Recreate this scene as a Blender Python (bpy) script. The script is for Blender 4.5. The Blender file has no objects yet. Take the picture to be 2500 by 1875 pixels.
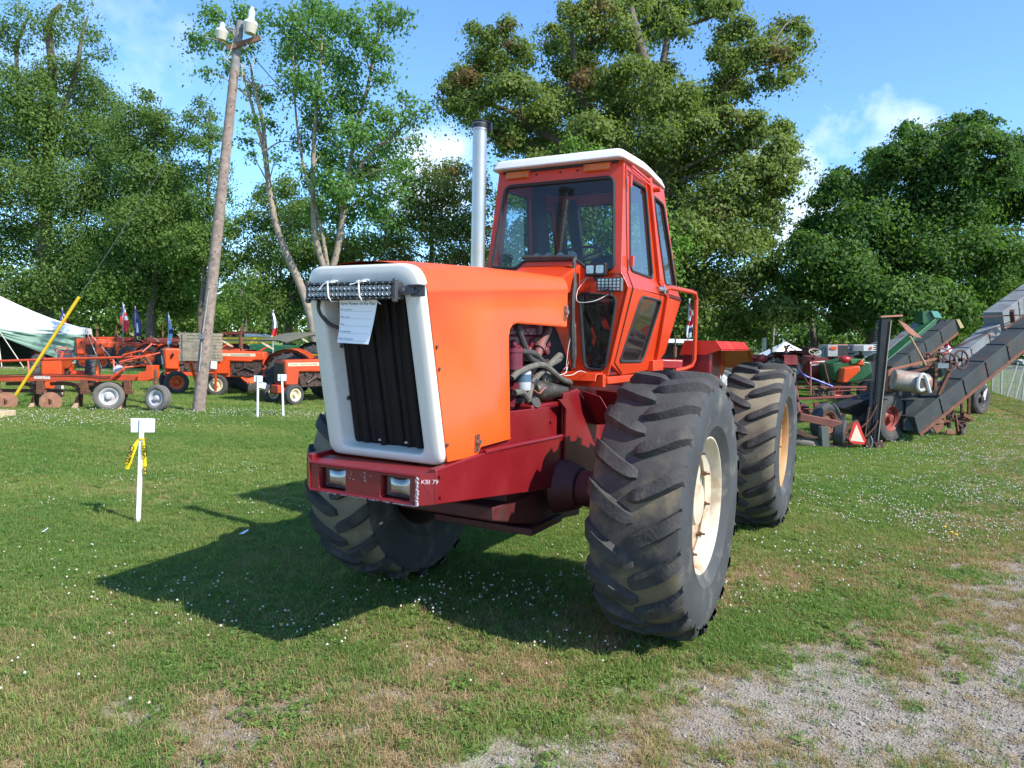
import bpy, bmesh, math, random
import numpy as np
from math import sin, cos, pi, radians, sqrt, atan2
from mathutils import Vector, Matrix
from mathutils.geometry import tessellate_polygon

random.seed(7)
RNG = np.random.default_rng(11)
SC = bpy.context.scene
COL = SC.collection
V = Vector

# ------------------------------------------------------------------ camera
FPX, CX, CY, CAMH = 1760.0, 1250.0, 937.5, 1.9
PITCH, ROLL = radians(3.45), 0.021
_f = V((0, cos(PITCH), -sin(PITCH)))
_u0 = V((0, sin(PITCH), cos(PITCH)))
_r0 = V((1, 0, 0))
_r = _r0 * cos(ROLL) + _u0 * sin(ROLL)
_u = _u0 * cos(ROLL) - _r0 * sin(ROLL)
cam_d = bpy.data.cameras.new('camera')
cam = bpy.data.objects.new('camera', cam_d)
COL.objects.link(cam)
cam.matrix_world = Matrix(((_r.x, _u.x, -_f.x, 0), (_r.y, _u.y, -_f.y, 0), (_r.z, _u.z, -_f.z, CAMH), (0, 0, 0, 1)))
cam_d.sensor_width = 36.0
cam_d.lens = FPX / 2500.0 * 36.0
cam_d.clip_start = 0.05
cam_d.clip_end = 3000
SC.camera = cam


def ray(px, py):
    return _r * ((px - CX) / FPX) - _u * ((py - CY) / FPX) + _f


def G(px, py, z=0.0):
    """ground point seen at a photograph pixel"""
    d = ray(px, py)
    return V((0, 0, CAMH)) + d * ((z - CAMH) / d.z)


def AT(px, py, Y):
    """point seen at a photograph pixel, Y metres in front of the camera"""
    d = ray(px, py)
    return V((0, 0, CAMH)) + d * (Y / d.y)


# ------------------------------------------------------------------ light
SUN_EL, SUN_AZ = radians(42.0), atan2(-0.575, 0.818)     # direction towards the sun, angle from +X
SUNV = V((cos(SUN_EL) * cos(SUN_AZ), cos(SUN_EL) * sin(SUN_AZ), sin(SUN_EL)))
world = bpy.data.worlds.new('World')
SC.world = world
world.use_nodes = True
nt = world.node_tree
nt.nodes.clear()
N, L = nt.nodes.new, nt.links.new
w_out = N('ShaderNodeOutputWorld')
w_bg = N('ShaderNodeBackground')
w_bg.inputs['Strength'].default_value = 0.15
sky = N('ShaderNodeTexSky')
sky.sky_type = 'NISHITA'
sky.sun_disc = False
sky.sun_elevation = SUN_EL
sky.sun_rotation = pi / 2 - SUN_AZ
sky.altitude = 600
sky.air_density = 1.0
sky.dust_density = 0.35
sky.ozone_density = 2.2
# thin white summer clouds, noise on the direction projected to a plane high above
w_tc = N('ShaderNodeTexCoord')
w_sep = N('ShaderNodeSeparateXYZ')
L(w_tc.outputs['Generated'], w_sep.inputs[0])
w_add = N('ShaderNodeMath'); w_add.operation = 'ADD'; w_add.inputs[1].default_value = 0.22
L(w_sep.outputs['Z'], w_add.inputs[0])
w_dx = N('ShaderNodeMath'); w_dx.operation = 'DIVIDE'
w_dy = N('ShaderNodeMath'); w_dy.operation = 'DIVIDE'
L(w_sep.outputs['X'], w_dx.inputs[0]); L(w_add.outputs[0], w_dx.inputs[1])
L(w_sep.outputs['Y'], w_dy.inputs[0]); L(w_add.outputs[0], w_dy.inputs[1])
w_cmb = N('ShaderNodeCombineXYZ')
L(w_dx.outputs[0], w_cmb.inputs[0]); L(w_dy.outputs[0], w_cmb.inputs[1])
w_n = N('ShaderNodeTexNoise')
w_n.inputs['Scale'].default_value = 1.55
w_n.inputs['Detail'].default_value = 7
w_n.inputs['Roughness'].default_value = 0.58
w_off = N('ShaderNodeVectorMath'); w_off.operation = 'ADD'
w_off.inputs[1].default_value = (0.35, 1.9, 4.0)
L(w_cmb.outputs[0], w_off.inputs[0]); L(w_off.outputs[0], w_n.inputs['Vector'])
w_cr = N('ShaderNodeValToRGB')
w_cr.color_ramp.elements[0].position = 0.64
w_cr.color_ramp.elements[1].position = 0.80
L(w_n.outputs['Fac'], w_cr.inputs[0])
w_mul = N('ShaderNodeMath'); w_mul.operation = 'MULTIPLY'; w_mul.inputs[1].default_value = 0.75
# a few fair-weather clouds low over the trees: soft round masses broken up by the same noise
w_sum = w_cr.outputs['Color']
w_n2 = N('ShaderNodeTexNoise')
w_n2.inputs['Scale'].default_value = 9.0
w_n2.inputs['Detail'].default_value = 8
w_n2.inputs['Roughness'].default_value = 0.6
L(w_tc.outputs['Generated'], w_n2.inputs['Vector'])
w_n3 = N('ShaderNodeMapRange')
w_n3.inputs[1].default_value = 0.33; w_n3.inputs[2].default_value = 0.68
L(w_n2.outputs['Fac'], w_n3.inputs[0])
for (cpx, cpy, crad, camt) in ((1075, 400, 5.5, 1.0), (1000, 400, 5.0, 0.9), (1960, 470, 6.0, 1.0), (1990, 540, 6.0, 1.0), (2090, 325, 5.0, 0.75), (250, 70, 8.0, 0.4), (330, 190, 7.0, 0.35), (2180, 335, 4.0, 0.6), (620, 660, 5, 0.8)):
    cdir = ray(cpx, cpy).normalized()
    w_dot = N('ShaderNodeVectorMath'); w_dot.operation = 'DOT_PRODUCT'
    L(w_tc.outputs['Generated'], w_dot.inputs[0]); w_dot.inputs[1].default_value = cdir
    w_r = N('ShaderNodeMapRange'); w_r.interpolation_type = 'SMOOTHSTEP'
    w_r.inputs[1].default_value = cos(radians(crad)); w_r.inputs[2].default_value = cos(radians(crad * 0.15))
    w_r.inputs[3].default_value = -1.0; w_r.inputs[4].default_value = 0.0
    L(w_dot.outputs['Value'], w_r.inputs[0])
    w_a = N('ShaderNodeMath'); w_a.operation = 'ADD'
    L(w_r.outputs[0], w_a.inputs[0]); L(w_n3.outputs[0], w_a.inputs[1])
    w_m2 = N('ShaderNodeMapRange')
    w_m2.inputs[1].default_value = 0.12; w_m2.inputs[2].default_value = 0.78; w_m2.inputs[4].default_value = camt
    L(w_a.outputs[0], w_m2.inputs[0])
    w_mx = N('ShaderNodeMath'); w_mx.operation = 'MAXIMUM'
    L(w_sum, w_mx.inputs[0]); L(w_m2.outputs[0], w_mx.inputs[1])
    w_sum = w_mx.outputs[0]
L(w_sum, w_mul.inputs[0])
w_tint = N('ShaderNodeMix'); w_tint.data_type = 'RGBA'; w_tint.blend_type = 'MULTIPLY'
w_tint.inputs[0].default_value = 1.0
w_tint.inputs[7].default_value = (0.66, 0.88, 1.06, 1)
L(sky.outputs[0], w_tint.inputs[6])
w_mix = N('ShaderNodeMix'); w_mix.data_type = 'RGBA'
L(w_mul.outputs[0], w_mix.inputs[0])
L(w_tint.outputs[2], w_mix.inputs[6])
w_mix.inputs[7].default_value = (4.9, 5.3, 5.9, 1)
L(w_mix.outputs[2], w_bg.inputs['Color'])
L(w_bg.outputs[0], w_out.inputs[0])

sun_d = bpy.data.lights.new('sun', 'SUN')
sun_d.energy = 3.9
sun_d.angle = radians(0.53)
sun_d.color = (1.0, 0.94, 0.85)
sun = bpy.data.objects.new('sun', sun_d)
COL.objects.link(sun)
sun.rotation_euler = (-SUNV).to_track_quat('-Z', 'Y').to_euler()
sun.location = SUNV * 60

SC.view_settings.view_transform = 'Standard'
SC.view_settings.look = 'None'
SC.view_settings.gamma = 1.0
SC.view_settings.exposure = 1.0
SC.view_settings.use_curve_mapping = False
SC.cycles.max_bounces = 8
SC.cycles.transparent_max_bounces = 12
SC.cycles.sample_clamp_indirect = 6.0

# ------------------------------------------------------------------ materials
MATS = {}


def mat(name, col, rough=0.5, metal=0.0, var=0.12, scale=6.0, col2=None, amt=0.0, bump=0.0, bscale=40.0, coat=0.0, spec=0.5, s2=3.0, edge=0.52, low=0.0):
    """paint / metal / rubber: a base colour with broad mottling, a second colour (dust, rust) in patches, fine bump"""
    if name in MATS:
        return MATS[name]
    m = bpy.data.materials.new(name)
    m.use_nodes = True
    t = m.node_tree
    b = t.nodes['Principled BSDF']
    b.inputs['Roughness'].default_value = rough
    b.inputs['Metallic'].default_value = metal
    b.inputs['Specular IOR Level'].default_value = spec
    b.inputs['Coat Weight'].default_value = coat
    b.inputs['Coat Roughness'].default_value = 0.12
    tc = t.nodes.new('ShaderNodeTexCoord')
    n1 = t.nodes.new('ShaderNodeTexNoise')
    n1.inputs['Scale'].default_value = scale
    n1.inputs['Detail'].default_value = 5
    t.links.new(tc.outputs['Object'], n1.inputs['Vector'])
    mr = t.nodes.new('ShaderNodeMapRange')
    mr.inputs[1].default_value = 0.3
    mr.inputs[2].default_value = 0.7
    mr.inputs[3].default_value = 1 - var
    mr.inputs[4].default_value = 1 + var
    t.links.new(n1.outputs['Fac'], mr.inputs[0])
    mx = t.nodes.new('ShaderNodeMix')
    mx.data_type = 'RGBA'
    mx.blend_type = 'MULTIPLY'
    mx.inputs[0].default_value = 1
    mx.inputs[6].default_value = (*col, 1)
    t.links.new(mr.outputs[0], mx.inputs[7])
    out = mx.outputs[2]
    if col2 is not None and amt > 0:
        n2 = t.nodes.new('ShaderNodeTexNoise')
        n2.inputs['Scale'].default_value = s2
        n2.inputs['Detail'].default_value = 8
        n2.inputs['Roughness'].default_value = 0.65
        t.links.new(tc.outputs['Object'], n2.inputs['Vector'])
        r2 = t.nodes.new('ShaderNodeMapRange')
        r2.inputs[1].default_value = edge
        r2.inputs[2].default_value = edge + 0.16
        r2.inputs[4].default_value = amt
        if low:
            sx = t.nodes.new('ShaderNodeSeparateXYZ')
            t.links.new(tc.outputs['Object'], sx.inputs[0])
            ma = t.nodes.new('ShaderNodeMath')
            ma.operation = 'MULTIPLY_ADD'
            ma.inputs[1].default_value = -low
            t.links.new(sx.outputs['Z'], ma.inputs[0])
            t.links.new(n2.outputs['Fac'], ma.inputs[2])
            t.links.new(ma.outputs[0], r2.inputs[0])
        else:
            t.links.new(n2.outputs['Fac'], r2.inputs[0])
        m2 = t.nodes.new('ShaderNodeMix')
        m2.data_type = 'RGBA'
        t.links.new(r2.outputs[0], m2.inputs[0])
        t.links.new(out, m2.inputs[6])
        m2.inputs[7].default_value = (*col2, 1)
        out = m2.outputs[2]
    t.links.new(out, b.inputs['Base Color'])
    rr = t.nodes.new('ShaderNodeMapRange')
    rr.inputs[1].default_value = 0.3
    rr.inputs[2].default_value = 0.7
    rr.inputs[3].default_value = max(0.02, rough - 0.08)
    rr.inputs[4].default_value = min(1, rough + 0.1)
    t.links.new(n1.outputs['Fac'], rr.inputs[0])
    t.links.new(rr.outputs[0], b.inputs['Roughness'])
    if bump > 0:
        n3 = t.nodes.new('ShaderNodeTexNoise')
        n3.inputs['Scale'].default_value = bscale
        n3.inputs['Detail'].default_value = 4
        t.links.new(tc.outputs['Object'], n3.inputs['Vector'])
        bp = t.nodes.new('ShaderNodeBump')
        bp.inputs['Strength'].default_value = bump
        bp.inputs['Distance'].default_value = 0.01
        t.links.new(n3.outputs['Fac'], bp.inputs['Height'])
        t.links.new(bp.outputs[0], b.inputs['Normal'])
    MATS[name] = m
    return m


def glass_mat(name, tint=(0.8, 0.88, 0.88), refl=1.0):
    m = bpy.data.materials.new(name)
    m.use_nodes = True
    t = m.node_tree
    t.nodes.clear()
    o = t.nodes.new('ShaderNodeOutputMaterial')
    tr = t.nodes.new('ShaderNodeBsdfTransparent')
    tr.inputs[0].default_value = (*tint, 1)
    gl = t.nodes.new('ShaderNodeBsdfGlossy')
    gl.inputs['Roughness'].default_value = 0.03
    gl.inputs[0].default_value = (refl, refl, refl, 1)
    df = t.nodes.new('ShaderNodeBsdfDiffuse')
    df.inputs[0].default_value = (0.5, 0.5, 0.47, 1)
    lw = t.nodes.new('ShaderNodeLayerWeight')
    lw.inputs[0].default_value = 0.5
    pw = t.nodes.new('ShaderNodeMath')
    pw.operation = 'POWER'
    pw.inputs[1].default_value = 3.2
    t.links.new(lw.outputs['Facing'], pw.inputs[0])
    fr = t.nodes.new('ShaderNodeMath')
    fr.operation = 'MULTIPLY_ADD'
    fr.inputs[1].default_value = 0.75
    fr.inputs[2].default_value = 0.04
    t.links.new(pw.outputs[0], fr.inputs[0])
    m1 = t.nodes.new('ShaderNodeMixShader')
    t.links.new(fr.outputs[0], m1.inputs[0])
    t.links.new(tr.outputs[0], m1.inputs[1])
    t.links.new(gl.outputs[0], m1.inputs[2])
    m2 = t.nodes.new('ShaderNodeMixShader')
    m2.inputs[0].default_value = 0.022
    t.links.new(m1.outputs[0], m2.inputs[1])
    t.links.new(df.outputs[0], m2.inputs[2])
    t.links.new(m2.outputs[0], o.inputs[0])
    MATS[name] = m
    return m


def leaf_mat(name, c1, c2, trans=0.35):
    """foliage: every leaf its own tone between two greens, light passing through"""
    m = bpy.data.materials.new(name)
    m.use_nodes = True
    t = m.node_tree
    t.nodes.clear()
    o = t.nodes.new('ShaderNodeOutputMaterial')
    at = t.nodes.new('ShaderNodeAttribute')
    at.attribute_name = 'tone'
    mx = t.nodes.new('ShaderNodeMix')
    mx.data_type = 'RGBA'
    mx.inputs[6].default_value = (*c1, 1)
    mx.inputs[7].default_value = (*c2, 1)
    t.links.new(at.outputs['Fac'], mx.inputs[0])
    p = t.nodes.new('ShaderNodeBsdfPrincipled')
    p.inputs['Roughness'].default_value = 0.6
    p.inputs['Specular IOR Level'].default_value = 0.18
    t.links.new(mx.outputs[2], p.inputs['Base Color'])
    tl = t.nodes.new('ShaderNodeBsdfTranslucent')
    br = t.nodes.new('ShaderNodeMix')
    br.data_type = 'RGBA'
    br.blend_type = 'MULTIPLY'
    br.inputs[0].default_value = 1
    br.inputs[7].default_value = (1.5, 1.6, 0.7, 1)
    t.links.new(mx.outputs[2], br.inputs[6])
    t.links.new(br.outputs[2], tl.inputs[0])
    ms = t.nodes.new('ShaderNodeMixShader')
    ms.inputs[0].default_value = trans
    t.links.new(p.outputs[0], ms.inputs[1])
    t.links.new(tl.outputs[0], ms.inputs[2])
    t.links.new(ms.outputs[0], o.inputs[0])
    MATS[name] = m
    return m


ORANGE = mat('hood_orange', (0.70, 0.083, 0.008), 0.44, var=0.07, scale=1.8, coat=0.10, bump=0.015, bscale=9)
CABRED = mat('cab_orange', (0.57, 0.044, 0.007), 0.36, var=0.07, scale=3, coat=0.2, bump=0.02, bscale=14, col2=(0.45, 0.04, 0.015), amt=0.35, s2=5, edge=0.6)
MAROON = mat('frame_maroon', (0.175, 0.008, 0.011), 0.36, var=0.1, scale=4, coat=0.15, bump=0.03, bscale=30, col2=(0.16, 0.02, 0.02), amt=0.5, s2=4, edge=0.58)
WHITE = mat('white_enamel', (0.64, 0.62, 0.56), 0.32, var=0.04, scale=4, col2=(0.42, 0.30, 0.20), amt=0.4, s2=9, edge=0.66, coat=0.2)
ROOFW = mat('roof_white', (0.66, 0.65, 0.61), 0.45, var=0.04, scale=3, col2=(0.5, 0.48, 0.42), amt=0.3, s2=7, edge=0.62)
BLACKP = mat('black_paint', (0.013, 0.012, 0.012), 0.45, var=0.2)
GRILLE = mat('grille_black', (0.009, 0.0065, 0.0065), 0.62, var=0.3, col2=(0.022, 0.016, 0.014), amt=0.5, s2=6, spec=0.25)
RUBBERG = mat('gasket_rubber', (0.02, 0.02, 0.022), 0.55, var=0.2)
HOSE = mat('hose_rubber', (0.045, 0.041, 0.036), 0.7, var=0.25, scale=20, bump=0.1)
GREYHOSE = mat('grey_hose', (0.11, 0.10, 0.078), 0.75, var=0.25, scale=15, col2=(0.07, 0.06, 0.05), amt=0.7, s2=8)
CHROME = mat('stack_chrome', (0.50, 0.465, 0.41), 0.33, 0.8, var=0.08, scale=3, col2=(0.42, 0.33, 0.22), amt=0.5, s2=2.5, edge=0.5)
STEEL = mat('bare_steel', (0.35, 0.34, 0.32), 0.4, 0.85, var=0.15)
IRON = mat('oily_iron', (0.055, 0.047, 0.038), 0.5, 0.3, var=0.4, scale=14, col2=(0.16, 0.13, 0.09), amt=0.7, s2=10)
LUGR = mat('lug_rubber', (0.046, 0.044, 0.042), 0.78, var=0.3, scale=9, bump=0.5, bscale=45, col2=(0.17, 0.14, 0.095), amt=0.45, s2=6, edge=0.55, spec=0.35, low=0.06)
CARC = mat('tyre_carcass', (0.056, 0.054, 0.051), 0.78, var=0.25, scale=5, bump=0.2, bscale=30, col2=(0.185, 0.148, 0.092), amt=0.85, s2=2.6, edge=0.45, spec=0.3, low=0.20)
CARC2 = mat('tyre_carcass_dusty', (0.20, 0.168, 0.115), 0.82, var=0.22, scale=4, bump=0.2, bscale=30, col2=(0.09, 0.08, 0.068), amt=0.75, s2=3.0, edge=0.50, spec=0.25)
SIDEW = mat('tyre_sidewall', (0.048, 0.050, 0.052), 0.7, var=0.25, scale=2.5, bump=0.12, bscale=24, col2=(0.20, 0.18, 0.14), amt=0.6, s2=3.2, edge=0.53, spec=0.35)
RIMW = mat('rim_white', (0.52, 0.46, 0.34), 0.5, var=0.15, scale=5, col2=(0.30, 0.15, 0.06), amt=0.9, s2=3.5, edge=0.52)
RIMT = mat('rim_rust_tan', (0.42, 0.22, 0.08), 0.6, var=0.2, scale=4, col2=(0.25, 0.10, 0.04), amt=0.7, s2=4)
RUST = mat('rust', (0.13, 0.052, 0.028), 0.85, var=0.35, scale=12, col2=(0.22, 0.09, 0.04), amt=0.6, s2=7, bump=0.2)
RUSTD = mat('rust_dark', (0.065, 0.032, 0.024), 0.85, var=0.35, scale=12, col2=(0.13, 0.055, 0.03), amt=0.6, s2=7, bump=0.2)
AMBER = mat('amber_lens', (0.55, 0.13, 0.015), 0.35, var=0.15)
LAMPG = mat('lamp_glass', (0.36, 0.35, 0.33), 0.12, 0.85, var=0.3, scale=14, bump=0.06, bscale=70)
PAPER = mat('paper', (0.80, 0.81, 0.82), 0.8, var=0.02)
INK = mat('ink', (0.03, 0.04, 0.07), 0.8, var=0.1)
INKG = mat('ink_faint', (0.32, 0.34, 0.40), 0.8, var=0.1)
WHITEP = mat('white_plastic', (0.80, 0.80, 0.78), 0.5, var=0.03)
GLASS = glass_mat('cab_glass', (0.62, 0.74, 0.76))
GLASSD = glass_mat('lower_glass', (0.55, 0.56, 0.5))
SEATM = mat('seat_vinyl', (0.035, 0.038, 0.045), 0.5, var=0.2)
CABIN = mat('cab_lining', (0.022, 0.025, 0.032), 0.7, var=0.2)


# ------------------------------------------------------------------ mesh helper
def rnd(poly, r, n=4):
    """round the corners of a closed polygon (2D or 3D points)"""
    out = []
    P = [V(p) for p in poly]
    k = len(P)
    rr = r if isinstance(r, (list, tuple)) else [r] * k
    for i in range(k):
        a, b, c = P[i - 1], P[i], P[(i + 1) % k]
        ra = min(rr[i], (a - b).length * 0.48, (c - b).length * 0.48)
        p0 = b + (a - b).normalized() * ra
        p1 = b + (c - b).normalized() * ra
        for j in range(n + 1):
            t = j / n
            out.append(p0 * (1 - t) ** 2 + b * 2 * t * (1 - t) + p1 * t * t)
    return out


def frame_for(d):
    d = V(d).normalized()
    up = V((0, 0, 1)) if abs(d.z) < 0.95 else V((0, 1, 0))
    x = up.cross(d).normalized()
    return x, d.cross(x), d


class MB:
    def __init__(s):
        s.v, s.f, s.m = [], [], []

    def add(s, vs, fs, mi=0):
        o = len(s.v)
        s.v += [tuple(v) for v in vs]
        s.f += [tuple(i + o for i in f) for f in fs]
        s.m += [mi] * len(fs)
        return s

    def box(s, c, d, rot=None, mi=0):
        c = V(c)
        hx, hy, hz = d[0] / 2, d[1] / 2, d[2] / 2
        vs = [V((x, y, z)) for x in (-hx, hx) for y in (-hy, hy) for z in (-hz, hz)]
        if rot is not None:
            vs = [rot @ v for v in vs]
        return s.add([c + v for v in vs], [(0, 1, 3, 2), (4, 6, 7, 5), (0, 4, 5, 1), (2, 3, 7, 6), (0, 2, 6, 4), (1, 5, 7, 3)], mi)

    def bar(s, p0, p1, w, h=None, mi=0, up=None):
        p0, p1 = V(p0), V(p1)
        h = w if h is None else h
        x, y, d = frame_for(p1 - p0)
        vs = []
        for p in (p0, p1):
            vs += [p - x * w / 2 - y * h / 2, p + x * w / 2 - y * h / 2, p + x * w / 2 + y * h / 2, p - x * w / 2 + y * h / 2]
        return s.add(vs, [(3, 2, 1, 0), (4, 5, 6, 7), (0, 1, 5, 4), (1, 2, 6, 5), (2, 3, 7, 6), (3, 0, 4, 7)], mi)

    def cyl(s, p0, p1, r0, r1=None, n=12, cap=True, mi=0):
        p0, p1 = V(p0), V(p1)
        r1 = r0 if r1 is None else r1
        x, y, d = frame_for(p1 - p0)
        vs = []
        for p, r in ((p0, r0), (p1, r1)):
            vs += [p + (x * cos(2 * pi * i / n) + y * sin(2 * pi * i / n)) * r for i in range(n)]
        fs = [(i, (i + 1) % n, n + (i + 1) % n, n + i) for i in range(n)]
        if cap:
            fs += [tuple(range(n - 1, -1, -1)), tuple(range(n, 2 * n))]
        return s.add(vs, fs, mi)

    def tube(s, pts, r, n=8, closed=False, mi=0, smooth=0):
        P = [V(p) for p in pts]
        if smooth:
            Q = []
            k = len(P)
            for i in range(k - 1):
                a, b, c, d = P[max(i - 1, 0)], P[i], P[i + 1], P[min(i + 2, k - 1)]
                for j in range(smooth):
                    t = j / smooth
                    Q.append(0.5 * ((2 * b) + (c - a) * t + (2 * a - 5 * b + 4 * c - d) * t * t + (3 * b - a - 3 * c + d) * t ** 3))
            P = Q + [P[-1]]
        k = len(P)
        R = r if isinstance(r, (list, tuple)) else None
        vs = []
        px = None
        for i in range(k):
            if closed:
                d = (P[(i + 1) % k] - P[i - 1])
            else:
                d = P[min(i + 1, k - 1)] - P[max(i - 1, 0)]
            d = d.normalized()
            if px is None:
                x, y, _ = frame_for(d)
            else:
                x = (px - d * px.dot(d)).normalized()
                y = d.cross(x)
            px = x
            ri = R[min(i, len(R) - 1)] if R else r
            vs += [P[i] + (x * cos(2 * pi * j / n) + y * sin(2 * pi * j / n)) * ri for j in range(n)]
        fs = []
        for i in range(k if closed else k - 1):
            a, b = i * n, ((i + 1) % k) * n
            fs += [(a + j, a + (j + 1) % n, b + (j + 1) % n, b + j) for j in range(n)]
        if not closed:
            fs += [tuple(range(n - 1, -1, -1)), tuple(range((k - 1) * n, k * n))]
        return s.add(vs, fs, mi)

    def lathe(s, prof, c, axis, n=32, mi=0, mis=None, a0=0.0):
        """prof: (radius, distance along axis)"""
        c = V(c)
        x, y, d = frame_for(axis)
        vs, k = [], len(prof)
        for r, h in prof:
            vs += [c + d * h + (x * cos(a0 + 2 * pi * i / n) + y * sin(a0 + 2 * pi * i / n)) * max(r, 1e-4) for i in range(n)]
        for q in range(k - 1):
            fs = [(q * n + i, q * n + (i + 1) % n, (q + 1) * n + (i + 1) % n, (q + 1) * n + i) for i in range(n)]
            o = len(s.v)
            s.f += [tuple(i + o for i in f) for f in fs]
            s.m += [mis[q] if mis else mi] * n
        s.v += [tuple(v) for v in vs]
        return s

    def prism(s, poly, t, mi=0):
        """closed 3D polygon extruded by the vector t"""
        P = [V(p) for p in poly]
        t = V(t)
        n = len(P)
        nrm = V((0, 0, 0))
        for i in range(n):
            nrm += P[i].cross(P[(i + 1) % n])
        if nrm.dot(t) > 0:
            P = P[::-1]
        vs = P + [p + t for p in P]
        fs = [tuple(range(n)), tuple(range(2 * n - 1, n - 1, -1))]
        fs += [((i + 1) % n, i, n + i, n + (i + 1) % n) for i in range(n)]
        return s.add(vs, fs, mi)

    def panel(s, outer, holes, t, mi=0):
        """flat plate with holes, thickness vector t"""
        loops = [[V(p) for p in outer]] + [[V(p) for p in h] for h in holes]
        flat = [p for l in loops for p in l]
        tris = tessellate_polygon(loops)
        t = V(t)
        n = len(flat)
        fs = []
        for a, b, c in tris:
            nn = (flat[b] - flat[a]).cross(flat[c] - flat[a])
            if nn.dot(t) > 0:
                a, b, c = a, c, b
            fs += [(a, b, c), (n + a, n + c, n + b)]
        o = 0
        for l in loops:
            k = len(l)
            fs += [(o + i, o + (i + 1) % k, n + o + (i + 1) % k, n + o + i) for i in range(k)]
            o += k
        return s.add(flat + [p + t for p in flat], fs, mi)

    def ball(s, c, r, nu=10, nv=7, sc=(1, 1, 1), mi=0):
        c = V(c)
        vs = [c + V((0, 0, r * sc[2]))]
        for j in range(1, nv):
            a = pi * j / nv
            vs += [c + V((r * sc[0] * sin(a) * cos(2 * pi * i / nu), r * sc[1] * sin(a) * sin(2 * pi * i / nu), r * sc[2] * cos(a))) for i in range(nu)]
        vs.append(c - V((0, 0, r * sc[2])))
        fs = [(0, 1 + i, 1 + (i + 1) % nu) for i in range(nu)]
        for j in range(nv - 2):
            a, b = 1 + j * nu, 1 + (j + 1) * nu
            fs += [(a + i, b + i, b + (i + 1) % nu, a + (i + 1) % nu) for i in range(nu)]
        e = len(vs) - 1
        a = 1 + (nv - 2) * nu
        fs += [(a + i, e, a + (i + 1) % nu) for i in range(nu)]
        return s.add(vs, fs, mi)

    def loft(s, loops, closed=True, mi=0, cap=False):
        n = len(loops[0])
        vs = [p for l in loops for p in l]
        fs = []
        for q in range(len(loops) - 1):
            for i in range(n if closed else n - 1):
                fs.append((q * n + i, q * n + (i + 1) % n, (q + 1) * n + (i + 1) % n, (q + 1) * n + i))
        if cap:
            fs += [tuple(range(n - 1, -1, -1)), tuple(range(len(vs) - n, len(vs)))]
        return s.add(vs, fs, mi)

    def mesh(s, name, mats, smooth=38, fix=False):
        me = bpy.data.meshes.new(name)
        me.from_pydata(s.v, [], s.f)
        mats = mats if isinstance(mats, (list, tuple)) else [mats]
        for m in mats:
            me.materials.append(m)
        if len(mats) > 1:
            me.polygons.foreach_set('material_index', s.m)
        if fix:
            b = bmesh.new()
            b.from_mesh(me)
            bmesh.ops.remove_doubles(b, verts=b.verts, dist=1e-5)
            bmesh.ops.recalc_face_normals(b, faces=b.faces)
            b.to_mesh(me)
            b.free()
        me.update()
        if smooth:
            me.polygons.foreach_set('use_smooth', [True] * len(me.polygons))
            me.set_sharp_from_angle(angle=radians(smooth))
        return me

    def build(s, name, mats, parent=None, smooth=38, bevel=0, fix=True, wn=False):
        return link(name, s.mesh(name, mats, smooth, fix), parent, bevel, wn)


def link(name, me, parent=None, bevel=0, wn=False):
    o = bpy.data.objects.new(name, me)
    COL.objects.link(o)
    if parent is not None:
        o.parent = parent
    if bevel:
        b = o.modifiers.new('bevel', 'BEVEL')
        b.width = bevel
        b.segments = 2
        b.limit_method = 'ANGLE'
        b.angle_limit = radians(35)
    if bevel or wn:
        w = o.modifiers.new('wn', 'WEIGHTED_NORMAL')
        w.keep_sharp = True
    return o


def tag(o, label=None, cat=None, group=None, kind=None):
    if label:
        o['label'] = label
    if cat:
        o['category'] = cat
    if group:
        o['group'] = group
    if kind:
        o['kind'] = kind
    return o


def thing(name, label, cat, loc=(0, 0, 0), rotz=0.0, group=None):
    o = bpy.data.objects.new(name, None)
    o.empty_display_size = 0.2
    COL.objects.link(o)
    o.location = loc
    o.rotation_euler = (0, 0, rotz)
    return tag(o, label, cat, group)


def sub(name, parent, loc=(0, 0, 0), rot=(0, 0, 0)):
    o = bpy.data.objects.new(name, None)
    o.empty_display_size = 0.1
    COL.objects.link(o)
    o.parent = parent
    o.location = loc
    o.rotation_euler = rot
    return o


def copy_tree(o, parent=None):
    c = o.copy()
    COL.objects.link(c)
    c.parent = parent
    for ch in list(o.children):
        copy_tree(ch, c)
    return c


def text(name, s, size, m, p, u, v, parent=None, ext=0.001, bold=0.0, align='LEFT'):
    """flat lettering at p, running along u, upright along v"""
    cu = bpy.data.curves.new(name, 'FONT')
    cu.body = s
    cu.size = size
    cu.extrude = ext
    cu.offset = bold
    cu.align_x = align
    cu.resolution_u = 3
    t = bpy.data.objects.new(name, cu)
    me = bpy.data.meshes.new_from_object(t)
    bpy.data.objects.remove(t)
    bpy.data.curves.remove(cu)
    me.name = name
    me.materials.clear()
    me.materials.append(m)
    u, v = V(u).normalized(), V(v).normalized()
    w = u.cross(v)
    M = Matrix(((u.x, v.x, w.x, p[0]), (u.y, v.y, w.y, p[1]), (u.z, v.z, w.z, p[2]), (0, 0, 0, 1)))
    me.transform(M)
    return link(name, me, parent)

# ------------------------------------------------------------------ wheels
_WM = {}


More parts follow.
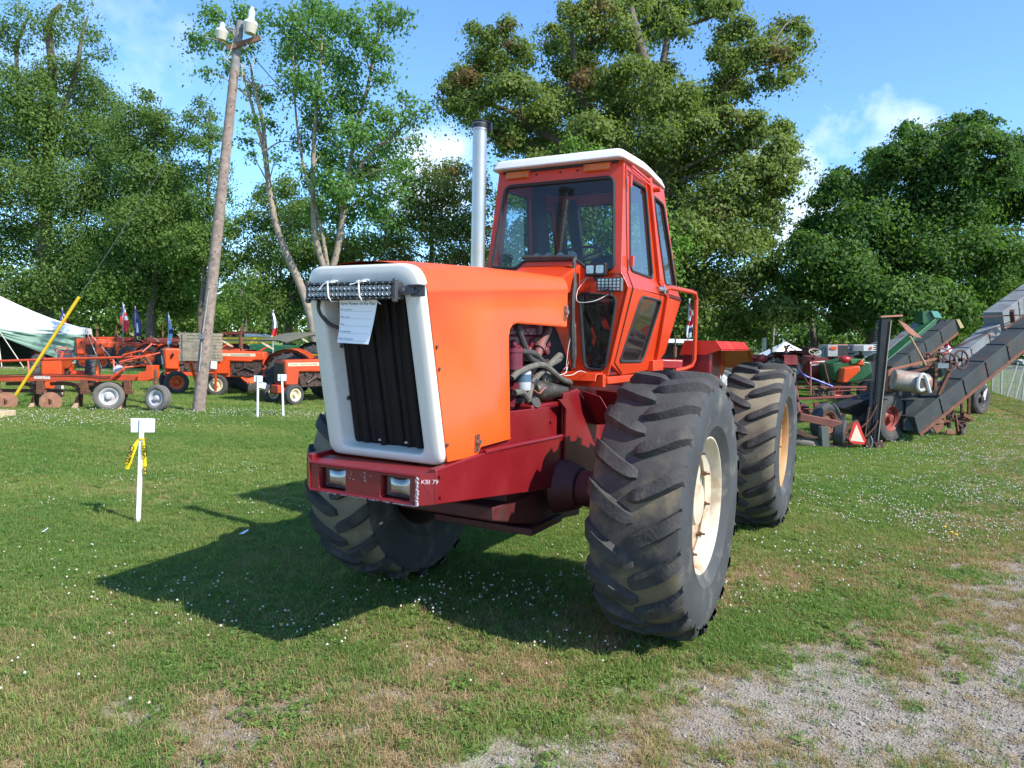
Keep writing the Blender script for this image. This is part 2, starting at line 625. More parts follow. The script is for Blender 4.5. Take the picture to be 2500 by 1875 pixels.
def lug_tyre(R, W, rr, nl, key, mats, lug_h=0.045, lw=0.062, hi=True):
    """agricultural tyre with raised chevron lugs, axis along +y"""
    if key in _WM:
        return _WM[key]
    mb = MB()
    rc0 = R - lug_h
    h = W / 2
    rs = rr + (rc0 - rr) * 0.45
    half = [(rr - 0.012, h * 0.80), (rr + 0.02, h * 0.86), (rr + 0.05, h * 0.93), (rr + 0.075, h * 0.985), (rr + 0.085, h * 0.975), (rs, h * 1.02), (rc0 - 0.10 * R, h * 1.0), (rc0 - 0.052 * R, h * 0.945), (rc0 - 0.03 * R, h * 0.84), (rc0 - 0.012 * R, h * 0.55), (rc0, 0.0)]
    prof = half + [(r, -y) for r, y in half[-2::-1]]
    k = len(prof) - 1
    mis = [1 if (q < 7 or q >= k - 7) else 0 for q in range(k)]
    mb.lathe(prof, (0, 0, 0), (0, 1, 0), n=64 if hi else 36, mis=mis)

    def rc(y):
        a = abs(y)
        ys = [p[1] for p in half][::-1]
        rsq = [p[0] for p in half][::-1]
        return float(np.interp(a, ys[:6], rsq[:6]))
    ns = 9 if hi else 4
    dphi = 0.20
    for s in (1, -1):
        for i in range(nl):
            ph0 = 2 * pi * (i + (0.5 if s < 0 else 0)) / nl + random.uniform(-0.006, 0.006)
            vs, fs = [], []
            for j in range(ns + 1):
                t = j / ns
                y = s * (-0.02 + t * (h * 0.985 + 0.02))
                ph = ph0 + dphi * (0.10 * t + 0.90 * t ** 1.5)
                base = rc(y) - 0.012
                top = R - 0.022 * R * t * t
                if t > 0.86:
                    top = R - 0.022 * R - (t - 0.86) / 0.14 * 0.045 * R
                wid = lw * (1.0 + 0.35 * t)
                if j == 0:
                    wid *= 0.55
                    top -= lug_h * 0.55
                elif j == 1:
                    wid *= 0.9
                    top -= lug_h * 0.10
                a = wid / 2 / R * 0.92
                b2 = a * 1.55
                top = max(top, base + 0.01)
                for aa, r in ((-b2, base), (-a, top), (a, top), (b2, base)):
                    q = ph + aa
                    vs.append((r * cos(q), y, r * sin(q)))
            # shoulder end runs down the sidewall
            y = s * h * 1.0
            ph = ph0 + dphi * 1.06
            for aa, r in ((-1.3, R * 0.865), (-0.8, R * 0.90), (0.8, R * 0.90), (1.3, R * 0.865)):
                q = ph + aa * lw / 2 / R * 1.25
                vs.append((r * cos(q), y + s * (0.004 if abs(aa) < 1 else -0.02), r * sin(q)))
            for j in range(ns + 1):
                for c in range(3):
                    f = (j * 4 + c, j * 4 + c + 1, (j + 1) * 4 + c + 1, (j + 1) * 4 + c)
                    fs.append(f if s < 0 else f[::-1])
            f = (0, 1, 2, 3)
            fs.append(f[::-1] if s < 0 else f)
            mb.add(vs, fs, 2)
    me = mb.mesh('tyre', mats, 32, fix=False)
    _WM[key] = me
    return me


def road_tyre(R, W, rr, key, m, ribs=4):
    if key in _WM:
        return _WM[key]
    h = W / 2
    half = [(rr - 0.01, h * 0.7), (rr + 0.015, h * 0.85), (rr + (R - rr) * 0.45, h * 1.02), (R - (R - rr) * 0.22, h * 0.93), (R - 0.02 * R, h * 0.72)]
    crown = []
    for i in range(ribs):
        y0 = h * 0.7 - i * 1.4 * h / ribs
        w = 1.4 * h / ribs
        crown += [(R, y0 - 0.02 * h), (R, y0 - w * 0.75), (R - 0.025 * R, y0 - w * 0.8), (R - 0.025 * R, y0 - w * 0.98)]
    prof = half + crown + [(r, -y) for r, y in half[::-1]]
    mb = MB()
    mb.lathe(prof, (0, 0, 0), (0, 1, 0), n=32)
    me = mb.mesh('tyre', m, 30, fix=False)
    _WM[key] = me
    return me


def disc_rim(rr, W, key, m, depth=0.4, hub=None):
    if key in _WM:
        return _WM[key]
    h = W / 2
    d = h * (0.8 - depth)
    prof = [(rr + 0.012, h * 0.80), (rr + 0.012, h * 0.83), (rr - 0.008, h * 0.835), (rr - 0.02, h * 0.78), (rr - 0.035, h * 0.6), (rr - 0.06 * rr / 0.4 - 0.02, d + 0.02), (rr * 0.84, d), (rr * 0.55, d - 0.02), (rr * 0.36, d + 0.01), (rr * 0.33, d + 0.02), (rr * 0.30, d + 0.07), (0.001, d + 0.075)]
    back = [(rr + 0.012, -h * 0.8), (rr - 0.02, -h * 0.78), (rr - 0.05, -h * 0.5), (rr * 0.84, d - 0.03), (0.001, d - 0.04)]
    mb = MB()
    mb.lathe(prof, (0, 0, 0), (0, 1, 0), n=40)
    mb.lathe(back[::-1], (0, 0, 0), (0, 1, 0), n=40)
    me = mb.mesh('rim', m, 35, fix=False)
    _WM[key] = me
    return me


def wheel(parent, name, R, W, rr, loc, out, tyre_me, rim_me, nut=None, rotz=0.0, spin=0.0):
    """one wheel: tyre, rim and nuts; out=+1 shows the dished side to +y"""
    w = sub(name, parent, loc, (0, 0, rotz + (0 if out > 0 else pi)))
    t = link('tyre', tyre_me, w)
    r = link('rim', rim_me, w)
    if out < 0 and tyre_me.name.startswith('tyre'):
        t.rotation_euler = (0, spin, pi)      # keep the tread running the same way on both sides
    else:
        t.rotation_euler = (0, spin, 0)
    if nut:
        key = 'nut%.3f' % nut[2]
        if key not in _WM:
            mb = MB()
            mb.cyl((0, -nut[2] * 0.3, 0), (0, nut[2] * 0.8, 0), nut[2] * 0.75, n=6)
            mb.cyl((0, nut[2] * 0.8, 0), (0, nut[2] * 2.0, 0), nut[2] * 0.38, n=6)
            _WM[key] = mb.mesh('wheel_nut', nut[3], 30)
        for i in range(nut[0]):
            a = 2 * pi * (i + 0.3) / nut[0]
            b = link('wheel_nut', _WM[key], w)
            b.location = (nut[1] * cos(a), nut[4], nut[1] * sin(a))
    return w


# ------------------------------------------------------------------ the big articulated tractor
TY = radians(28.5)
TR = thing('articulated_tractor', 'big orange four wheel drive farm tractor with white grille frame, maroon chassis and glazed cab', 'tractor', (-0.02, 5.34, 0), radians(-90) - TY)
# local axes: x forward, y to the tractor's own left, z up; origin on the ground below the front axle
RB = 0.87


def big_tractor():
    # --- wheels
    ty1 = lug_tyre(RB, 0.565, 0.445, 20, 'big_front', [CARC, SIDEW, LUGR], lug_h=0.048, lw=0.076)
    ty2 = lug_tyre(RB, 0.565, 0.445, 20, 'big_rear', [CARC2, SIDEW, LUGR], lw=0.072)
    rim1 = disc_rim(0.445, 0.56, 'big_rim', RIMW, depth=0.38)
    rim2 = disc_rim(0.445, 0.56, 'big_rim2', RIMT, depth=0.38)
    rimd = disc_rim(0.445, 0.56, 'big_rim3', RUSTD, depth=0.38)
    for x, s, t, r in ((0, 1, ty1, rim1), (0, -1, ty2, rim1), (-3.33, 1, ty2, rim2), (-3.33, -1, ty2, rim2)):
        w = wheel(TR, 'wheel', RB, 0.565, 0.445, (x, 1.245 if s > 0 else -0.965, RB - 0.012), s, t, r if s > 0 else rimd, (10, 0.352, 0.021, RUST, 0.135), spin=0.1 if x == 0 else 0.22)
        if x < 0 and s > 0:
            w['label'] = 'rear wheel with dusty tyre and rusty tan rim'
    # --- hood: one curved shell with the engine opening cut out of both flanks
    xf = lambda z: 1.676 - 0.229 * (2.18 - z)
    mark = set(bpy.data.objects)
    zt = lambda x: float(np.interp(x, [-0.05, 0.4, 1.0, 1.45, 1.72], [2.362, 2.355, 2.335, 2.31, 2.282]))
    mb = MB()
    zA = lambda u: 2.265 - 0.135 * u
    xs = [1.0, 0.93, 0.86, 0.78, 0.68, 0.56, 0.45, 0.33, 0.2, 0.08, 0.0]
    na = 9
    loops = []
    for u in xs:
        top = zt(-0.05 + 1.76 * u)
        R_ = 0.075 + 0.115 * u
        ZA = zA(u)
        half = []
        for j in range(na + 1):
            a = j / na * pi / 2
            y = 0.44 - R_ + R_ * cos(a)
            z = ZA + (top - ZA) * sin(a)
            half.append((y, z))
        half += [(0.16, top + 0.012), (0.08, top + 0.018)]
        full = half + [(0.0, top + 0.02)] + [(-y, z) for y, z in half[::-1]]
        lp = []
        for y, z in full:
            front = xf(z) if z < 2.2 else xf(2.2) + (z - 2.2) * 0.1
            lp.append(V((-0.05 + (front + 0.05) * u, y, z)))
        loops.append(lp)
    mb.loft(loops, closed=False)
    for s in (1, -1):
        top_edge = [V((lp[0].x, 0.44 * s, lp[0].z)) for lp in loops]          # front to back
        low = [(-0.05, 2.01), (0.10, 2.011), (0.45, 2.014), (0.70, 2.016), (0.755, 2.005), (0.795, 1.975), (0.812, 1.92), (0.80, 1.75), (0.782, 1.5), (0.768, 1.31), (0.75, 1.288), (1.112, 1.28), (1.13, 1.262), (1.145, 1.243), (1.30, 1.238), (xf(1.24), 1.24)]
        poly = top_edge + [V((x, 0.44 * s, z)) for x, z in low]
        mb.panel(poly, [], (0, -0.02 * s, 0))
    hood = mb.build('hood', ORANGE, TR, smooth=44, fix=True, wn=True)
    # pressed lip round the opening
    lip = MB()
    for s in (1, -1):
        lip.tube([(-0.04, 0.432 * s, 2.012), (0.45, 0.432 * s, 2.016), (0.70, 0.432 * s, 2.017), (0.757, 0.432 * s, 2.006), (0.797, 0.432 * s, 1.976), (0.813, 0.432 * s, 1.92), (0.80, 0.432 * s, 1.75), (0.768, 0.432 * s, 1.31)], 0.011, 6)
    lip.build('opening_lip', ORANGE, hood)
    for x, z in ((1.165, 1.305), (-0.012, 2.10)):
        l = MB()
        l.box((x, 0.443, z), (0.045, 0.008, 0.10))
        l.build('latch_plate', RUST, TR, bevel=0.002)
        l = MB()
        l.box((x, 0.455, z + 0.015), (0.014, 0.014, 0.085))
        l.cyl((x, 0.447, z + 0.01), (x, 0.468, z + 0.01), 0.016, n=10)
        l.build('latch', STEEL, TR)
    for x, z in ((1.605, 1.86), (1.578, 1.745), (1.495, 1.335)):
        l = MB()
        l.cyl((x - 0.02, 0.435, z), (x - 0.02, 0.452, z), 0.009, n=8)
        l.build('screw', RUST, hood)
    # --- cowl between hood and windscreen
    mb = MB()
    prof = [(-0.20, 2.355), (-0.655, 2.52), (-0.655, 2.3), (-0.03, 2.2), (-0.03, 2.345)]
    mb.prism([(x, -0.33, z) for x, z in prof], (0, 0.60, 0))
    mb.build('cowl', CABRED, TR, bevel=0.02)
    # --- white grille surround, funnel into the dark grille
    mb = MB()

    def ringloop(hy, zb, ztp, off, r, inset=0.0):
        pts = rnd([(-hy, zb), (hy, zb), (hy, ztp), (-hy, ztp)], [r * .6, r * .6, r, r], 7)
        return [V((xf(p[1]) + off, p[0], p[1])) for p in pts]
    mb.loft([ringloop(0.432, 1.218, 2.280, -0.015, 0.13), ringloop(0.432, 1.218, 2.280, 0.018, 0.13), ringloop(0.426, 1.223, 2.275, 0.034, 0.127), ringloop(0.410, 1.234, 2.262, 0.044, 0.12),
             ringloop(0.326, 1.264, 2.190, 0.046, 0.10), ringloop(0.316, 1.270, 2.182, 0.041, 0.10), ringloop(0.311, 1.276, 2.176, 0.022, 0.095), ringloop(0.292, 1.300, 2.158, -0.115, 0.085)])
    sur = mb.build('grille_surround', WHITE, TR, smooth=50)
    # shell of the surround back to the hood
    mb = MB()
    mb.prism([(xf(1.3) - 0.066, -0.31, 1.27), (xf(2.2) - 0.072, -0.31, 2.20), (xf(2.2) - 0.14, -0.31, 2.20), (xf(1.3) - 0.145, -0.31, 1.27)], (0, 0.62, 0))
    mb.build('grille_backing', GRILLE, TR)
    for i in range(9):
        y = -0.27 + 0.54 * i / 8 + (0.008 if i % 2 else -0.006)
        a = V((xf(1.3) - 0.075 + 0.012 * (i % 2), y, 1.285 + 0.012 * (i % 3)))
        b = V((xf(2.16) - 0.085 + 0.012 * (i % 2), y, 2.165))
        m_ = MB()
        pts = []
        for k in range(9):
            q = 2 * pi * k / 8
            pts.append((cos(q), sin(q)))
        m_.cyl(a, b, 0.026, n=10)
        m_.build('grille_bar', GRILLE, TR)
    for y, z in ((-0.305, 1.85), (-0.305, 1.55), (-0.08, 1.312), (0.12, 1.312)):
        m_ = MB()
        n_ = V((0, 1, 0)) if abs(y) > 0.3 else V((0, 0, 1))
        p = V((xf(z) - 0.045, y, z))
        m_.cyl(p, p + n_ * 0.012, 0.014, n=10)
        m_.build('bolt', STEEL, sur)
    for o in set(bpy.data.objects) - mark:
        o.data.transform(Matrix(((1, 0, 0, 0), (0, 0.925, 0, 0.025), (0, 0, 1, 0), (0, 0, 0, 1))))
        for v in o.data.vertices:
            if v.co.y < 0:
                v.co.y *= 1 - 0.085 * (v.co.z - 1.22)
    # --- bumper
    b = MB()
    plan = [(1.49, -0.44), (1.60, -0.44), (1.652, -0.372), (1.652, 0.372), (1.60, 0.44), (1.49, 0.44)]
    b.prism([(x, y, 1.188 + (1.652 - x) * 0.12) for x, y in plan], (0, 0, -0.012))
    b.prism([(x - 0.012, y * 0.99, 1.03) for x, y in plan], (0, 0, 0.012))
    for s in (1, -1):
        b.prism([(1.60, s * 0.447, 1.035), (1.652, s * 0.376, 1.028), (1.655, s * 0.376, 1.19), (1.60, s * 0.447, 1.205)], (-0.01, -0.012 * s, 0))
    FX = 1.655
    holes = []
    for y0 in (-0.21, 0.228):
        holes.append(rnd([(FX, y0 - 0.098, 1.033 + 0.012), (FX, y0 + 0.098, 1.045), (FX, y0 + 0.098, 1.168), (FX, y0 - 0.098, 1.168)], 0.014, 3))
    b.panel([(FX, -0.376, 1.028), (FX, 0.376, 1.028), (FX, 0.376, 1.19), (FX, -0.376, 1.19)], holes, (-0.014, 0, 0))
    for h in holes:
        b.loft([[p + V((-0.012, 0, 0)) for p in h], [p + V((-0.075, 0, 0)) for p in h]])
    b.panel([(1.575, -0.36, 1.035), (1.575, 0.36, 1.035), (1.575, 0.36, 1.185), (1.575, -0.36, 1.185)], [], (-0.01, 0, 0))
    bumper = b.build('bumper', MAROON, TR, bevel=0.004)
    # raised frame round the face
    e = MB()
    e.tube([(FX, -0.372, 1.033), (FX, 0.372, 1.033), (FX, 0.372, 1.186), (FX, -0.372, 1.186)], 0.009, 6, closed=True)
    e.build('face_edge', MAROON, bumper)
    CHIP = mat('chipped_paint', (0.36, 0.31, 0.33), 0.7, var=0.25, scale=40)
    c = MB()
    rs = random.Random(5)
    zc = 1.034
    for i in range(26):
        w = rs.uniform(0.004, 0.013)
        zz = 1.034 + 0.15 * i / 26
        c.box((FX + 0.004, 0.374 + rs.uniform(-0.004, 0.004), zz), (0.012, w, 0.0085), Matrix.Rotation(rs.uniform(-0.5, 0.5), 3, 'X'))
    for i in range(40):
        y = rs.uniform(-0.3, 0.37)
        c.box((FX + 0.002, y, 1.026 + rs.uniform(0, 0.004)), (0.012, rs.uniform(0.006, 0.03), 0.005))
    for i in range(14):
        c.box((FX + 0.001, rs.uniform(-0.09, 0.1), rs.uniform(1.12, 1.17)), (0.003, rs.uniform(0.003, 0.012), 0.003), Matrix.Rotation(rs.uniform(-1, 1), 3, 'X'))
    tag(c.build('paint_chips', CHIP, bumper, smooth=0), kind='stuff')
    u = V((1.60 - 1.652, 0.447 - 0.376, 0)).normalized()
    text('painted_lettering', 'KBI 79', 0.033, mat('scratched_white', (0.6, 0.5, 0.5), 0.7, var=0.3, scale=60), (1.652 - 0.006, 0.376 + 0.014, 1.145), u, (0, 0.05, 1), bumper, 0.0006)
    for y0 in (-0.21, 0.228):
        hl = MB()
        hl.panel(rnd([(1.612, y0 - 0.09, 1.05), (1.612, y0 + 0.09, 1.05), (1.612, y0 + 0.09, 1.162), (1.612, y0 - 0.09, 1.162)], 0.012, 3), [], (-0.02, 0, 0))
        h = hl.build('headlight', BLACKP, TR, bevel=0.003)
        q = MB()
        g = []
        for j in range(7):
            for i in range(11):
                yy, zz = (i / 10 - 0.5) * 0.166, (j / 6 - 0.5) * 0.098
                g.append((1.614 + 0.016 * (1 - (yy / 0.083) ** 2) * (1 - (zz / 0.049) ** 2), y0 + yy, 1.106 + zz))
        q.add(g, [(j * 11 + i, j * 11 + i + 1, (j + 1) * 11 + i + 1, (j + 1) * 11 + i) for j in range(6) for i in range(10)])
        q.build('lens', LAMPG, h)
    # --- chassis side plates
    for s in (1, -1):
        m_ = MB()
        Y = 0.455 * s
        low = [(1.602, 1.036), (1.602, 1.222), (1.14, 1.245), (0.6, 1.239), (0.0, 1.228), (-0.02, 1.20), (-0.02, 0.87), (0.40, 0.90)]
        m_.prism([(x, Y, z) for x, z in low], (0, -0.05 * s, 0))
        m_.build('side_plate', MAROON, TR, bevel=0.006)
        m_ = MB()
        upp = [(1.12, 1.24), (0.787, 1.458), (0.06, 1.44), (0.025, 1.425), (0.015, 1.22)]
        m_.prism([(x, (0.405 if s > 0 else 0.365) * s, z) for x, z in upp], (0, -0.016 * s, 0))
        up_ = m_.build('upper_plate', MAROON, TR, bevel=0.005)
        m_ = MB()
        m_.tube([(1.10, 0.447 * s, 1.247), (0.6, 0.449 * s, 1.241), (0.0, 0.449 * s, 1.229)], 0.014, 8)
        m_.build('fold', MAROON, up_)
        for x, z in ((1.575, 1.185), (1.565, 1.075), (0.13, 1.34), (0.07, 0.98)):
            m_ = MB()
            m_.cyl((x, (0.455 if z < 1.2 else 0.405) * s, z), (x, (0.468 if z < 1.2 else 0.418) * s, z), 0.012, n=6)
            m_.build('bolt', MAROON, TR)
        # gusset plates beside the cab mount
        m_ = MB()
        m_.prism(rnd([(0.155, 0.462 * s, 1.50), (0.0, 0.462 * s, 1.495), (-0.05, 0.462 * s, 1.46), (-0.20, 0.462 * s, 1.215), (-0.20, 0.462 * s, 0.80), (0.02, 0.462 * s, 0.80), (0.02, 0.462 * s, 1.42)], 0.02, 3), (0, 0.016 * s, 0))
        m_.build('gusset_plate', MAROON, TR, bevel=0.003)
        m_ = MB()
        m_.prism([(0.0, 0.44 * s, 1.53), (-0.26, 0.44 * s, 1.555), (-0.56, 0.50 * s, 1.27), (-0.70, 0.5 * s, 0.85), (-0.05, 0.44 * s, 0.85)], (0, -0.02 * s, 0))
        m_.build('gusset_plate', MAROON, TR, bevel=0.003)
        m_ = MB()
        m_.prism([(-0.27, 0.462 * s, 1.54), (-0.30, 0.60 * s, 1.50), (-0.50, 0.66 * s, 1.28), (-0.52, 0.462 * s, 1.26)], (-0.018, 0, 0))
        m_.prism([(-0.55, 0.462 * s, 1.53), (-0.57, 0.64 * s, 1.52), (-0.80, 0.68 * s, 1.26), (-0.80, 0.462 * s, 1.24)], (-0.018, 0, 0))
        m_.build('rib_plate', MAROON, TR, bevel=0.003)
    fr = MB()
    fr.box((-0.9, 0, 1.22), (2.6, 0.80, 0.5))
    UNDER = mat('under_frame', (0.07, 0.010, 0.011), 0.6, var=0.3, scale=6, col2=(0.03, 0.022, 0.018), amt=0.6, s2=5)  # frame maroon with the underside's shade put into the colour, plus oily dirt patches
    fr2 = MB()
    fr2.box((0.1, 0, 1.02), (1.1, 0.70, 0.36))
    fr2.prism([(0.83, -0.36, 0.86), (0.83, -0.36, 0.77), (0.24, -0.36, 0.62), (-0.55, -0.36, 0.53), (-0.55, -0.36, 0.86)], (0, 0.72, 0))
    fr.build('chassis', MAROON, TR, bevel=0.012)
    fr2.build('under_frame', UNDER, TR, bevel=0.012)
    bp = MB()
    bp.box((0.12, 0, 0.60), (0.50, 0.80, 0.05))
    bp.box((-0.2, 0, 0.545), (0.75, 0.55, 0.05))
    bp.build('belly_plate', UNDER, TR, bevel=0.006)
    for x in (0, -3.33):
        a = MB()
        a.cyl((x, -1.12, RB), (x, 1.12, RB), 0.125, n=18)
        a.ball((x, 0, RB), 0.30, 16, 10, (1, 1.15, 1))
        for s in (1, -1):
            a.cyl((x, s * 0.86, RB), (x, s * 1.1, RB), 0.22, 0.20, n=20)
            a.cyl((x, s * 0.42, RB), (x, s * 0.60, RB), 0.21, 0.15, n=16)
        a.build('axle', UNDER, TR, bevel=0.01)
    rb = MB()
    rb.box((-3.25, 0, 1.10), (1.9, 0.70, 0.42))
    rb.box((-2.15, 0, 0.95), (0.5, 0.30, 0.6))
    rb.box((-3.3, 0, 1.40), (1.5, 0.9, 0.2))
    rb.build('rear_chassis', MAROON, TR, bevel=0.015)
    dr = MB()
    dr.tube([(-4.1, 0, 0.6), (-4.75, 0, 0.52)], 0.05, 8)
    dr.box((-4.2, 0, 0.75), (0.2, 0.5, 0.5))
    dr.build('drawbar', MAROON, TR)
    # --- rear mudguards
    for s in (1, -1):
        m_ = MB()
        sec = [(0.58, 1.80), (0.62, 1.935), (0.93, 1.938), (0.99, 1.858)]
        sec2 = [(0.60, 1.80), (0.632, 1.922), (0.925, 1.925), (0.97, 1.858)]
        A = [V((-2.5, y * s, z)) for y, z in sec]
        B = [V((-3.95, y * s, z)) for y, z in sec]
        Cc = [V((-4.45, y * s, z - 0.30)) for y, z in sec]
        m_.loft([A, B, Cc], closed=False)
        m_.loft([[p - V((0, 0, 0.014)) for p in A], [p - V((0, 0, 0.014)) for p in B], [p - V((0, 0, 0.014)) for p in Cc]], closed=False)
        m_.prism([(-2.5, 0.575 * s, 1.795), (-2.5, 0.62 * s, 1.937), (-2.5, 0.93 * s, 1.94), (-2.5, 0.99 * s, 1.86), (-2.5, 0.98 * s, 1.85), (-2.5, 0.84 * s, 1.80)], (-0.012, 0, 0))
        m_.build('mudguard', mat('mudguard_red', (0.56, 0.030, 0.016), 0.34, var=0.06, coat=0.2), TR)
        m_ = MB()
        m_.box((-2.52, 0.735 * s, 1.60), (0.02, 0.26, 0.42))
        m_.box((-2.56, 0.87 * s, 1.60), (0.10, 0.016, 0.42))
        m_.box((-3.6, 0.64 * s, 1.62), (0.9, 0.016, 0.5))
        m_.box((-3.0, 0.6 * s, 1.42), (1.4, 0.5, 0.03))
        m_.build('mudguard_bracket', MAROON, TR, bevel=0.003)
    # --- engine seen through the opening
    eb = MB()
    eb.box((0.55, 0, 1.62), (1.2, 0.40, 0.50))
    eb.box((0.35, 0.10, 1.87), (0.75, 0.36, 0.13))
    for i in range(6):
        eb.cyl((0.62 - i * 0.13, 0.24, 1.83), (0.62 - i * 0.13, 0.30, 1.83), 0.035, n=10)
        eb.box((0.60 - i * 0.13, 0.285, 1.88), (0.05, 0.03, 0.05))
    eb.box((0.2, 0.22, 1.52), (0.5, 0.1, 0.2))
    eb.build('engine_block', mat('engine_maroon', (0.14, 0.012, 0.022), 0.45, var=0.3, scale=10, col2=(0.08, 0.03, 0.03), amt=0.6, s2=9), TR, bevel=0.012)
    vc = MB()
    vc.prism([(0.72, 0.27, 1.93), (-0.02, 0.27, 1.935), (-0.02, 0.25, 2.03), (0.72, 0.25, 2.03)], (0, -0.3, 0))
    v_ = vc.build('valve_cover', MATS['engine_maroon'], TR, bevel=0.015)
    text('cast_lettering', 'ALLIS-CHALMERS', 0.062, mat('casting_worn', (0.42, 0.20, 0.22), 0.5), (0.60, 0.274, 1.942), (-1, 0.0, 0.006), (0, -0.1, 1), v_, 0.004)
    rk = MB()
    rk.box((0.3, 0.0, 1.50), (1.35, 0.62, 0.03))
    rk.box((-0.72, -0.05, 1.95), (0.02, 0.5, 0.7))
    rk.box((0.9, 0.0, 1.72), (0.03, 0.76, 0.72))
    rk.build('engine_bulkhead', BLACKP, TR)
    pp = MB()
    pp.tube([(0.03, 0.30, 2.04), (0.045, 0.33, 1.982), (0.192, 0.34, 1.861), (0.248, 0.34, 1.767), (0.30, 0.32, 1.66)], 0.031, 10)
    pp.cyl((0.178, 0.34, 1.874), (0.205, 0.34, 1.846), 0.040, n=12)
    pp.build('coolant_pipe', mat('pipe_rusty', (0.17, 0.06, 0.052), 0.65, var=0.35, scale=12, col2=(0.08, 0.06, 0.05), amt=0.6, s2=7), TR)
    st = MB()
    st.lathe([(0.001, -0.24), (0.065, -0.235), (0.072, -0.2), (0.075, 0.12), (0.070, 0.2), (0.05, 0.235), (0.001, 0.24)], (0.02, 0.325, 1.545), (1, 0, 0.06), n=20)
    st.build('starter_motor', IRON, TR)
    al = MB()
    al.cyl((0.12, 0.30, 1.645), (-0.02, 0.30, 1.64), 0.05, n=16)
    al.cyl((-0.02, 0.30, 1.64), (-0.07, 0.30, 1.64), 0.035, n=12)
    for i in range(6):
        al.box((0.13 - i * 0.04, 0.35, 1.64), (0.012, 0.02, 0.05))
    al.build('fuel_pump', mat('pump_alloy', (0.30, 0.27, 0.22), 0.45, 0.6, var=0.35, scale=18), TR)
    of = MB()
    of.lathe([(0.001, -0.075), (0.05, -0.072), (0.053, -0.06), (0.053, 0.05), (0.045, 0.07), (0.001, 0.072)], (0.45, 0.35, 1.645), (0, 0, 1), n=18)
    o_ = of.build('oil_filter', mat('filter_white', (0.40, 0.40, 0.42), 0.35, var=0.1), TR)
    of2 = MB()
    of2.cyl((0.45, 0.35, 1.63), (0.45, 0.35, 1.68), 0.0545, n=18)
    of2.build('filter_band', mat('filter_blue', (0.06, 0.11, 0.17), 0.4), o_)
    cu = MB()
    cu.cyl((0.575, 0.34, 1.715), (0.575, 0.34, 1.825), 0.062, n=16)
    cu.cyl((0.575, 0.34, 1.825), (0.575, 0.34, 1.85), 0.068, n=16)
    cu.build('filter_housing', mat('housing_maroon', (0.14, 0.016, 0.03), 0.4, var=0.3, scale=14), TR)
    H = [([(0.55, 0.36, 2.02), (0.545, 0.36, 1.971), (0.469, 0.37, 1.86), (0.393, 0.37, 1.784), (0.239, 0.37, 1.745), (0.1, 0.34, 1.70)], 0.021, HOSE),
         ([(0.66, 0.38, 1.66), (0.602, 0.39, 1.695), (0.447, 0.40, 1.728), (0.29, 0.40, 1.74), (0.167, 0.40, 1.714), (-0.04, 0.40, 1.635), (-0.20, 0.40, 1.60), (-0.27, 0.36, 1.58)], 0.0205, GREYHOSE),
         ([(0.50, 0.36, 1.83), (0.467, 0.37, 1.828), (0.40, 0.38, 1.822), (0.327, 0.38, 1.806), (0.149, 0.38, 1.725), (-0.089, 0.38, 1.625), (-0.2, 0.36, 1.59)], 0.021, HOSE),
         ([(0.445, 0.39, 1.50), (0.438, 0.39, 1.538), (0.376, 0.38, 1.611), (0.269, 0.37, 1.665), (0.078, 0.37, 1.74), (-0.05, 0.37, 1.795), (-0.085, 0.37, 1.795), (-0.085, 0.36, 1.77), (0.0, 0.35, 1.745), (0.131, 0.34, 1.70)], 0.022, GREYHOSE),
         ([(0.62, 0.38, 1.565), (0.574, 0.39, 1.568), (0.511, 0.39, 1.557), (0.437, 0.39, 1.505)], 0.021, GREYHOSE)]
    for pts, r, m in H:
        m_ = MB()
        m_.tube(pts, r, 9, smooth=5)
        m_.build('hose', m, TR)
    m_ = MB()
    m_.tube([(0.385, 0.382, 1.60), (0.33, 0.375, 1.632)], 0.026, 10)
    m_.build('hose_sleeve', BLACKP, TR)
    m_ = MB()
    m_.cyl((0.335, 0.37, 1.475), (0.345, 0.40, 1.49), 0.04, n=14)
    m_.build('filler_cap', HOSE, TR)
    for p, q in (((0.62, 0.36, 1.47), (0.52, 0.34, 1.62)), ((0.36, 0.30, 1.45), (0.34, 0.3, 1.62)), ((0.57, 0.30, 1.45), (0.42, 0.28, 1.75))):
        m_ = MB()
        m_.bar(p, q, 0.03, 0.012)
        m_.build('brace', MATS['engine_maroon'], TR)
    m_ = MB()
    rs = random.Random(2)
    for i in range(30):
        m_.box((rs.uniform(-0.05, 0.66), rs.uniform(0.26, 0.33), rs.uniform(1.55, 1.8)), (rs.uniform(0.02, 0.07), 0.04, rs.uniform(0.02, 0.07)), Matrix.Rotation(rs.uniform(-1, 1), 3, 'Y'))
    tag(m_.build('engine_fittings', IRON, TR, bevel=0.004), kind='stuff')
    WR = mat('wire_white', (0.65, 0.60, 0.55), 0.6)
    WP = mat('wire_red', (0.55, 0.16, 0.10), 0.6)
    WBk = mat('wire_black', (0.03, 0.03, 0.03), 0.6)
    for pts, m in (([(-0.06, 0.40, 1.68), (-0.02, 0.43, 1.70), (-0.09, 0.43, 1.735), (-0.10, 0.43, 1.76)], WP), ([(0.06, 0.41, 1.66), (-0.04, 0.43, 1.672), (-0.09, 0.43, 1.72)], WR),
                   ([(-0.05, 0.42, 1.655), (-0.16, 0.44, 1.66), (-0.26, 0.45, 1.685), (-0.4, 0.44, 1.67), (-0.5, 0.4, 1.66)], WR), ([(0.42, 0.42, 1.575), (0.34, 0.42, 1.55), (0.28, 0.42, 1.575), (0.24, 0.42, 1.585)], WP)):
        m_ = MB()
        m_.tube(pts, 0.0026, 5, smooth=4)
        m_.build('wire', m, TR)
    # --- exhaust stack
    m_ = MB()
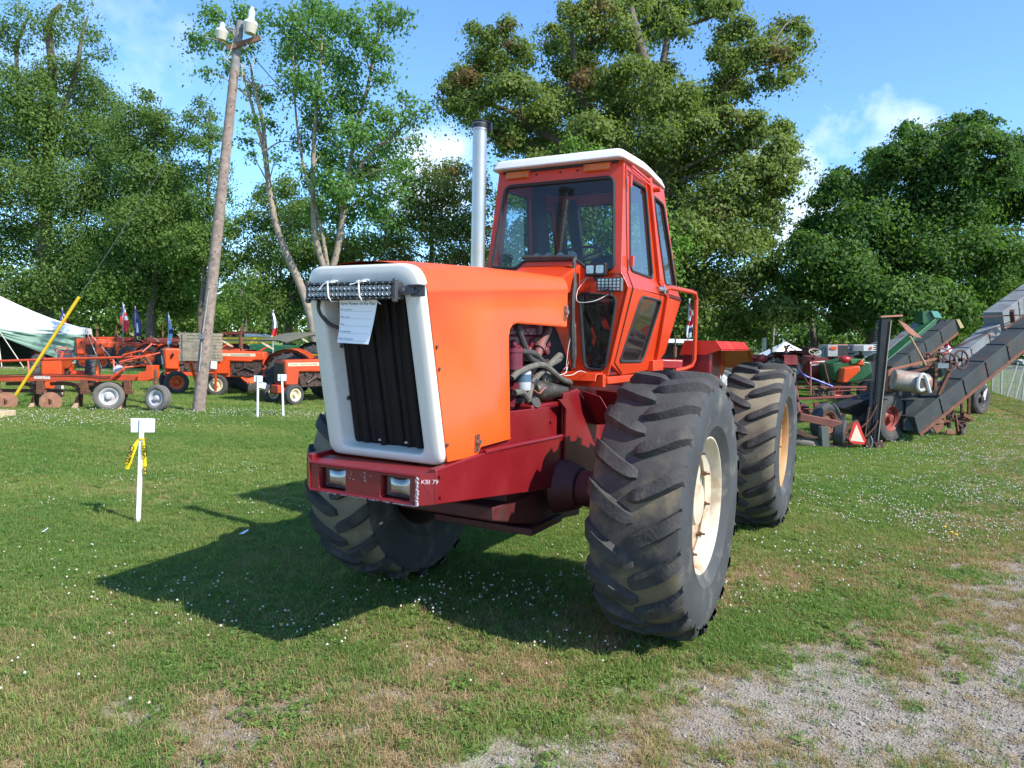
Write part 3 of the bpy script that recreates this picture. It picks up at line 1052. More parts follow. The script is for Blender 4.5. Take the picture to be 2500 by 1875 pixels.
    m_.lathe([(0.053, 0), (0.053, 1.16), (0.058, 1.16), (0.058, 1.20), (0.062, 1.205), (0.062, 1.215), (0.05, 1.215), (0.05, 0.9)], (-0.01, -0.30, 2.30), (0, 0, 1), n=28)
    ex = m_.build('exhaust_stack', CHROME, TR)
    m_ = MB()
    m_.tube([(-0.01 + 0.063 * cos(a), -0.30 + 0.063 * sin(a), 3.517) for a in np.linspace(0, 2 * pi, 20)[:-1]], 0.008, 6, closed=True)
    m_.lathe([(0.060, 0), (0.064, 0.0), (0.064, 0.03), (0.060, 0.03)], (-0.01, -0.30, 3.475), (0, 0, 1), n=24)
    m_.box((-0.03, -0.225, 3.485), (0.03, 0.03, 0.06))
    m_.build('rain_cap_hinge', BLACKP, ex)
    m_ = MB()
    m_.cyl((-0.01, -0.30, 2.34), (-0.01, -0.30, 2.40), 0.075, 0.06, n=20)
    m_.build('exhaust_collar', RUST, ex)
    m_ = MB()
    m_.lathe([(0.035, 0), (0.035, 0.015), (0.02, 0.028), (0.001, 0.03)], (0.65, -0.10, 2.362), (0, 0, 1), n=14)
    m_.build('radiator_cap', STEEL, TR)


big_tractor()


# ------------------------------------------------------------------ cab, lamps, paper of the big tractor
def tractor_cab():
    bu = -(0.605 - 0.56) / 0.85
    au = 0.605 - bu * 2.45
    bl = (0.67 - 0.52) / (2.33 - 1.65)
    al = 0.67 - bl * 2.33
    YU = lambda z: au + bu * z
    YL = lambda z: al + bl * z
    XF = lambda z: -0.335 - 0.13 * z
    cab = sub('cab', TR)
    # windscreen wall
    ws = rnd([(-0.485, 3.205), (0.49, 3.205), (0.545, 2.47), (0.335, 2.47), (0.225, 2.558), (-0.255, 2.562), (-0.315, 2.50), (-0.552, 2.52)], [0.06, 0.06, 0.05, 0.05, 0.05, 0.05, 0.04, 0.03], 5)
    ws3 = [V((XF(p[1]), p[0], p[1])) for p in ws]
    mb = MB()
    mb.panel([(XF(z), y, z) for y, z in ((-0.607, 2.44), (0.607, 2.44), (0.56, 3.35), (-0.56, 3.35))], [ws3], (-0.03, 0, 0))
    mb.build('front_wall', CABRED, cab, bevel=0.004)

    def glazing(loop, off, gm, ga=0.012, nm='window_gasket', tint=None):
        g = MB()
        g.tube(loop, ga, 7, closed=True)
        k = g.build(nm, RUBBERG, cab)
        p = MB()
        p.add([q + V(off) for q in loop], [tuple(range(len(loop)))])
        p.build('pane', gm, k, smooth=0, fix=False)
    glazing(ws3, (-0.012, 0, 0), GLASS, 0.014)
    for s in (1, -1):
        S = lambda pts, f: [V((x, s * f(z), z)) for x, z in pts]
        # lower front wall with its tapered window
        lw = rnd([(0.262, 2.29), (0.578, 2.262), (0.50, 1.685), (0.325, 1.685)], [0.05, 0.06, 0.06, 0.06], 5)
        lw3 = [V((-0.655, s * y, z)) for y, z in lw]
        mb = MB()
        o = [(0.0, 2.455), (0.0, 2.15), (0.215, 1.655), (0.52, 1.64), (0.545, 1.74), (0.672, 2.33), (0.607, 2.455)]
        mb.panel([(-0.655, s * y, z) for y, z in o], [lw3], (-0.03, 0, 0))
        mb.build('lower_front_wall', CABRED, cab, bevel=0.004)
        glazing(lw3, (-0.012, 0, 0), GLASSD, 0.013)
        # step ledge
        mb = MB()
        mb.prism([(-0.64, s * 0.19, 1.665), (-0.50, s * 0.19, 1.66), (-0.47, s * 0.19, 1.60), (-0.485, s * 0.19, 1.595), (-0.51, s * 0.19, 1.645), (-0.64, s * 0.19, 1.65)], (0, s * 0.30, 0))
        mb.box((-0.62, s * 0.36, 1.60), (0.06, 0.3, 0.10))
        mb.build('ledge', CABRED, cab, bevel=0.003)
        # upper side
        dw = rnd([(-0.90, 3.205), (-1.305, 3.215), (-1.462, 2.463), (-0.865, 2.482)], [0.05, 0.05, 0.06, 0.08], 5)
        rw = rnd([(-1.525, 3.19), (-1.815, 3.165), (-2.18, 2.445), (-1.83, 2.445)], [0.03, 0.04, 0.04, 0.04], 4)
        mb = MB()
        mb.panel(S([(-0.668, 2.45), (-0.77, 3.35), (-1.84, 3.31), (-2.24, 2.425)], YU), [S(dw, YU), S(rw, YU)], (0, -0.03 * s, 0))
        mb.build('side_wall', CABRED, cab, bevel=0.004)
        glazing(S(dw, YU), (0, -0.012 * s, 0), GLASS)
        glazing(S(rw, YU), (0, -0.012 * s, 0), GLASS)
        # flared waist
        mb = MB()
        mb.prism([(-0.655, s * 0.607, 2.455), (-0.655, s * 0.672, 2.33), (-0.655, s * 0.64, 2.33), (-0.655, s * 0.57, 2.455)], (-0.8, 0, 0))
        mb.prism([(-1.455, s * 0.607, 2.455), (-1.455, s * 0.672, 2.33), (-1.455, s * 0.64, 2.33), (-1.455, s * 0.57, 2.455)], (-0.72, 0, -0.02))
        mb.build('waist', CABRED, cab, bevel=0.004)
        # lower side with the slanted window of the door
        tw = rnd([(-1.0, 2.282), (-1.555, 2.275), (-1.44, 1.742), (-0.855, 1.748)], [0.06, 0.05, 0.06, 0.04], 5)
        mb = MB()
        mb.panel(S([(-0.655, 2.335), (-0.655, 1.735), (-0.985, 1.632), (-1.78, 1.66), (-2.07, 1.81), (-2.16, 2.31)], YL), [S(tw, YL)], (0, -0.03 * s, 0))
        mb.build('lower_side_wall', CABRED, cab, bevel=0.004)
        glazing(S(tw, YL), (0, -0.012 * s, 0), GLASSD, 0.011)
        # door outline, hinge post and rear post standing proud
        d = MB()
        d.tube([(-0.81, s * (YU(3.30) + 0.002), 3.30), (-0.80, s * (YU(2.46) + 0.002), 2.46), (-0.752, s * 0.676, 2.33), (-0.745, s * (YL(1.74) + 0.002), 1.74), (-0.98, s * (YL(1.645) + 0.002), 1.645)], 0.005, 5)
        d.build('door_seam', BLACKP, cab)
        d = MB()
        d.bar((-1.36, s * (YU(3.31) + 0.012), 3.31), (-1.60, s * (YU(2.46) + 0.012), 2.46), 0.05, 0.045)
        d.bar((-1.60, s * 0.625, 2.46), (-1.64, s * 0.685, 2.33), 0.05, 0.045)
        d.bar((-1.64, s * 0.682, 2.33), (-1.80, s * 0.545, 1.68), 0.04, 0.035)
        d.build('door_post', CABRED, cab, bevel=0.006)
        d = MB()
        d.box((-1.80, s * 0.55, 1.68), (0.30, 0.06, 0.14))
        d.box((-1.05, s * 0.47, 1.60), (0.80, 0.12, 0.06))
        d.build('sill', CABRED, cab, bevel=0.008)
        d = MB()
        d.bar((-0.85, s * 0.60, 3.30), (-1.32, s * 0.596, 3.275), 0.01, 0.016)
        d.bar((-0.85, s * 0.60, 3.27), (-1.32, s * 0.596, 3.245), 0.01, 0.012)
        d.build('drip_rail', CABRED, cab)
        d = MB()
        d.cyl((-1.49, s * 0.575, 3.235), (-1.49, s * 0.64, 3.235), 0.022, n=10)
        d.build('roof_peg', CABRED, cab)
        # dark lining of the far wall and posts inside
        d = MB()
        d.prism([(-1.33, s * 0.525, 3.3), (-1.50, s * 0.525, 3.3), (-1.80, s * 0.565, 2.42), (-1.49, s * 0.565, 2.42)], (0, -0.05 * s, 0))
        d.bar((-1.86, s * 0.50, 3.28), (-2.2, s * 0.54, 2.42), 0.06, 0.08)
        d.box((-1.4, s * 0.525, 2.385), (1.35, 0.06, 0.10))
        d.build('lining', CABIN, cab)
        # grab rail
        if s > 0:
            d = MB()
            d.tube([(-1.46, 0.665, 2.37), (-1.62, 0.72, 2.395), (-2.2, 0.745, 2.40), (-2.34, 0.75, 2.395), (-2.40, 0.75, 2.34), (-2.41, 0.75, 1.75), (-2.405, 0.73, 1.69), (-2.36, 0.68, 1.66), (-2.3, 0.60, 1.64)], 0.021, 10)
            gr = d.build('grab_rail', CABRED, cab)
            d = MB()
            d.cyl((-1.43, 0.66, 2.37), (-1.55, 0.69, 2.375), 0.026, n=10)
            d.tube([(-1.50, 0.69, 2.41), (-1.52, 0.70, 2.36), (-1.48, 0.71, 2.33)], 0.008, 5)
            d.build('clamp', STEEL, gr)
            d = MB()
            d.box((-0.83, 0.60, 3.18), (0.03, 0.02, 0.10))
            d.build('hinge', CABRED, cab)
            d = MB()
            d.box((-0.83, 0.635, 2.55), (0.03, 0.02, 0.08))
            d.build('hinge', CABRED, cab)
    # rear wall
    mb = MB()
    rq = [V((-1.84, -0.56, 3.31)), V((-1.84, 0.56, 3.31)), V((-2.235, 0.605, 2.42)), V((-2.235, -0.605, 2.42))]
    hole = []
    for a, b in ((0.09, 0.1), (0.91, 0.1), (0.93, 0.94), (0.07, 0.94)):
        t = rq[0].lerp(rq[1], a)
        u = rq[3].lerp(rq[2], a)
        hole.append(t.lerp(u, b))
    hole = rnd(hole, 0.05, 4)
    mb.panel(rq, [hole], (0.03, 0, 0.0))
    mb.panel([(-2.235, -0.605, 2.42), (-2.235, 0.605, 2.42), (-2.16, 0.665, 2.31), (-2.07, 0.555, 1.81), (-1.78, 0.52, 1.66), (-1.78, -0.52, 1.66), (-2.07, -0.555, 1.81), (-2.16, -0.665, 2.31)], [], (0.03, 0, 0))
    mb.build('rear_wall', CABRED, cab, bevel=0.003)
    glazing(hole, (0.012, 0, 0), GLASS)
    d = MB()
    d.bar((-1.84, -0.36, 3.28), (-2.2, -0.36, 2.42), 0.11, 0.05)
    d.build('rear_post', CABIN, cab)
    # floor and headlining
    mb = MB()
    mb.prism([(-0.7, -0.5, 1.66), (-1.75, -0.5, 1.66), (-1.75, 0.5, 1.66), (-0.7, 0.5, 1.66)], (0, 0, 0.04))
    mb.box((-1.28, 0, 3.325), (1.05, 1.04, 0.03))
    mb.prism([(-0.72, -0.24, 1.70), (-1.05, -0.24, 1.70), (-0.98, -0.24, 2.52), (-0.72, -0.24, 2.52)], (0, 0.40, 0))
    mb.build('cab_floor', CABIN, cab, bevel=0.01)
    # roof: white moulded cap
    mb = MB()
    plan = rnd([(-0.675, -0.585), (-0.675, 0.585), (-1.20, 0.612), (-1.86, 0.57), (-1.86, -0.57), (-1.20, -0.612)], [0.05, 0.05, 0.2, 0.05, 0.05, 0.2], 4)

    def rl(dz, ins, back=0.0):
        out = []
        for p in plan:
            c = V((-1.26, 0.0))
            q = V((p[0], p[1]))
            k = q - c
            q = c + V((k.x * (1 - ins / 0.6), k.y * (1 - ins / 0.6)))
            tilt = -0.02 * max(0, (-1.2 - q.x)) / 0.6
            out.append(V((q.x, q.y, dz + tilt)))
        return out
    mb.loft([rl(3.335, 0.06), rl(3.335, 0.0), rl(3.345, -0.004), rl(3.385, 0.014), rl(3.405, 0.024), rl(3.415, 0.045), rl(3.425, 0.16), rl(3.432, 0.4)], cap=True)
    mb.build('roof', ROOFW, cab, smooth=40)
    # amber marker lamps
    for y0, y1 in ((-0.476, -0.265), (0.236, 0.452)):
        a = MB()
        pts = rnd([(-0.758, y0, 3.262), (-0.758, y1, 3.262), (-0.762, y1, 3.322), (-0.762, y0, 3.322)], 0.025, 4)
        a.loft([pts, [p + V((0.022, 0, 0)) for p in pts], [V((p.x + 0.03, (p.y - (y0 + y1) / 2) * 0.9 + (y0 + y1) / 2, 3.292 + (p.z - 3.292) * 0.8)) for p in pts]], cap=True)
        k = a.build('marker_lamp', AMBER, cab)
        a = MB()
        a.box((-0.755, (y0 + y1) / 2, 3.292), (0.012, y1 - y0 + 0.02, 0.068))
        a.build('lamp_base', CABRED, k, bevel=0.003)
    for y in (-0.2, 0.02, 0.17):
        a = MB()
        a.cyl((-0.765, y, 3.285), (-0.752, y, 3.285), 0.008, n=8)
        a.build('screw', RUSTD, cab)
    # inside: wheel, column, seat, dials
    a = MB()
    c, n_ = V((-1.2, 0.0, 2.665)), V((0.42, 0, 0.9)).normalized()
    x_, y_, _ = frame_for(n_)
    a.tube([c + (x_ * cos(t) + y_ * sin(t)) * 0.215 for t in np.linspace(0, 2 * pi, 30)[:-1]], 0.013, 7, closed=True)
    for t in (0.5, 2.6, 4.7):
        a.tube([c - n_ * 0.05, c + (x_ * cos(t) + y_ * sin(t)) * 0.21], 0.011, 6)
    a.tube([c - n_ * 0.04, c - n_ * 0.7], 0.03, 8)
    a.build('steering_wheel', BLACKP, cab)
    a = MB()
    a.box((-1.62, 0.12, 2.22), (0.48, 0.52, 0.14))
    a.build('seat_cushion', SEATM, cab, bevel=0.03)
    a = MB()
    a.prism(rnd([(-1.83, -0.13, 2.25), (-1.90, -0.13, 2.72), (-1.83, -0.13, 2.74), (-1.76, -0.13, 2.3)], 0.03, 3), (0, 0.52, 0))
    a.build('seat_back', SEATM, cab, bevel=0.02)
    for i in range(4):
        a = MB()
        a.cyl((-0.86, -0.22 + 0.11 * i, 2.60), (-0.835, -0.22 + 0.11 * i, 2.605), 0.042, n=16)
        k = a.build('dial', STEEL, cab)
        a = MB()
        a.box((-0.90, -0.22 + 0.11 * i, 2.58), (0.08, 0.1, 0.1))
        a.build('dial_box', BLACKP, k)
    a = MB()
    a.tube([(-1.30, 0.50, 2.45), (-1.32, 0.50, 2.58), (-1.2, 0.5, 2.62), (-1.15, 0.5, 2.58)], 0.01, 6)
    a.build('lever', BLACKP, cab)
    # levers, pedals and linkage behind the lower windows
    a = MB()
    rs = random.Random(9)
    for i in range(9):
        y = rs.uniform(0.2, 0.5)
        a.tube([(-0.85, y, 1.7), (-0.9, y + 0.03, 1.95), (-0.8, y - 0.05, 2.2)], 0.02, 6)
    for i in range(8):
        a.ball((-0.85, rs.uniform(0.2, 0.5), rs.uniform(1.75, 2.2)), rs.uniform(0.04, 0.07), 8, 6)
    a.build('pedal_linkage', mat('cab_clutter', (0.20, 0.18, 0.14), 0.6, var=0.6, scale=12), cab)
    # black cable pipe from the windscreen corner down past the hood
    a = MB()
    a.tube([(-0.62, -0.24, 2.585), (-0.60, 0.20, 2.57), (-0.56, 0.25, 2.53), (-0.54, 0.262, 2.45), (-0.47, 0.30, 2.34), (-0.42, 0.31, 2.2), (-0.42, 0.315, 2.02), (-0.43, 0.32, 1.85), (-0.44, 0.32, 1.70)], [0.016] * 20 + [0.018] * 10 + [0.026] * 8 + [0.017] * 30, 8, smooth=5)
    a.build('cable_conduit', mat('conduit', (0.045, 0.04, 0.035), 0.6, var=0.3, scale=25), cab)
    # dual LED pod and caged flood lamp
    a = MB()
    a.prism(rnd([(-0.60, 0.345, 2.412), (-0.60, 0.52, 2.412), (-0.60, 0.52, 2.512), (-0.60, 0.345, 2.512)], 0.015, 3), (0.05, 0, 0))
    a.box((-0.62, 0.43, 2.40), (0.05, 0.05, 0.04))
    pod = a.build('work_lamp', BLACKP, cab, bevel=0.006)
    for y in (0.392, 0.473):
        a = MB()
        a.prism(rnd([(-0.549, y - 0.031, 2.432), (-0.549, y + 0.031, 2.432), (-0.549, y + 0.031, 2.494), (-0.549, y - 0.031, 2.494)], 0.012, 3), (0.004, 0, 0))
        a.build('lamp_lens', LAMPG, pod)
    a = MB()
    a.prism(rnd([(-0.60, 0.448, 2.290), (-0.60, 0.648, 2.290), (-0.60, 0.648, 2.398), (-0.60, 0.448, 2.398)], 0.01, 2), (0.045, 0, 0))
    a.cyl((-0.6, 0.55, 2.26), (-0.6, 0.55, 2.30), 0.016, n=8)
    fl = a.build('flood_lamp', mat('lamp_grey', (0.12, 0.12, 0.12), 0.4), cab, bevel=0.004)
    a = MB()
    a.box((-0.552, 0.548, 2.344), (0.006, 0.18, 0.09))
    a.build('lamp_lens', LAMPG, fl)
    a = MB()
    for i in range(7):
        a.bar((-0.545, 0.455 + i * 0.031, 2.293), (-0.545, 0.455 + i * 0.031, 2.395), 0.005)
    for i in range(5):
        a.bar((-0.546, 0.449, 2.296 + i * 0.0245), (-0.546, 0.647, 2.296 + i * 0.0245), 0.005)
    a.build('lamp_cage', BLACKP, fl)
    for pts, m in (([(-0.60, 0.36, 2.42), (-0.56, 0.33, 2.36), (-0.53, 0.30, 2.30), (-0.47, 0.33, 2.21), (-0.5, 0.45, 2.215), (-0.57, 0.54, 2.27)], 'wire_white'), ([(-0.55, 0.38, 2.40), (-0.50, 0.34, 2.37), (-0.47, 0.31, 2.30), (-0.45, 0.31, 2.1)], 'wire_black'),
                   ([(-0.42, 0.34, 2.03), (-0.40, 0.30, 1.9), (-0.38, 0.29, 1.75), (-0.36, 0.30, 1.66)], 'wire_white')):
        a = MB()
        a.tube(pts, 0.0027, 5, smooth=5)
        a.build('wire', MATS[m], cab)


def tractor_light_bar():
    t = sub('light_bar', TR, (1.745, 0.008, 2.140))
    a = MB()
    a.box((0, 0, 0), (0.062, 0.575, 0.062))
    for z in (-0.038, 0.038):
        a.box((0.004, 0, z), (0.066, 0.575, 0.014))
    a.build('housing', BLACKP, t, bevel=0.004)
    for y in (-0.294, 0.294):
        a = MB()
        a.box((-0.005, y, 0), (0.07, 0.022, 0.088))
        a.cyl((0.0, y * 1.0 - 0.01, 0.048), (0.03, y, 0.048), 0.014, n=8)
        a.cyl((0.0, y * 1.0 - 0.01, -0.048), (0.03, y, -0.048), 0.014, n=8)
        a.build('end_cap', mat('end_cap_grey', (0.05, 0.05, 0.055), 0.4), t, bevel=0.006)
    led = MB()
    led.lathe([(0.0125, 0.0), (0.0125, 0.004), (0.011, 0.004), (0.007, -0.002), (0.004, 0.003), (0.001, 0.004)], (0, 0, 0), (1, 0, 0), n=12)
    me = led.mesh('led', mat('led_reflector', (0.42, 0.43, 0.43), 0.2, 0.7, var=0.3), 30)
    for j in (-1, 1):
        for i in range(20):
            o = link('led', me, t)
            o.location = (0.032, (i - 9.5) * 0.0278, j * 0.0152)
    scm = MB()
    scm.cyl((0, 0, 0), (0.004, 0, 0), 0.004, n=6)
    sme = scm.mesh('screw', STEEL)
    for j in (-1, 1):
        for i in range(14):
            o = link('screw', sme, t)
            o.location = (0.037, (i - 6.5) * 0.042, j * 0.038)
    for s in (1, -1):
        a = MB()
        if s > 0:
            a.bar((0.0, 0.30, 0.0), (-0.025, 0.38, 0.004), 0.012, 0.045)
            a.box((-0.035, 0.395, 0.0), (0.012, 0.085, 0.058))
            a.box((-0.02, 0.395, 0.026), (0.04, 0.085, 0.008))
            a.cyl((-0.03, 0.325, 0.0), (0.012, 0.325, 0.0), 0.014, n=10)
            a.cyl((-0.05, 0.39, -0.005), (-0.02, 0.39, -0.005), 0.012, n=8)
        else:
            a.box((-0.045, -0.30, -0.01), (0.06, 0.05, 0.05))
        a.build('bracket', MATS['end_cap_grey'], t, bevel=0.003)
    for y, fl in ((-0.128, -1), (0.083, 1)):
        a = MB()
        a.tube([(-0.04, y, -0.05), (0.03, y + 0.008, -0.052), (0.046, y + 0.003, -0.03), (0.046, y - 0.004, 0.03), (0.036, y - 0.006, 0.05), (-0.04, y - 0.01, 0.052)], 0.0045, 5)
        a.box((0.045, y - 0.008, 0.046), (0.014, 0.014, 0.014))
        a.tube([(0.045, y - 0.008, 0.046), (0.05, y - 0.03, 0.036), (0.055, y - 0.055, 0.008 if fl < 0 else 0.03)], 0.0035, 5)
        a.tube([(0.045, y - 0.008, 0.046), (0.045, y + 0.03, 0.056), (0.04, y + 0.06, 0.052)], 0.0035, 5)
        a.build('cable_tie', WHITEP, t)
    a = MB()
    a.tube([(-0.03, -0.265, -0.045), (-0.05, -0.285, -0.08), (-0.06, -0.275, -0.12), (-0.08, -0.23, -0.17), (-0.12, -0.17, -0.20), (-0.16, -0.12, -0.22)], 0.011, 7, smooth=5)
    a.build('cable', HOSE, t)
    # entry sheet tied under the bar
    c = TR.matrix_world
    ps = thing('paper_sheet', 'white entry form headed Farm Power of the Past, tied below the light bar', 'paper')
    M = Matrix.Rotation(radians(-90) - TY, 4, 'Z')
    M.translation = V((-0.02, 5.34, 0))
    ps.matrix_world = M
    nx, nz = 10, 12

    def pt(u, v, off=0.0):
        # u 0..1 across (towards the tractor's left), v 0..1 downwards
        y = -0.092 + (0.258 - 0.026 * v) * u - 0.038 * v * (0.85 + 0.3 * u)
        z = 2.098 - 0.228 * v - 0.006 * u * v
        x = 1.735 - 0.03 * v + 0.02 * sin(pi * u * 0.9 + 0.6) * v + 0.022 * (u * v) ** 2 - 0.012 * sin(3.0 * v) * (1 - u)
        return V((x + off, y, z))
    a = MB()
    g = [pt(i / nx, j / nz) for j in range(nz + 1) for i in range(nx + 1)]
    a.add(g, [(j * (nx + 1) + i, j * (nx + 1) + i + 1, (j + 1) * (nx + 1) + i + 1, (j + 1) * (nx + 1) + i) for j in range(nz) for i in range(nx)])
    a.build('sheet', PAPER, ps, smooth=60)

    def printed(s, u, v, size, m, bold=0.0):
        o = text('lettering', s, 1.0, m, (0, 0, 0), (1, 0, 0), (0, 1, 0), ps, 0.0, bold)
        me = o.data
        for vv in me.vertices:
            q = pt(u + vv.co.x * size / 0.25, v - vv.co.y * size / 0.228, 0.0016)
            vv.co = q
        return o
    printed('Farm Power of the Past', 0.03, 0.125, 0.0245, INK, 0.002)
    for i, (a_, b_) in enumerate((('XX', 'Gaaaar'), ('XXX', '7580'), ('Y', '79'), ('XX', 'Aaaaaaa'), ('XXXX', 'aamaawaa'))):
        v = 0.235 + i * 0.168
        q = MB()
        for k in range(len(a_)):
            q.add([pt(0.03 + k * 0.035, v - 0.02, 0.0016), pt(0.055 + k * 0.035, v - 0.02, 0.0016), pt(0.058 + k * 0.035, v + 0.012, 0.0016), pt(0.033 + k * 0.035, v + 0.012, 0.0016)], [(0, 1, 2, 3)])
        q.build('field_word', INKG, ps, smooth=0)
        q = MB()
        rs = random.Random(i)
        pts = []
        for k in range(5 * len(b_)):
            pts.append(pt(0.05 + len(a_) * 0.035 + k * 0.0085, v - 0.004 + (0.014 if k % 2 else -0.012) * rs.uniform(0.3, 1.2), 0.0025))
        q.tube(pts, 0.0008, 3)
        q.build('handwriting', INKG, ps)
        q = MB()
        for k in range(8):
            u0, u1 = 0.12 + k * 0.1, 0.22 + k * 0.1
            q.add([pt(u0, v + 0.028, 0.0014), pt(u1, v + 0.028, 0.0014), pt(u1, v + 0.034, 0.0014), pt(u0, v + 0.034, 0.0014)], [(0, 1, 2, 3)])
        q.build('ruled_line', INKG, ps, smooth=0)
    q = MB()
    q.tube([pt(0.98, 0.02), pt(1.05, 0.06, 0.01), pt(1.13, 0.11, 0.012)], 0.003, 4)
    q.build('tape_end', WHITEP, ps)


tractor_cab()
tractor_light_bar()


# ------------------------------------------------------------------ ground
def hash2(ix, iy, seed):
    h = (ix.astype(np.int64) * 374761393 + iy.astype(np.int64) * 668265263 + seed * 1442695041) & 0x7fffffff
    h = ((h ^ (h >> 13)) * 1274126177) & 0x7fffffff
    return ((h ^ (h >> 16)) & 0xffff) / 65535.0


def vnoise(x, y, seed=0):
    ix, iy = np.floor(x), np.floor(y)
    fx, fy = x - ix, y - iy
    fx, fy = fx * fx * (3 - 2 * fx), fy * fy * (3 - 2 * fy)
    a, b = hash2(ix, iy, seed), hash2(ix + 1, iy, seed)
    c, d = hash2(ix, iy + 1, seed), hash2(ix + 1, iy + 1, seed)
    return (a * (1 - fx) + b * fx) * (1 - fy) + (c * (1 - fx) + d * fx) * fy


def fbm(x, y, seed=0, o=4):
    s, a, t = 0, 0.5, 0
    for k in range(o):
        s = s + a * vnoise(x * 2 ** k + 17.3 * k, y * 2 ** k - 9.1 * k, seed + k)
        t += a
        a *= 0.55
    return s / t


def sst(e0, e1, x):
    t = np.clip((x - e0) / (e1 - e0), 0, 1)
    return t * t * (3 - 2 * t)


_bl = np.array([[-6.0, 2.1], [-2.2, 3.0], [-0.6, 3.4], [0.1, 3.6], [0.8, 3.95], [1.5, 4.4], [2.8, 5.3], [4.2, 6.3], [6.5, 7.6], [12.0, 8.3], [30.0, 11.0], [900, 40]])


def gravelness(x, y):
    """1 on the gravel drive in front, 0 in the grass; ragged edge"""
    edge = np.interp(x, _bl[:, 0], _bl[:, 1])
    d = (edge - y) * 0.75
    n = fbm(x * 1.6, y * 1.6, 3, 4) - 0.5
    n2 = fbm(x * 6, y * 6, 9, 3) - 0.5
    return sst(-0.5, 0.95, d + n * 2.3 + n2 * 1.1) * 0.96


def dryness(x, y):
    edge = np.interp(x, _bl[:, 0], _bl[:, 1])
    d = y - edge
    n = fbm(x * 1.5, y * 1.5, 21, 4) - 0.5
    near = 1 - sst(0.3, 3.5, d + n * 2.6)
    far = sst(0.62, 0.75, fbm(x * 0.35, y * 0.35 + 4, 33, 3))
    lane = sst(-0.10, 0.05, x / np.maximum(y, 1) - 0.655 + n * 0.10) * sst(5, 7, y) * (1 - sst(28, 40, y))
    return np.clip(near * (0.66 + n * 3.2) + far * 0.3 + lane * (0.62 + n), 0, 1)


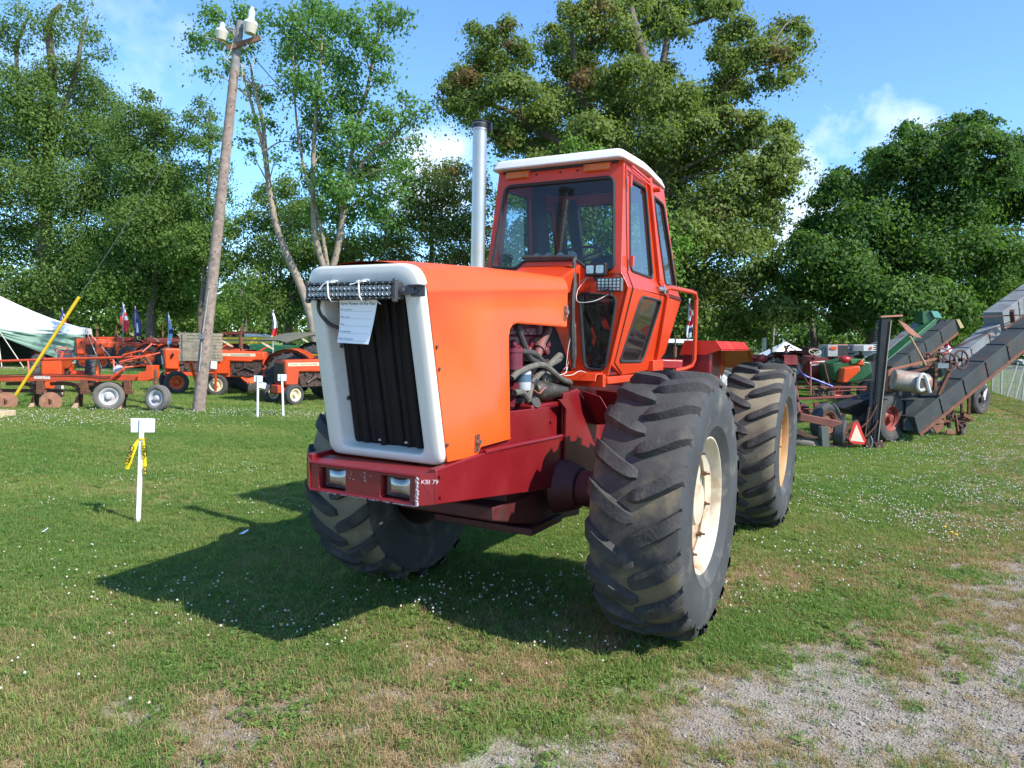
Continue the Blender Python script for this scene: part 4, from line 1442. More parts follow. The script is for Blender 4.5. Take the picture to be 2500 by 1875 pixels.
def ground():
    def spread(lo, hi, step, grow, ends):
        a = list(np.arange(lo, hi + 1e-6, step))
        s = step
        while a[-1] < ends[1]:
            s *= grow
            a.append(a[-1] + s)
        s = step
        b = [a[0]]
        while b[-1] > ends[0]:
            s *= grow
            b.append(b[-1] - s)
        return np.array(b[:0:-1] + a)
    xs = spread(-6, 8, 0.06, 1.12, (-900, 900))
    ys = spread(2, 14, 0.06, 1.10, (-60, 1500))
    X, Y = np.meshgrid(xs, ys)
    Z = (fbm(X * 0.5, Y * 0.5, 5, 3) - 0.5) * 0.05 * sst(3, 8, np.hypot(X, Y - 6)) * (1 - sst(20, 60, np.hypot(X, Y)))
    g = gravelness(X, Y)
    Z = Z + (fbm(X * 9, Y * 9, 8, 3) - 0.5) * 0.022 - 0.012 - g * 0.008
    nx, ny = len(xs), len(ys)
    vs = np.stack([X, Y, Z], -1).reshape(-1, 3)
    idx = np.arange(nx * ny).reshape(ny, nx)
    q = np.stack([idx[:-1, :-1], idx[:-1, 1:], idx[1:, 1:], idx[1:, :-1]], -1).reshape(-1, 4)
    me = bpy.data.meshes.new('ground')
    me.vertices.add(len(vs))
    me.vertices.foreach_set('co', vs.ravel())
    me.loops.add(q.size)
    me.loops.foreach_set('vertex_index', q.ravel().astype(np.int32))
    me.polygons.add(len(q))
    me.polygons.foreach_set('loop_start', (np.arange(len(q)) * 4).astype(np.int32))
    me.polygons.foreach_set('use_smooth', np.ones(len(q), dtype=bool))
    me.update()
    for nm, val in (('gravel', g), ('dry', dryness(X, Y))):
        a = me.attributes.new(nm, 'FLOAT', 'POINT')
        a.data.foreach_set('value', val.ravel().astype(np.float32))
    m = bpy.data.materials.new('ground_soil')
    m.use_nodes = True
    t = m.node_tree
    b = t.nodes['Principled BSDF']
    b.inputs['Roughness'].default_value = 0.95
    b.inputs['Specular IOR Level'].default_value = 0.15
    tc = t.nodes.new('ShaderNodeTexCoord')

    def noise(s, d=5, r=0.6):
        n = t.nodes.new('ShaderNodeTexNoise')
        n.inputs['Scale'].default_value = s
        n.inputs['Detail'].default_value = d
        n.inputs['Roughness'].default_value = r
        t.links.new(tc.outputs['Object'], n.inputs['Vector'])
        return n.outputs['Fac']

    def ramp(f, stops):
        r = t.nodes.new('ShaderNodeValToRGB')
        e = r.color_ramp.elements
        while len(e) < len(stops):
            e.new(0.5)
        for k, (p, c) in enumerate(stops):
            e[k].position = p
            e[k].color = (*c, 1)
        t.links.new(f, r.inputs[0])
        return r.outputs[0]

    def mix(f, a_, b_, mode='MIX'):
        x = t.nodes.new('ShaderNodeMix')
        x.data_type = 'RGBA'
        x.blend_type = mode
        if isinstance(f, float):
            x.inputs[0].default_value = f
        else:
            t.links.new(f, x.inputs[0])
        t.links.new(a_, x.inputs[6])
        t.links.new(b_, x.inputs[7])
        return x.outputs[2]

    def attr(n):
        a = t.nodes.new('ShaderNodeAttribute')
        a.attribute_name = n
        return a.outputs['Fac']
    turf = ramp(noise(26, 6), [(0.3, (0.12, 0.165, 0.046)), (0.5, (0.18, 0.245, 0.07)), (0.72, (0.25, 0.29, 0.10))])
    broad = ramp(noise(0.45, 4), [(0.35, (0.80, 0.92, 0.8)), (0.65, (1.18, 1.08, 1.05))])
    turf = mix(1.0, turf, broad, 'MULTIPLY')
    soil = ramp(noise(40, 6, 0.7), [(0.25, (0.13, 0.085, 0.048)), (0.5, (0.24, 0.165, 0.095)), (0.75, (0.34, 0.25, 0.155))])
    vor = t.nodes.new('ShaderNodeTexVoronoi')
    vor.inputs['Scale'].default_value = 75
    t.links.new(tc.outputs['Object'], vor.inputs['Vector'])
    stone = ramp(vor.outputs['Color'], [(0.1, (0.15, 0.135, 0.115)), (0.45, (0.25, 0.23, 0.20)), (0.8, (0.32, 0.295, 0.26)), (1.0, (0.40, 0.375, 0.335))])
    dust = ramp(noise(7, 5), [(0.35, (0.225, 0.18, 0.13)), (0.65, (0.30, 0.265, 0.215))])
    stone = mix(0.45, stone, dust)
    c = mix(attr('dry'), turf, soil)
    c = mix(attr('gravel'), c, stone)
    t.links.new(c, b.inputs['Base Color'])
    bp = t.nodes.new('ShaderNodeBump')
    bp.inputs['Strength'].default_value = 0.55
    bp.inputs['Distance'].default_value = 0.012
    t.links.new(vor.outputs['Distance'], bp.inputs['Height'])
    t.links.new(bp.outputs[0], b.inputs['Normal'])
    me.materials.append(m)
    return tag(link('ground', me), kind='structure')


ground()

# ------------------------------------------------------------------ grass, clover, stones: uncountable ground cover
PROTO = bpy.data.collections.new('ground_cover_pieces')


def proto(name, verts, faces, m, tone=None):
    me = bpy.data.meshes.new(name)
    me.from_pydata(verts, [], faces)
    me.materials.append(m)
    if tone is not None:
        a = me.attributes.new('tone', 'FLOAT', 'POINT')
        a.data.foreach_set('value', np.array(tone, dtype=np.float32))
    o = bpy.data.objects.new(name, me)
    return o


def scatter(name, protos, pts, rot, scl, idx):
    """one object of ground cover: small pieces instanced on points"""
    col = bpy.data.collections.new(name + '_pieces')
    for i, p in enumerate(protos):
        p.name = '%s_piece_%02d' % (name, i)
        col.objects.link(p)
    me = bpy.data.meshes.new(name)
    me.vertices.add(len(pts))
    me.vertices.foreach_set('co', np.asarray(pts, dtype=np.float32).ravel())
    a = me.attributes.new('rot', 'FLOAT_VECTOR', 'POINT')
    a.data.foreach_set('vector', np.asarray(rot, dtype=np.float32).ravel())
    a = me.attributes.new('scl', 'FLOAT', 'POINT')
    a.data.foreach_set('value', np.asarray(scl, dtype=np.float32))
    a = me.attributes.new('pick', 'INT', 'POINT')
    a.data.foreach_set('value', np.asarray(idx, dtype=np.int32))
    o = bpy.data.objects.new(name, me)
    COL.objects.link(o)
    ng = bpy.data.node_groups.new(name + '_scatter', 'GeometryNodeTree')
    ng.interface.new_socket('Geometry', in_out='INPUT', socket_type='NodeSocketGeometry')
    ng.interface.new_socket('Geometry', in_out='OUTPUT', socket_type='NodeSocketGeometry')
    n = ng.nodes.new
    gi, go = n('NodeGroupInput'), n('NodeGroupOutput')
    ci = n('GeometryNodeCollectionInfo')
    ci.inputs['Collection'].default_value = col
    ci.inputs['Separate Children'].default_value = True
    ci.inputs['Reset Children'].default_value = True
    iop = n('GeometryNodeInstanceOnPoints')
    iop.inputs['Pick Instance'].default_value = True

    def na(nm, ty):
        k = n('GeometryNodeInputNamedAttribute')
        k.data_type = ty
        k.inputs['Name'].default_value = nm
        return k.outputs['Attribute']
    l = ng.links.new
    l(gi.outputs[0], iop.inputs['Points'])
    l(ci.outputs[0], iop.inputs['Instance'])
    l(na('pick', 'INT'), iop.inputs['Instance Index'])
    l(na('rot', 'FLOAT_VECTOR'), iop.inputs['Rotation'])
    l(na('scl', 'FLOAT'), iop.inputs['Scale'])
    l(iop.outputs[0], go.inputs[0])
    mod = o.modifiers.new('scatter', 'NODES')
    mod.node_group = ng
    tag(o, kind='stuff')
    return o


GRASSM = leaf_mat('grass_blade', (0.135, 0.200, 0.046), (0.300, 0.360, 0.115), 0.38)
LUSHM = leaf_mat('lush_blade', (0.085, 0.170, 0.036), (0.205, 0.305, 0.078), 0.38)
DRYM = leaf_mat('dry_blade', (0.25, 0.17, 0.075), (0.46, 0.36, 0.19), 0.25)
CLOVM = leaf_mat('clover_leaf', (0.080, 0.165, 0.034), (0.20, 0.28, 0.065), 0.33)
PETAL = mat('clover_petal', (0.46, 0.45, 0.36), 0.8, var=0.12, scale=90)
PETALP = mat('clover_petal_pink', (0.62, 0.45, 0.40), 0.8, var=0.15, scale=90)
YEL = mat('dandelion_petal', (0.75, 0.45, 0.01), 0.7, var=0.1)
STONEM = [mat('pebble_light', (0.31, 0.285, 0.24), 0.9, var=0.15), mat('pebble_grey', (0.21, 0.193, 0.168), 0.9, var=0.2), mat('pebble_brown', (0.24, 0.185, 0.13), 0.9, var=0.2), mat('pebble_dark', (0.10, 0.095, 0.10), 0.85, var=0.2)]


def tuft(m, n, hgt, spread, wid, lean, rs):
    vs, fs, tn = [], [], []
    for _ in range(n):
        r, a = spread * sqrt(rs.random()), rs.uniform(0, 2 * pi)
        bx, by = r * cos(a), r * sin(a)
        a2 = rs.uniform(0, 2 * pi)
        h = hgt * rs.uniform(0.45, 1.15)
        ln = lean * rs.uniform(0.2, 1.3)
        dx, dy = cos(a2) * ln * h, sin(a2) * ln * h
        wx, wy = -sin(a2) * wid / 2, cos(a2) * wid / 2
        o = len(vs)
        vs += [(bx - wx, by - wy, -0.01), (bx + wx, by + wy, -0.01), (bx + dx * .4 + wx * .8, by + dy * .4 + wy * .8, h * .6), (bx + dx * .4 - wx * .8, by + dy * .4 - wy * .8, h * .6), (bx + dx, by + dy, h * (1 - 0.25 * ln))]
        fs += [(o, o + 1, o + 2, o + 3), (o + 3, o + 2, o + 4)]
        t = rs.random()
        tn += [t * .6, t * .6, t * .8, t * .8, min(1, t + .2)]
    return proto('tuft', vs, fs, m, tn)


def clover(n, rs, spread=0.06, size=0.012):
    vs, fs, tn = [], [], []
    for _ in range(n):
        r, a = spread * sqrt(rs.random()), rs.uniform(0, 2 * pi)
        c = V((r * cos(a), r * sin(a), rs.uniform(0.008, 0.034)))
        t = rs.random()
        tilt = Matrix.Rotation(rs.uniform(-.5, .5), 3, 'X') @ Matrix.Rotation(rs.uniform(-.5, .5), 3, 'Y')
        for k in range(3):
            q = 2 * pi * k / 3 + a
            d, e = V((cos(q), sin(q), 0.15)), V((-sin(q), cos(q), 0))
            s = size * rs.uniform(0.8, 1.2)
            o = len(vs)
            vs += [c + tilt @ p for p in (V((0, 0, 0)), d * s * .8 + e * s * .62, d * s * 1.5, d * s * .8 - e * s * .62)]
            fs.append((o, o + 1, o + 2, o + 3))
            tn += [t * .5, t, t, t]
    return proto('clover', vs, fs, CLOVM, tn)


def bloom(m, r, rs, stalk=0.07):
    mb = MB()
    mb.ball((0, 0, stalk), r, 7, 5, (1, 1, 0.85))
    mb.v = [(x + rs.uniform(-.18, .18) * r, y + rs.uniform(-.18, .18) * r, z + rs.uniform(-.2, .2) * r) for x, y, z in mb.v]
    k = len(mb.v)
    mb.add([(-.0012, 0, 0), (.0012, 0, 0), (.0012, 0, stalk), (-.0012, 0, stalk)], [(0, 1, 2, 3)], 1)
    me = mb.mesh('bloom', [m, CLOVM], 60, fix=False)
    return bpy.data.objects.new('bloom', me)


def field(n, ylo, yhi, power=1.0, wide=0.80):
    """random points inside the widened view wedge between two distances"""
    u = RNG.random(n)
    y = np.sqrt(ylo ** 2 + u * (yhi ** 2 - ylo ** 2))
    x = (RNG.random(n) * 2 - 1) * (y * wide + 0.5)
    return x, y


def gz(x, y):
    g = gravelness(x, y)
    z = (fbm(x * 0.5, y * 0.5, 5, 3) - 0.5) * 0.05 * sst(3, 8, np.hypot(x, y - 6)) * (1 - sst(20, 60, np.hypot(x, y)))
    return z + (fbm(x * 9, y * 9, 8, 3) - 0.5) * 0.022 - 0.012 - g * 0.008


def ground_cover():
    rs = random.Random(31)
    # grass in three distance bands, blades coarser where they are farther
    P, S, I = [], [], []
    protos = [tuft(GRASSM, 16, 0.050, 0.045, 0.0042, 0.9, rs) for _ in range(5)] + [tuft(GRASSM, 12, 0.085, 0.035, 0.0045, 0.7, rs) for _ in range(2)] + [tuft(DRYM, 13, 0.050, 0.05, 0.004, 1.5, rs) for _ in range(3)] + [tuft(GRASSM, 22, 0.060, 0.11, 0.010, 0.8, rs) for _ in range(3)] + [tuft(DRYM, 16, 0.055, 0.12, 0.009, 1.0, rs) for _ in range(2)] + [tuft(LUSHM, 18, 0.055, 0.045, 0.0042, 0.9, rs) for _ in range(3)] + [tuft(LUSHM, 22, 0.065, 0.11, 0.010, 0.8, rs) for _ in range(2)]
    for n, lo, hi, far in ((90000, 2.2, 8.0, 0), (95000, 8.0, 18.0, 0), (70000, 17.0, 34.0, 1), (40000, 33.0, 70.0, 1)):
        x, y = field(n, lo, hi, wide=0.82)
        g, d = gravelness(x, y), dryness(x, y)
        patch = fbm(x * 2.2, y * 2.2, 51, 3)
        weeds = sst(0.56, 0.66, fbm(x * 3.1, y * 3.1, 61, 3))
        keep = RNG.random(n) < (1 - g * (0.93 - 0.45 * weeds)) * (1 - 0.62 * d * (patch < 0.52))
        x, y, g, d = x[keep], y[keep], g[keep], d[keep]
        k = len(x)
        r = RNG.random(k)
        dry = r < (0.05 + 0.68 * d + 0.40 * g * (RNG.random(k) < .7))
        if far:
            i = np.where(dry, 13 + RNG.integers(0, 2, k), 10 + RNG.integers(0, 3, k))
            s = np.where(y > 33, 1.6, 1.0) * RNG.uniform(0.75, 1.15, k)
        else:
            tall = RNG.random(k) < 0.05 + 0.12 * g
            i = np.where(dry, 7 + RNG.integers(0, 3, k), np.where(tall, 5 + RNG.integers(0, 2, k), RNG.integers(0, 5, k)))
            s = RNG.uniform(0.65, 1.1, k) * np.where(g > .4, 0.8, 1.0) * np.where(y > 8, 1.15, 1)
        lush = (~dry) & (RNG.random(k) < sst(0.42, 0.62, fbm(x * 0.55 + 0.2 * y, y * 0.9, 41, 4)) * 0.85)
        i = np.where(lush, (18 if far else 15) + RNG.integers(0, 2 if far else 3, k), i)
        P.append(np.stack([x, y, gz(x, y)], -1)); S.append(s); I.append(i)
    P, S, I = np.concatenate(P), np.concatenate(S), np.concatenate(I)
    R_ = np.stack([RNG.normal(0, .08, len(P)), RNG.normal(0, .08, len(P)), RNG.random(len(P)) * 2 * pi], -1)
    scatter('grass', protos, P, R_, S, I)
    # clover leaves, thickest in a belt in front of the tractor
    protos = [clover(16, rs) for _ in range(4)]
    x, y = field(40000, 2.6, 13.0)
    g = gravelness(x, y)
    dens = sst(0.36, 0.68, fbm(x * 1.7, y * 1.7, 71, 4)) * (1 - g) * (0.25 + 0.9 * (1 - sst(1.2, 3.5, np.abs(y - np.interp(x, _bl[:, 0], _bl[:, 1]) - 1.6))))
    k = RNG.random(len(x)) < dens
    x, y = x[k], y[k]
    n = len(x)
    scatter('clover_leaves', protos, np.stack([x, y, gz(x, y)], -1), np.stack([np.zeros(n), np.zeros(n), RNG.random(n) * 6.28], -1), RNG.uniform(.6, 1.05, n), RNG.integers(0, 4, n))
    # white clover heads in drifts
    protos = [bloom(PETAL, 0.0078, rs, 0.05), bloom(PETAL, 0.0062, rs, 0.042), bloom(PETALP, 0.0072, rs, 0.045)]
    X, Y, S = [], [], []
    x, y = field(26000, 3.0, 10.5)
    e = y - np.interp(x, _bl[:, 0], _bl[:, 1])
    dn = sst(0.36, 0.66, fbm(x * 1.3, y * 1.3, 91, 4)) * sst(0.1, 0.9, e) * 1.5 * (0.08 + 0.16 * sst(1.0, 2.6, x - 0.25 * y + 0.4) * (1 - sst(3.5, 5.5, e)) + 0.16 * (1 - sst(1.6, 3.6, e)))
    k = RNG.random(len(x)) < dn
    X.append(x[k]); Y.append(y[k]); S.append(RNG.uniform(.8, 1.2, k.sum()))
    for (cx, cy, rx, ry, n) in ((-10.5, 15.6, 3.4, 1.3, 420), (-8.6, 14.8, 2.4, 1.0, 160), (-7.3, 17.3, 3.0, .9, 330), (-5.2, 17.0, 2.0, 0.7, 130), (6.6, 10.6, 2.2, 2.2, 330), (8.2, 13.5, 2.6, 2.2, 560), (10.6, 16.5, 2.4, 2.4, 420), (8.6, 11.6, 1.5, 1.6, 150), (4.3, 8.3, 1.6, 1.4, 150), (2.9, 6.4, 0.8, 0.7, 60), (12.3, 20, 2.2, 1.8, 200)):
        X.append(RNG.normal(cx, rx * .55, n)); Y.append(RNG.normal(cy, ry * .55, n)); S.append(RNG.uniform(0.8, 1.35, n) * (1.2 if cy > 12 else 1.0))
    x, y, s = np.concatenate(X), np.concatenate(Y), np.concatenate(S)
    n = len(x)
    scatter('clover_flowers', protos, np.stack([x, y, gz(x, y)], -1), np.stack([RNG.normal(0, .12, n), RNG.normal(0, .12, n), RNG.random(n) * 6.28], -1), s, RNG.choice([0, 0, 0, 1, 1, 2], n))
    # loose stones of the drive
    protos = []
    for m in (STONEM[0], STONEM[0], STONEM[1], STONEM[1], STONEM[2], STONEM[3]):
        mb = MB()
        mb.ball((0, 0, 0), 0.0085, 6, 4, (1, rs.uniform(.6, .9), rs.uniform(.45, .7)))
        mb.v = [(a + rs.uniform(-.002, .002), b + rs.uniform(-.002, .002), c + rs.uniform(-.0015, .0015)) for a, b, c in mb.v]
        protos.append(bpy.data.objects.new('pebble', mb.mesh('pebble', m, 30, fix=False)))
    x, y = field(230000, 2.2, 9.5)
    k = RNG.random(len(x)) < np.clip(gravelness(x, y) * 1.2 - 0.08, 0, 1) * np.clip(1.25 - (y - 2.5) * .12, .3, 1)
    x, y = x[k], y[k]
    n = len(x)
    s = np.minimum(RNG.lognormal(-0.55, 0.42, n), 2.2)
    scatter('gravel', protos, np.stack([x, y, gz(x, y) + 0.001], -1), np.stack([RNG.normal(0, .3, n), RNG.normal(0, .3, n), RNG.random(n) * 6.28], -1), s, RNG.choice([0, 1, 2, 3, 4, 5], n, p=[.28, .24, .2, .14, .1, .04]))


ground_cover()
for (px, py), lb in zip(((2306, 1303), (2322, 1317), (2333, 1323)), ('yellow dandelion flower farthest from the gravel of the three', 'yellow dandelion flower in the middle of the three in the clover', 'yellow dandelion flower nearest the gravel of the three')):
    p = G(px, py)
    t = thing('dandelion', lb, 'flower', (p.x, p.y, 0), 0, 'yellow dandelions in the grass')
    mb = MB()
    mb.lathe([(0.001, 0.084), (0.012, 0.083), (0.018, 0.078), (0.012, 0.070), (0.004, 0.066)], (0, 0, 0), (0, 0, 1), n=12)
    mb.build('flower_head', YEL, t)
    mb = MB()
    mb.tube([(0, 0, -0.01), (0.002, 0.001, 0.068)], 0.0018, 5)
    mb.build('stalk', CLOVM, t)


# ------------------------------------------------------------------ trees
BARK = mat('bark', (0.13, 0.105, 0.08), 0.9, var=0.35, scale=7, bump=0.5, bscale=16, col2=(0.07, 0.06, 0.05), amt=0.6, s2=4)
BARKL = mat('bark_pale', (0.27, 0.22, 0.165), 0.9, var=0.3, scale=6, bump=0.4, bscale=16, col2=(0.15, 0.115, 0.085), amt=0.6, s2=3)
LF = {
    'dark': leaf_mat('leaf_dark', (0.034, 0.085, 0.020), (0.125, 0.220, 0.046), 0.42),
    'deep': leaf_mat('leaf_deep', (0.058, 0.115, 0.028), (0.180, 0.265, 0.064), 0.42),
    'mid': leaf_mat('leaf_mid', (0.060, 0.125, 0.030), (0.18, 0.28, 0.066), 0.42),
    'bright': leaf_mat('leaf_bright', (0.070, 0.155, 0.030), (0.20, 0.32, 0.066), 0.44),
    'oak': leaf_mat('leaf_oak', (0.080, 0.130, 0.032), (0.24, 0.295, 0.085), 0.42),
    'silver': leaf_mat('leaf_silver', (0.060, 0.15, 0.040), (0.175, 0.30, 0.080), 0.44),
}
OAKB = leaf_mat('leaf_oak_brown', (0.11, 0.085, 0.03), (0.20, 0.125, 0.045), 0.3)


def leaves_mesh(name, C_, Rr, m, size, dens, seed, brown=0.0, clump=1.0, hang=0.25):
    """leaf-sized folded blades gathered in clumps on the outside of many boughs"""
    g = np.random.default_rng(seed)
    pts, outw, tone, kind = [], [], [], []
    for c, r, n in zip(C_, Rr, dens):
        nc = max(5, int(9 * clump * (r / 1.3) ** 1.1))
        d = g.normal(size=(nc, 3))
        d /= np.linalg.norm(d, axis=1)[:, None]
        d[:, 2] = d[:, 2] * 0.85 + 0.1
        cc = np.array(c) + d * r * g.uniform(0.45, 1.0, nc)[:, None] * np.array([1, 1, 0.82])
        ct = g.uniform(-0.22, 0.22, nc) + 0.10 * d[:, 2]
        cb = g.random(nc) < brown
        which = g.integers(0, nc, n)
        sg = (0.185 * r + 0.15) * g.uniform(0.7, 1.35, nc)[which] * np.where(g.random(n) < 0.16, 1.42, 1.0)
        off = g.normal(size=(n, 3)) * sg[:, None] * np.array([1, 1, 0.55])
        off[:, 2] -= hang * (off[:, 0] ** 2 + off[:, 1] ** 2) / (sg + 0.1)
        p = cc[which] + off
        o = p - np.array(c)
        o /= (np.linalg.norm(o, axis=1)[:, None] + 1e-6)
        o2 = off / (np.linalg.norm(off, axis=1)[:, None] + 1e-6)
        o = o * 0.5 + o2 * 0.6
        fill = g.random(n) < 0.28
        q = g.normal(size=(n, 3))
        q *= (r * 0.72 * g.random(n) ** (1 / 3.0) / np.linalg.norm(q, axis=1))[:, None]
        p = np.where(fill[:, None], np.array(c) + q * np.array([1, 1, 0.85]), p)
        pts.append(p)
        outw.append(o)
        tone.append(np.clip(0.42 + ct[which] + g.normal(0, 0.15, n), 0, 1))
        kind.append(cb[which])
    p, o, t, kd = np.concatenate(pts), np.concatenate(outw), np.concatenate(tone), np.concatenate(kind)
    n = len(p)
    nr = g.normal(size=(n, 3)) * 0.42 + o * 0.75 + np.array([0, 0, 0.45])
    nr /= np.linalg.norm(nr, axis=1)[:, None]
    a = g.normal(size=(n, 3))
    a -= nr * (a * nr).sum(1)[:, None]
    a /= np.linalg.norm(a, axis=1)[:, None]
    b = np.cross(nr, a)
    L_ = size * g.uniform(0.6, 1.35, n)[:, None]
    W_ = L_ * g.uniform(0.45, 0.75, n)[:, None]
    q = np.stack([p - a * L_ / 2, p + b * W_ / 2 + nr * L_ * 0.12 - a * L_ * 0.06, p + a * L_ / 2 - np.array([0, 0, 1]) * L_ * 0.12, p - b * W_ / 2 + nr * L_ * 0.12 - a * L_ * 0.06], 1).reshape(-1, 3)
    me = bpy.data.meshes.new(name)
    me.vertices.add(4 * n)
    me.vertices.foreach_set('co', q.ravel().astype(np.float32))
    me.loops.add(4 * n)
    me.loops.foreach_set('vertex_index', np.arange(4 * n, dtype=np.int32))
    me.polygons.add(n)
    me.polygons.foreach_set('loop_start', (np.arange(n) * 4).astype(np.int32))
    me.materials.append(m)
    if brown:
        me.materials.append(OAKB)
        me.polygons.foreach_set('material_index', kd.astype(np.int32))
    me.update()
    at = me.attributes.new('tone', 'FLOAT', 'POINT')
    at.data.foreach_set('value', np.repeat(t, 4).astype(np.float32))
    return me


_seed = [100]


def tree(label, cat, Y, foot, lobes, m, size=0.24, dens=0.055, trunk_r=0.35, stems=None, bark=None, brown=0.0, depth=0.55, clump=1.0, limb_every=2, hang=0.25, name='broadleaf_tree', group=None, twig=0.5):
    """lobes: (px, py, r_px[, density factor[, depth shift]]) boughs of the crown at distance Y; foot: pixel column of the trunk"""
    _seed[0] += 1
    rs = random.Random(_seed[0])
    bark = bark or BARK
    base = AT(foot, 820, Y)
    base.z = -0.05
    t = thing(name, label, cat, base, 0, group)
    Cs, Rs, Ds = [], [], []
    size, dens = size * 0.74, dens * (3.7 if m != 'silver' else 2.7)
    for lb in lobes:
        px, py, r = lb[:3]
        f = lb[3] if len(lb) > 3 else 1.0
        dy = lb[4] if len(lb) > 4 else rs.uniform(-1, 1) * depth * 4.0
        c = AT(px, py, Y + dy)
        Cs.append(c - base)
        Rs.append(r / FPX * (Y + dy))
        Ds.append(max(8, int(dens * f * pi * r * r)))
    link('crown', leaves_mesh('crown', Cs, Rs, LF[m], size, Ds, _seed[0], brown, clump, hang), t)
    mb = MB()
    zc = [c.z for c in Cs]
    top = max(zc) * 0.92
    if stems is None:
        lean = [V((rs.uniform(-.25, .25), rs.uniform(-.25, .25), 0)) for _ in range(7)]
        cx_ = sum(c.x for c in Cs) / len(Cs)
        spine = []
        for k in range(7):
            q = k / 6
            spine.append(V((cx_ * 0.8 * q ** 1.5, 0, top * q)) + lean[k] * (0 if k == 0 else 1))
        mb.tube(spine, [trunk_r * (1.25 if i == 0 else 1) * (1 - 0.82 * i / 24) for i in range(25)], 10, smooth=4)
        spines = [spine]
    else:
        spines = []
        for st, r0 in stems:
            sp = [AT(px, py, Y) - base for px, py in st]
            sp[0].z = min(sp[0].z, 0) if sp[0].z < 1.5 else sp[0].z
            n_ = (len(sp) - 1) * 4 + 1
            mb.tube(sp, [r0 * (1 - 0.8 * i / n_) for i in range(n_)], 9, smooth=4)
            spines.append(sp)
    trunk = mb.build('trunk', bark, t, smooth=60, fix=False)
    br = MB()
    for i, c in enumerate(Cs):
        if i % limb_every:
            continue
        best, bd = None, 1e9
        for sp in spines:
            for k in range(1, len(sp)):
                for w in (0.0, 0.5):
                    p = sp[k - 1].lerp(sp[k], w)
                    if p.z > c.z + 0.3 and k > 1:
                        continue
                    d = (p - c).length + max(0, p.z - c.z + 0.6) * 3
                    if p.z < 1.8:
                        d += 4
                    if d < bd:
                        best, bd, kk = p, d, k / len(sp)
        if best is None:
            continue
        L0 = (c - best).length
        mid = best.lerp(c, 0.5) + V((rs.uniform(-.1, .1) * L0, rs.uniform(-.1, .1) * L0, 0.10 * L0))
        r0 = min(trunk_r * 0.36, 0.028 + 0.014 * L0) * (1.1 - 0.5 * kk)
        br.tube([best, mid, c], [r0, r0 * .9, r0 * .8, r0 * .7, r0 * .62, r0 * .5, r0 * .42, r0 * .34, r0 * .25], 6, smooth=4)
        for _ in range(3):
            d = V((rs.uniform(-1, 1), rs.uniform(-1, 1), rs.uniform(-.2, 1))).normalized() * Rs[i] * rs.uniform(.5, .95)
            s0 = mid.lerp(c, rs.uniform(.2, 1))
            br.tube([s0, s0.lerp(c + d, .5) + V((0, 0, .08 * Rs[i])), c + d], [r0 * twig * .6, r0 * twig * .45, r0 * twig * .3, r0 * twig * .12], 4, smooth=2)
    br.build('limbs', bark, t, smooth=60, fix=False)
    return t


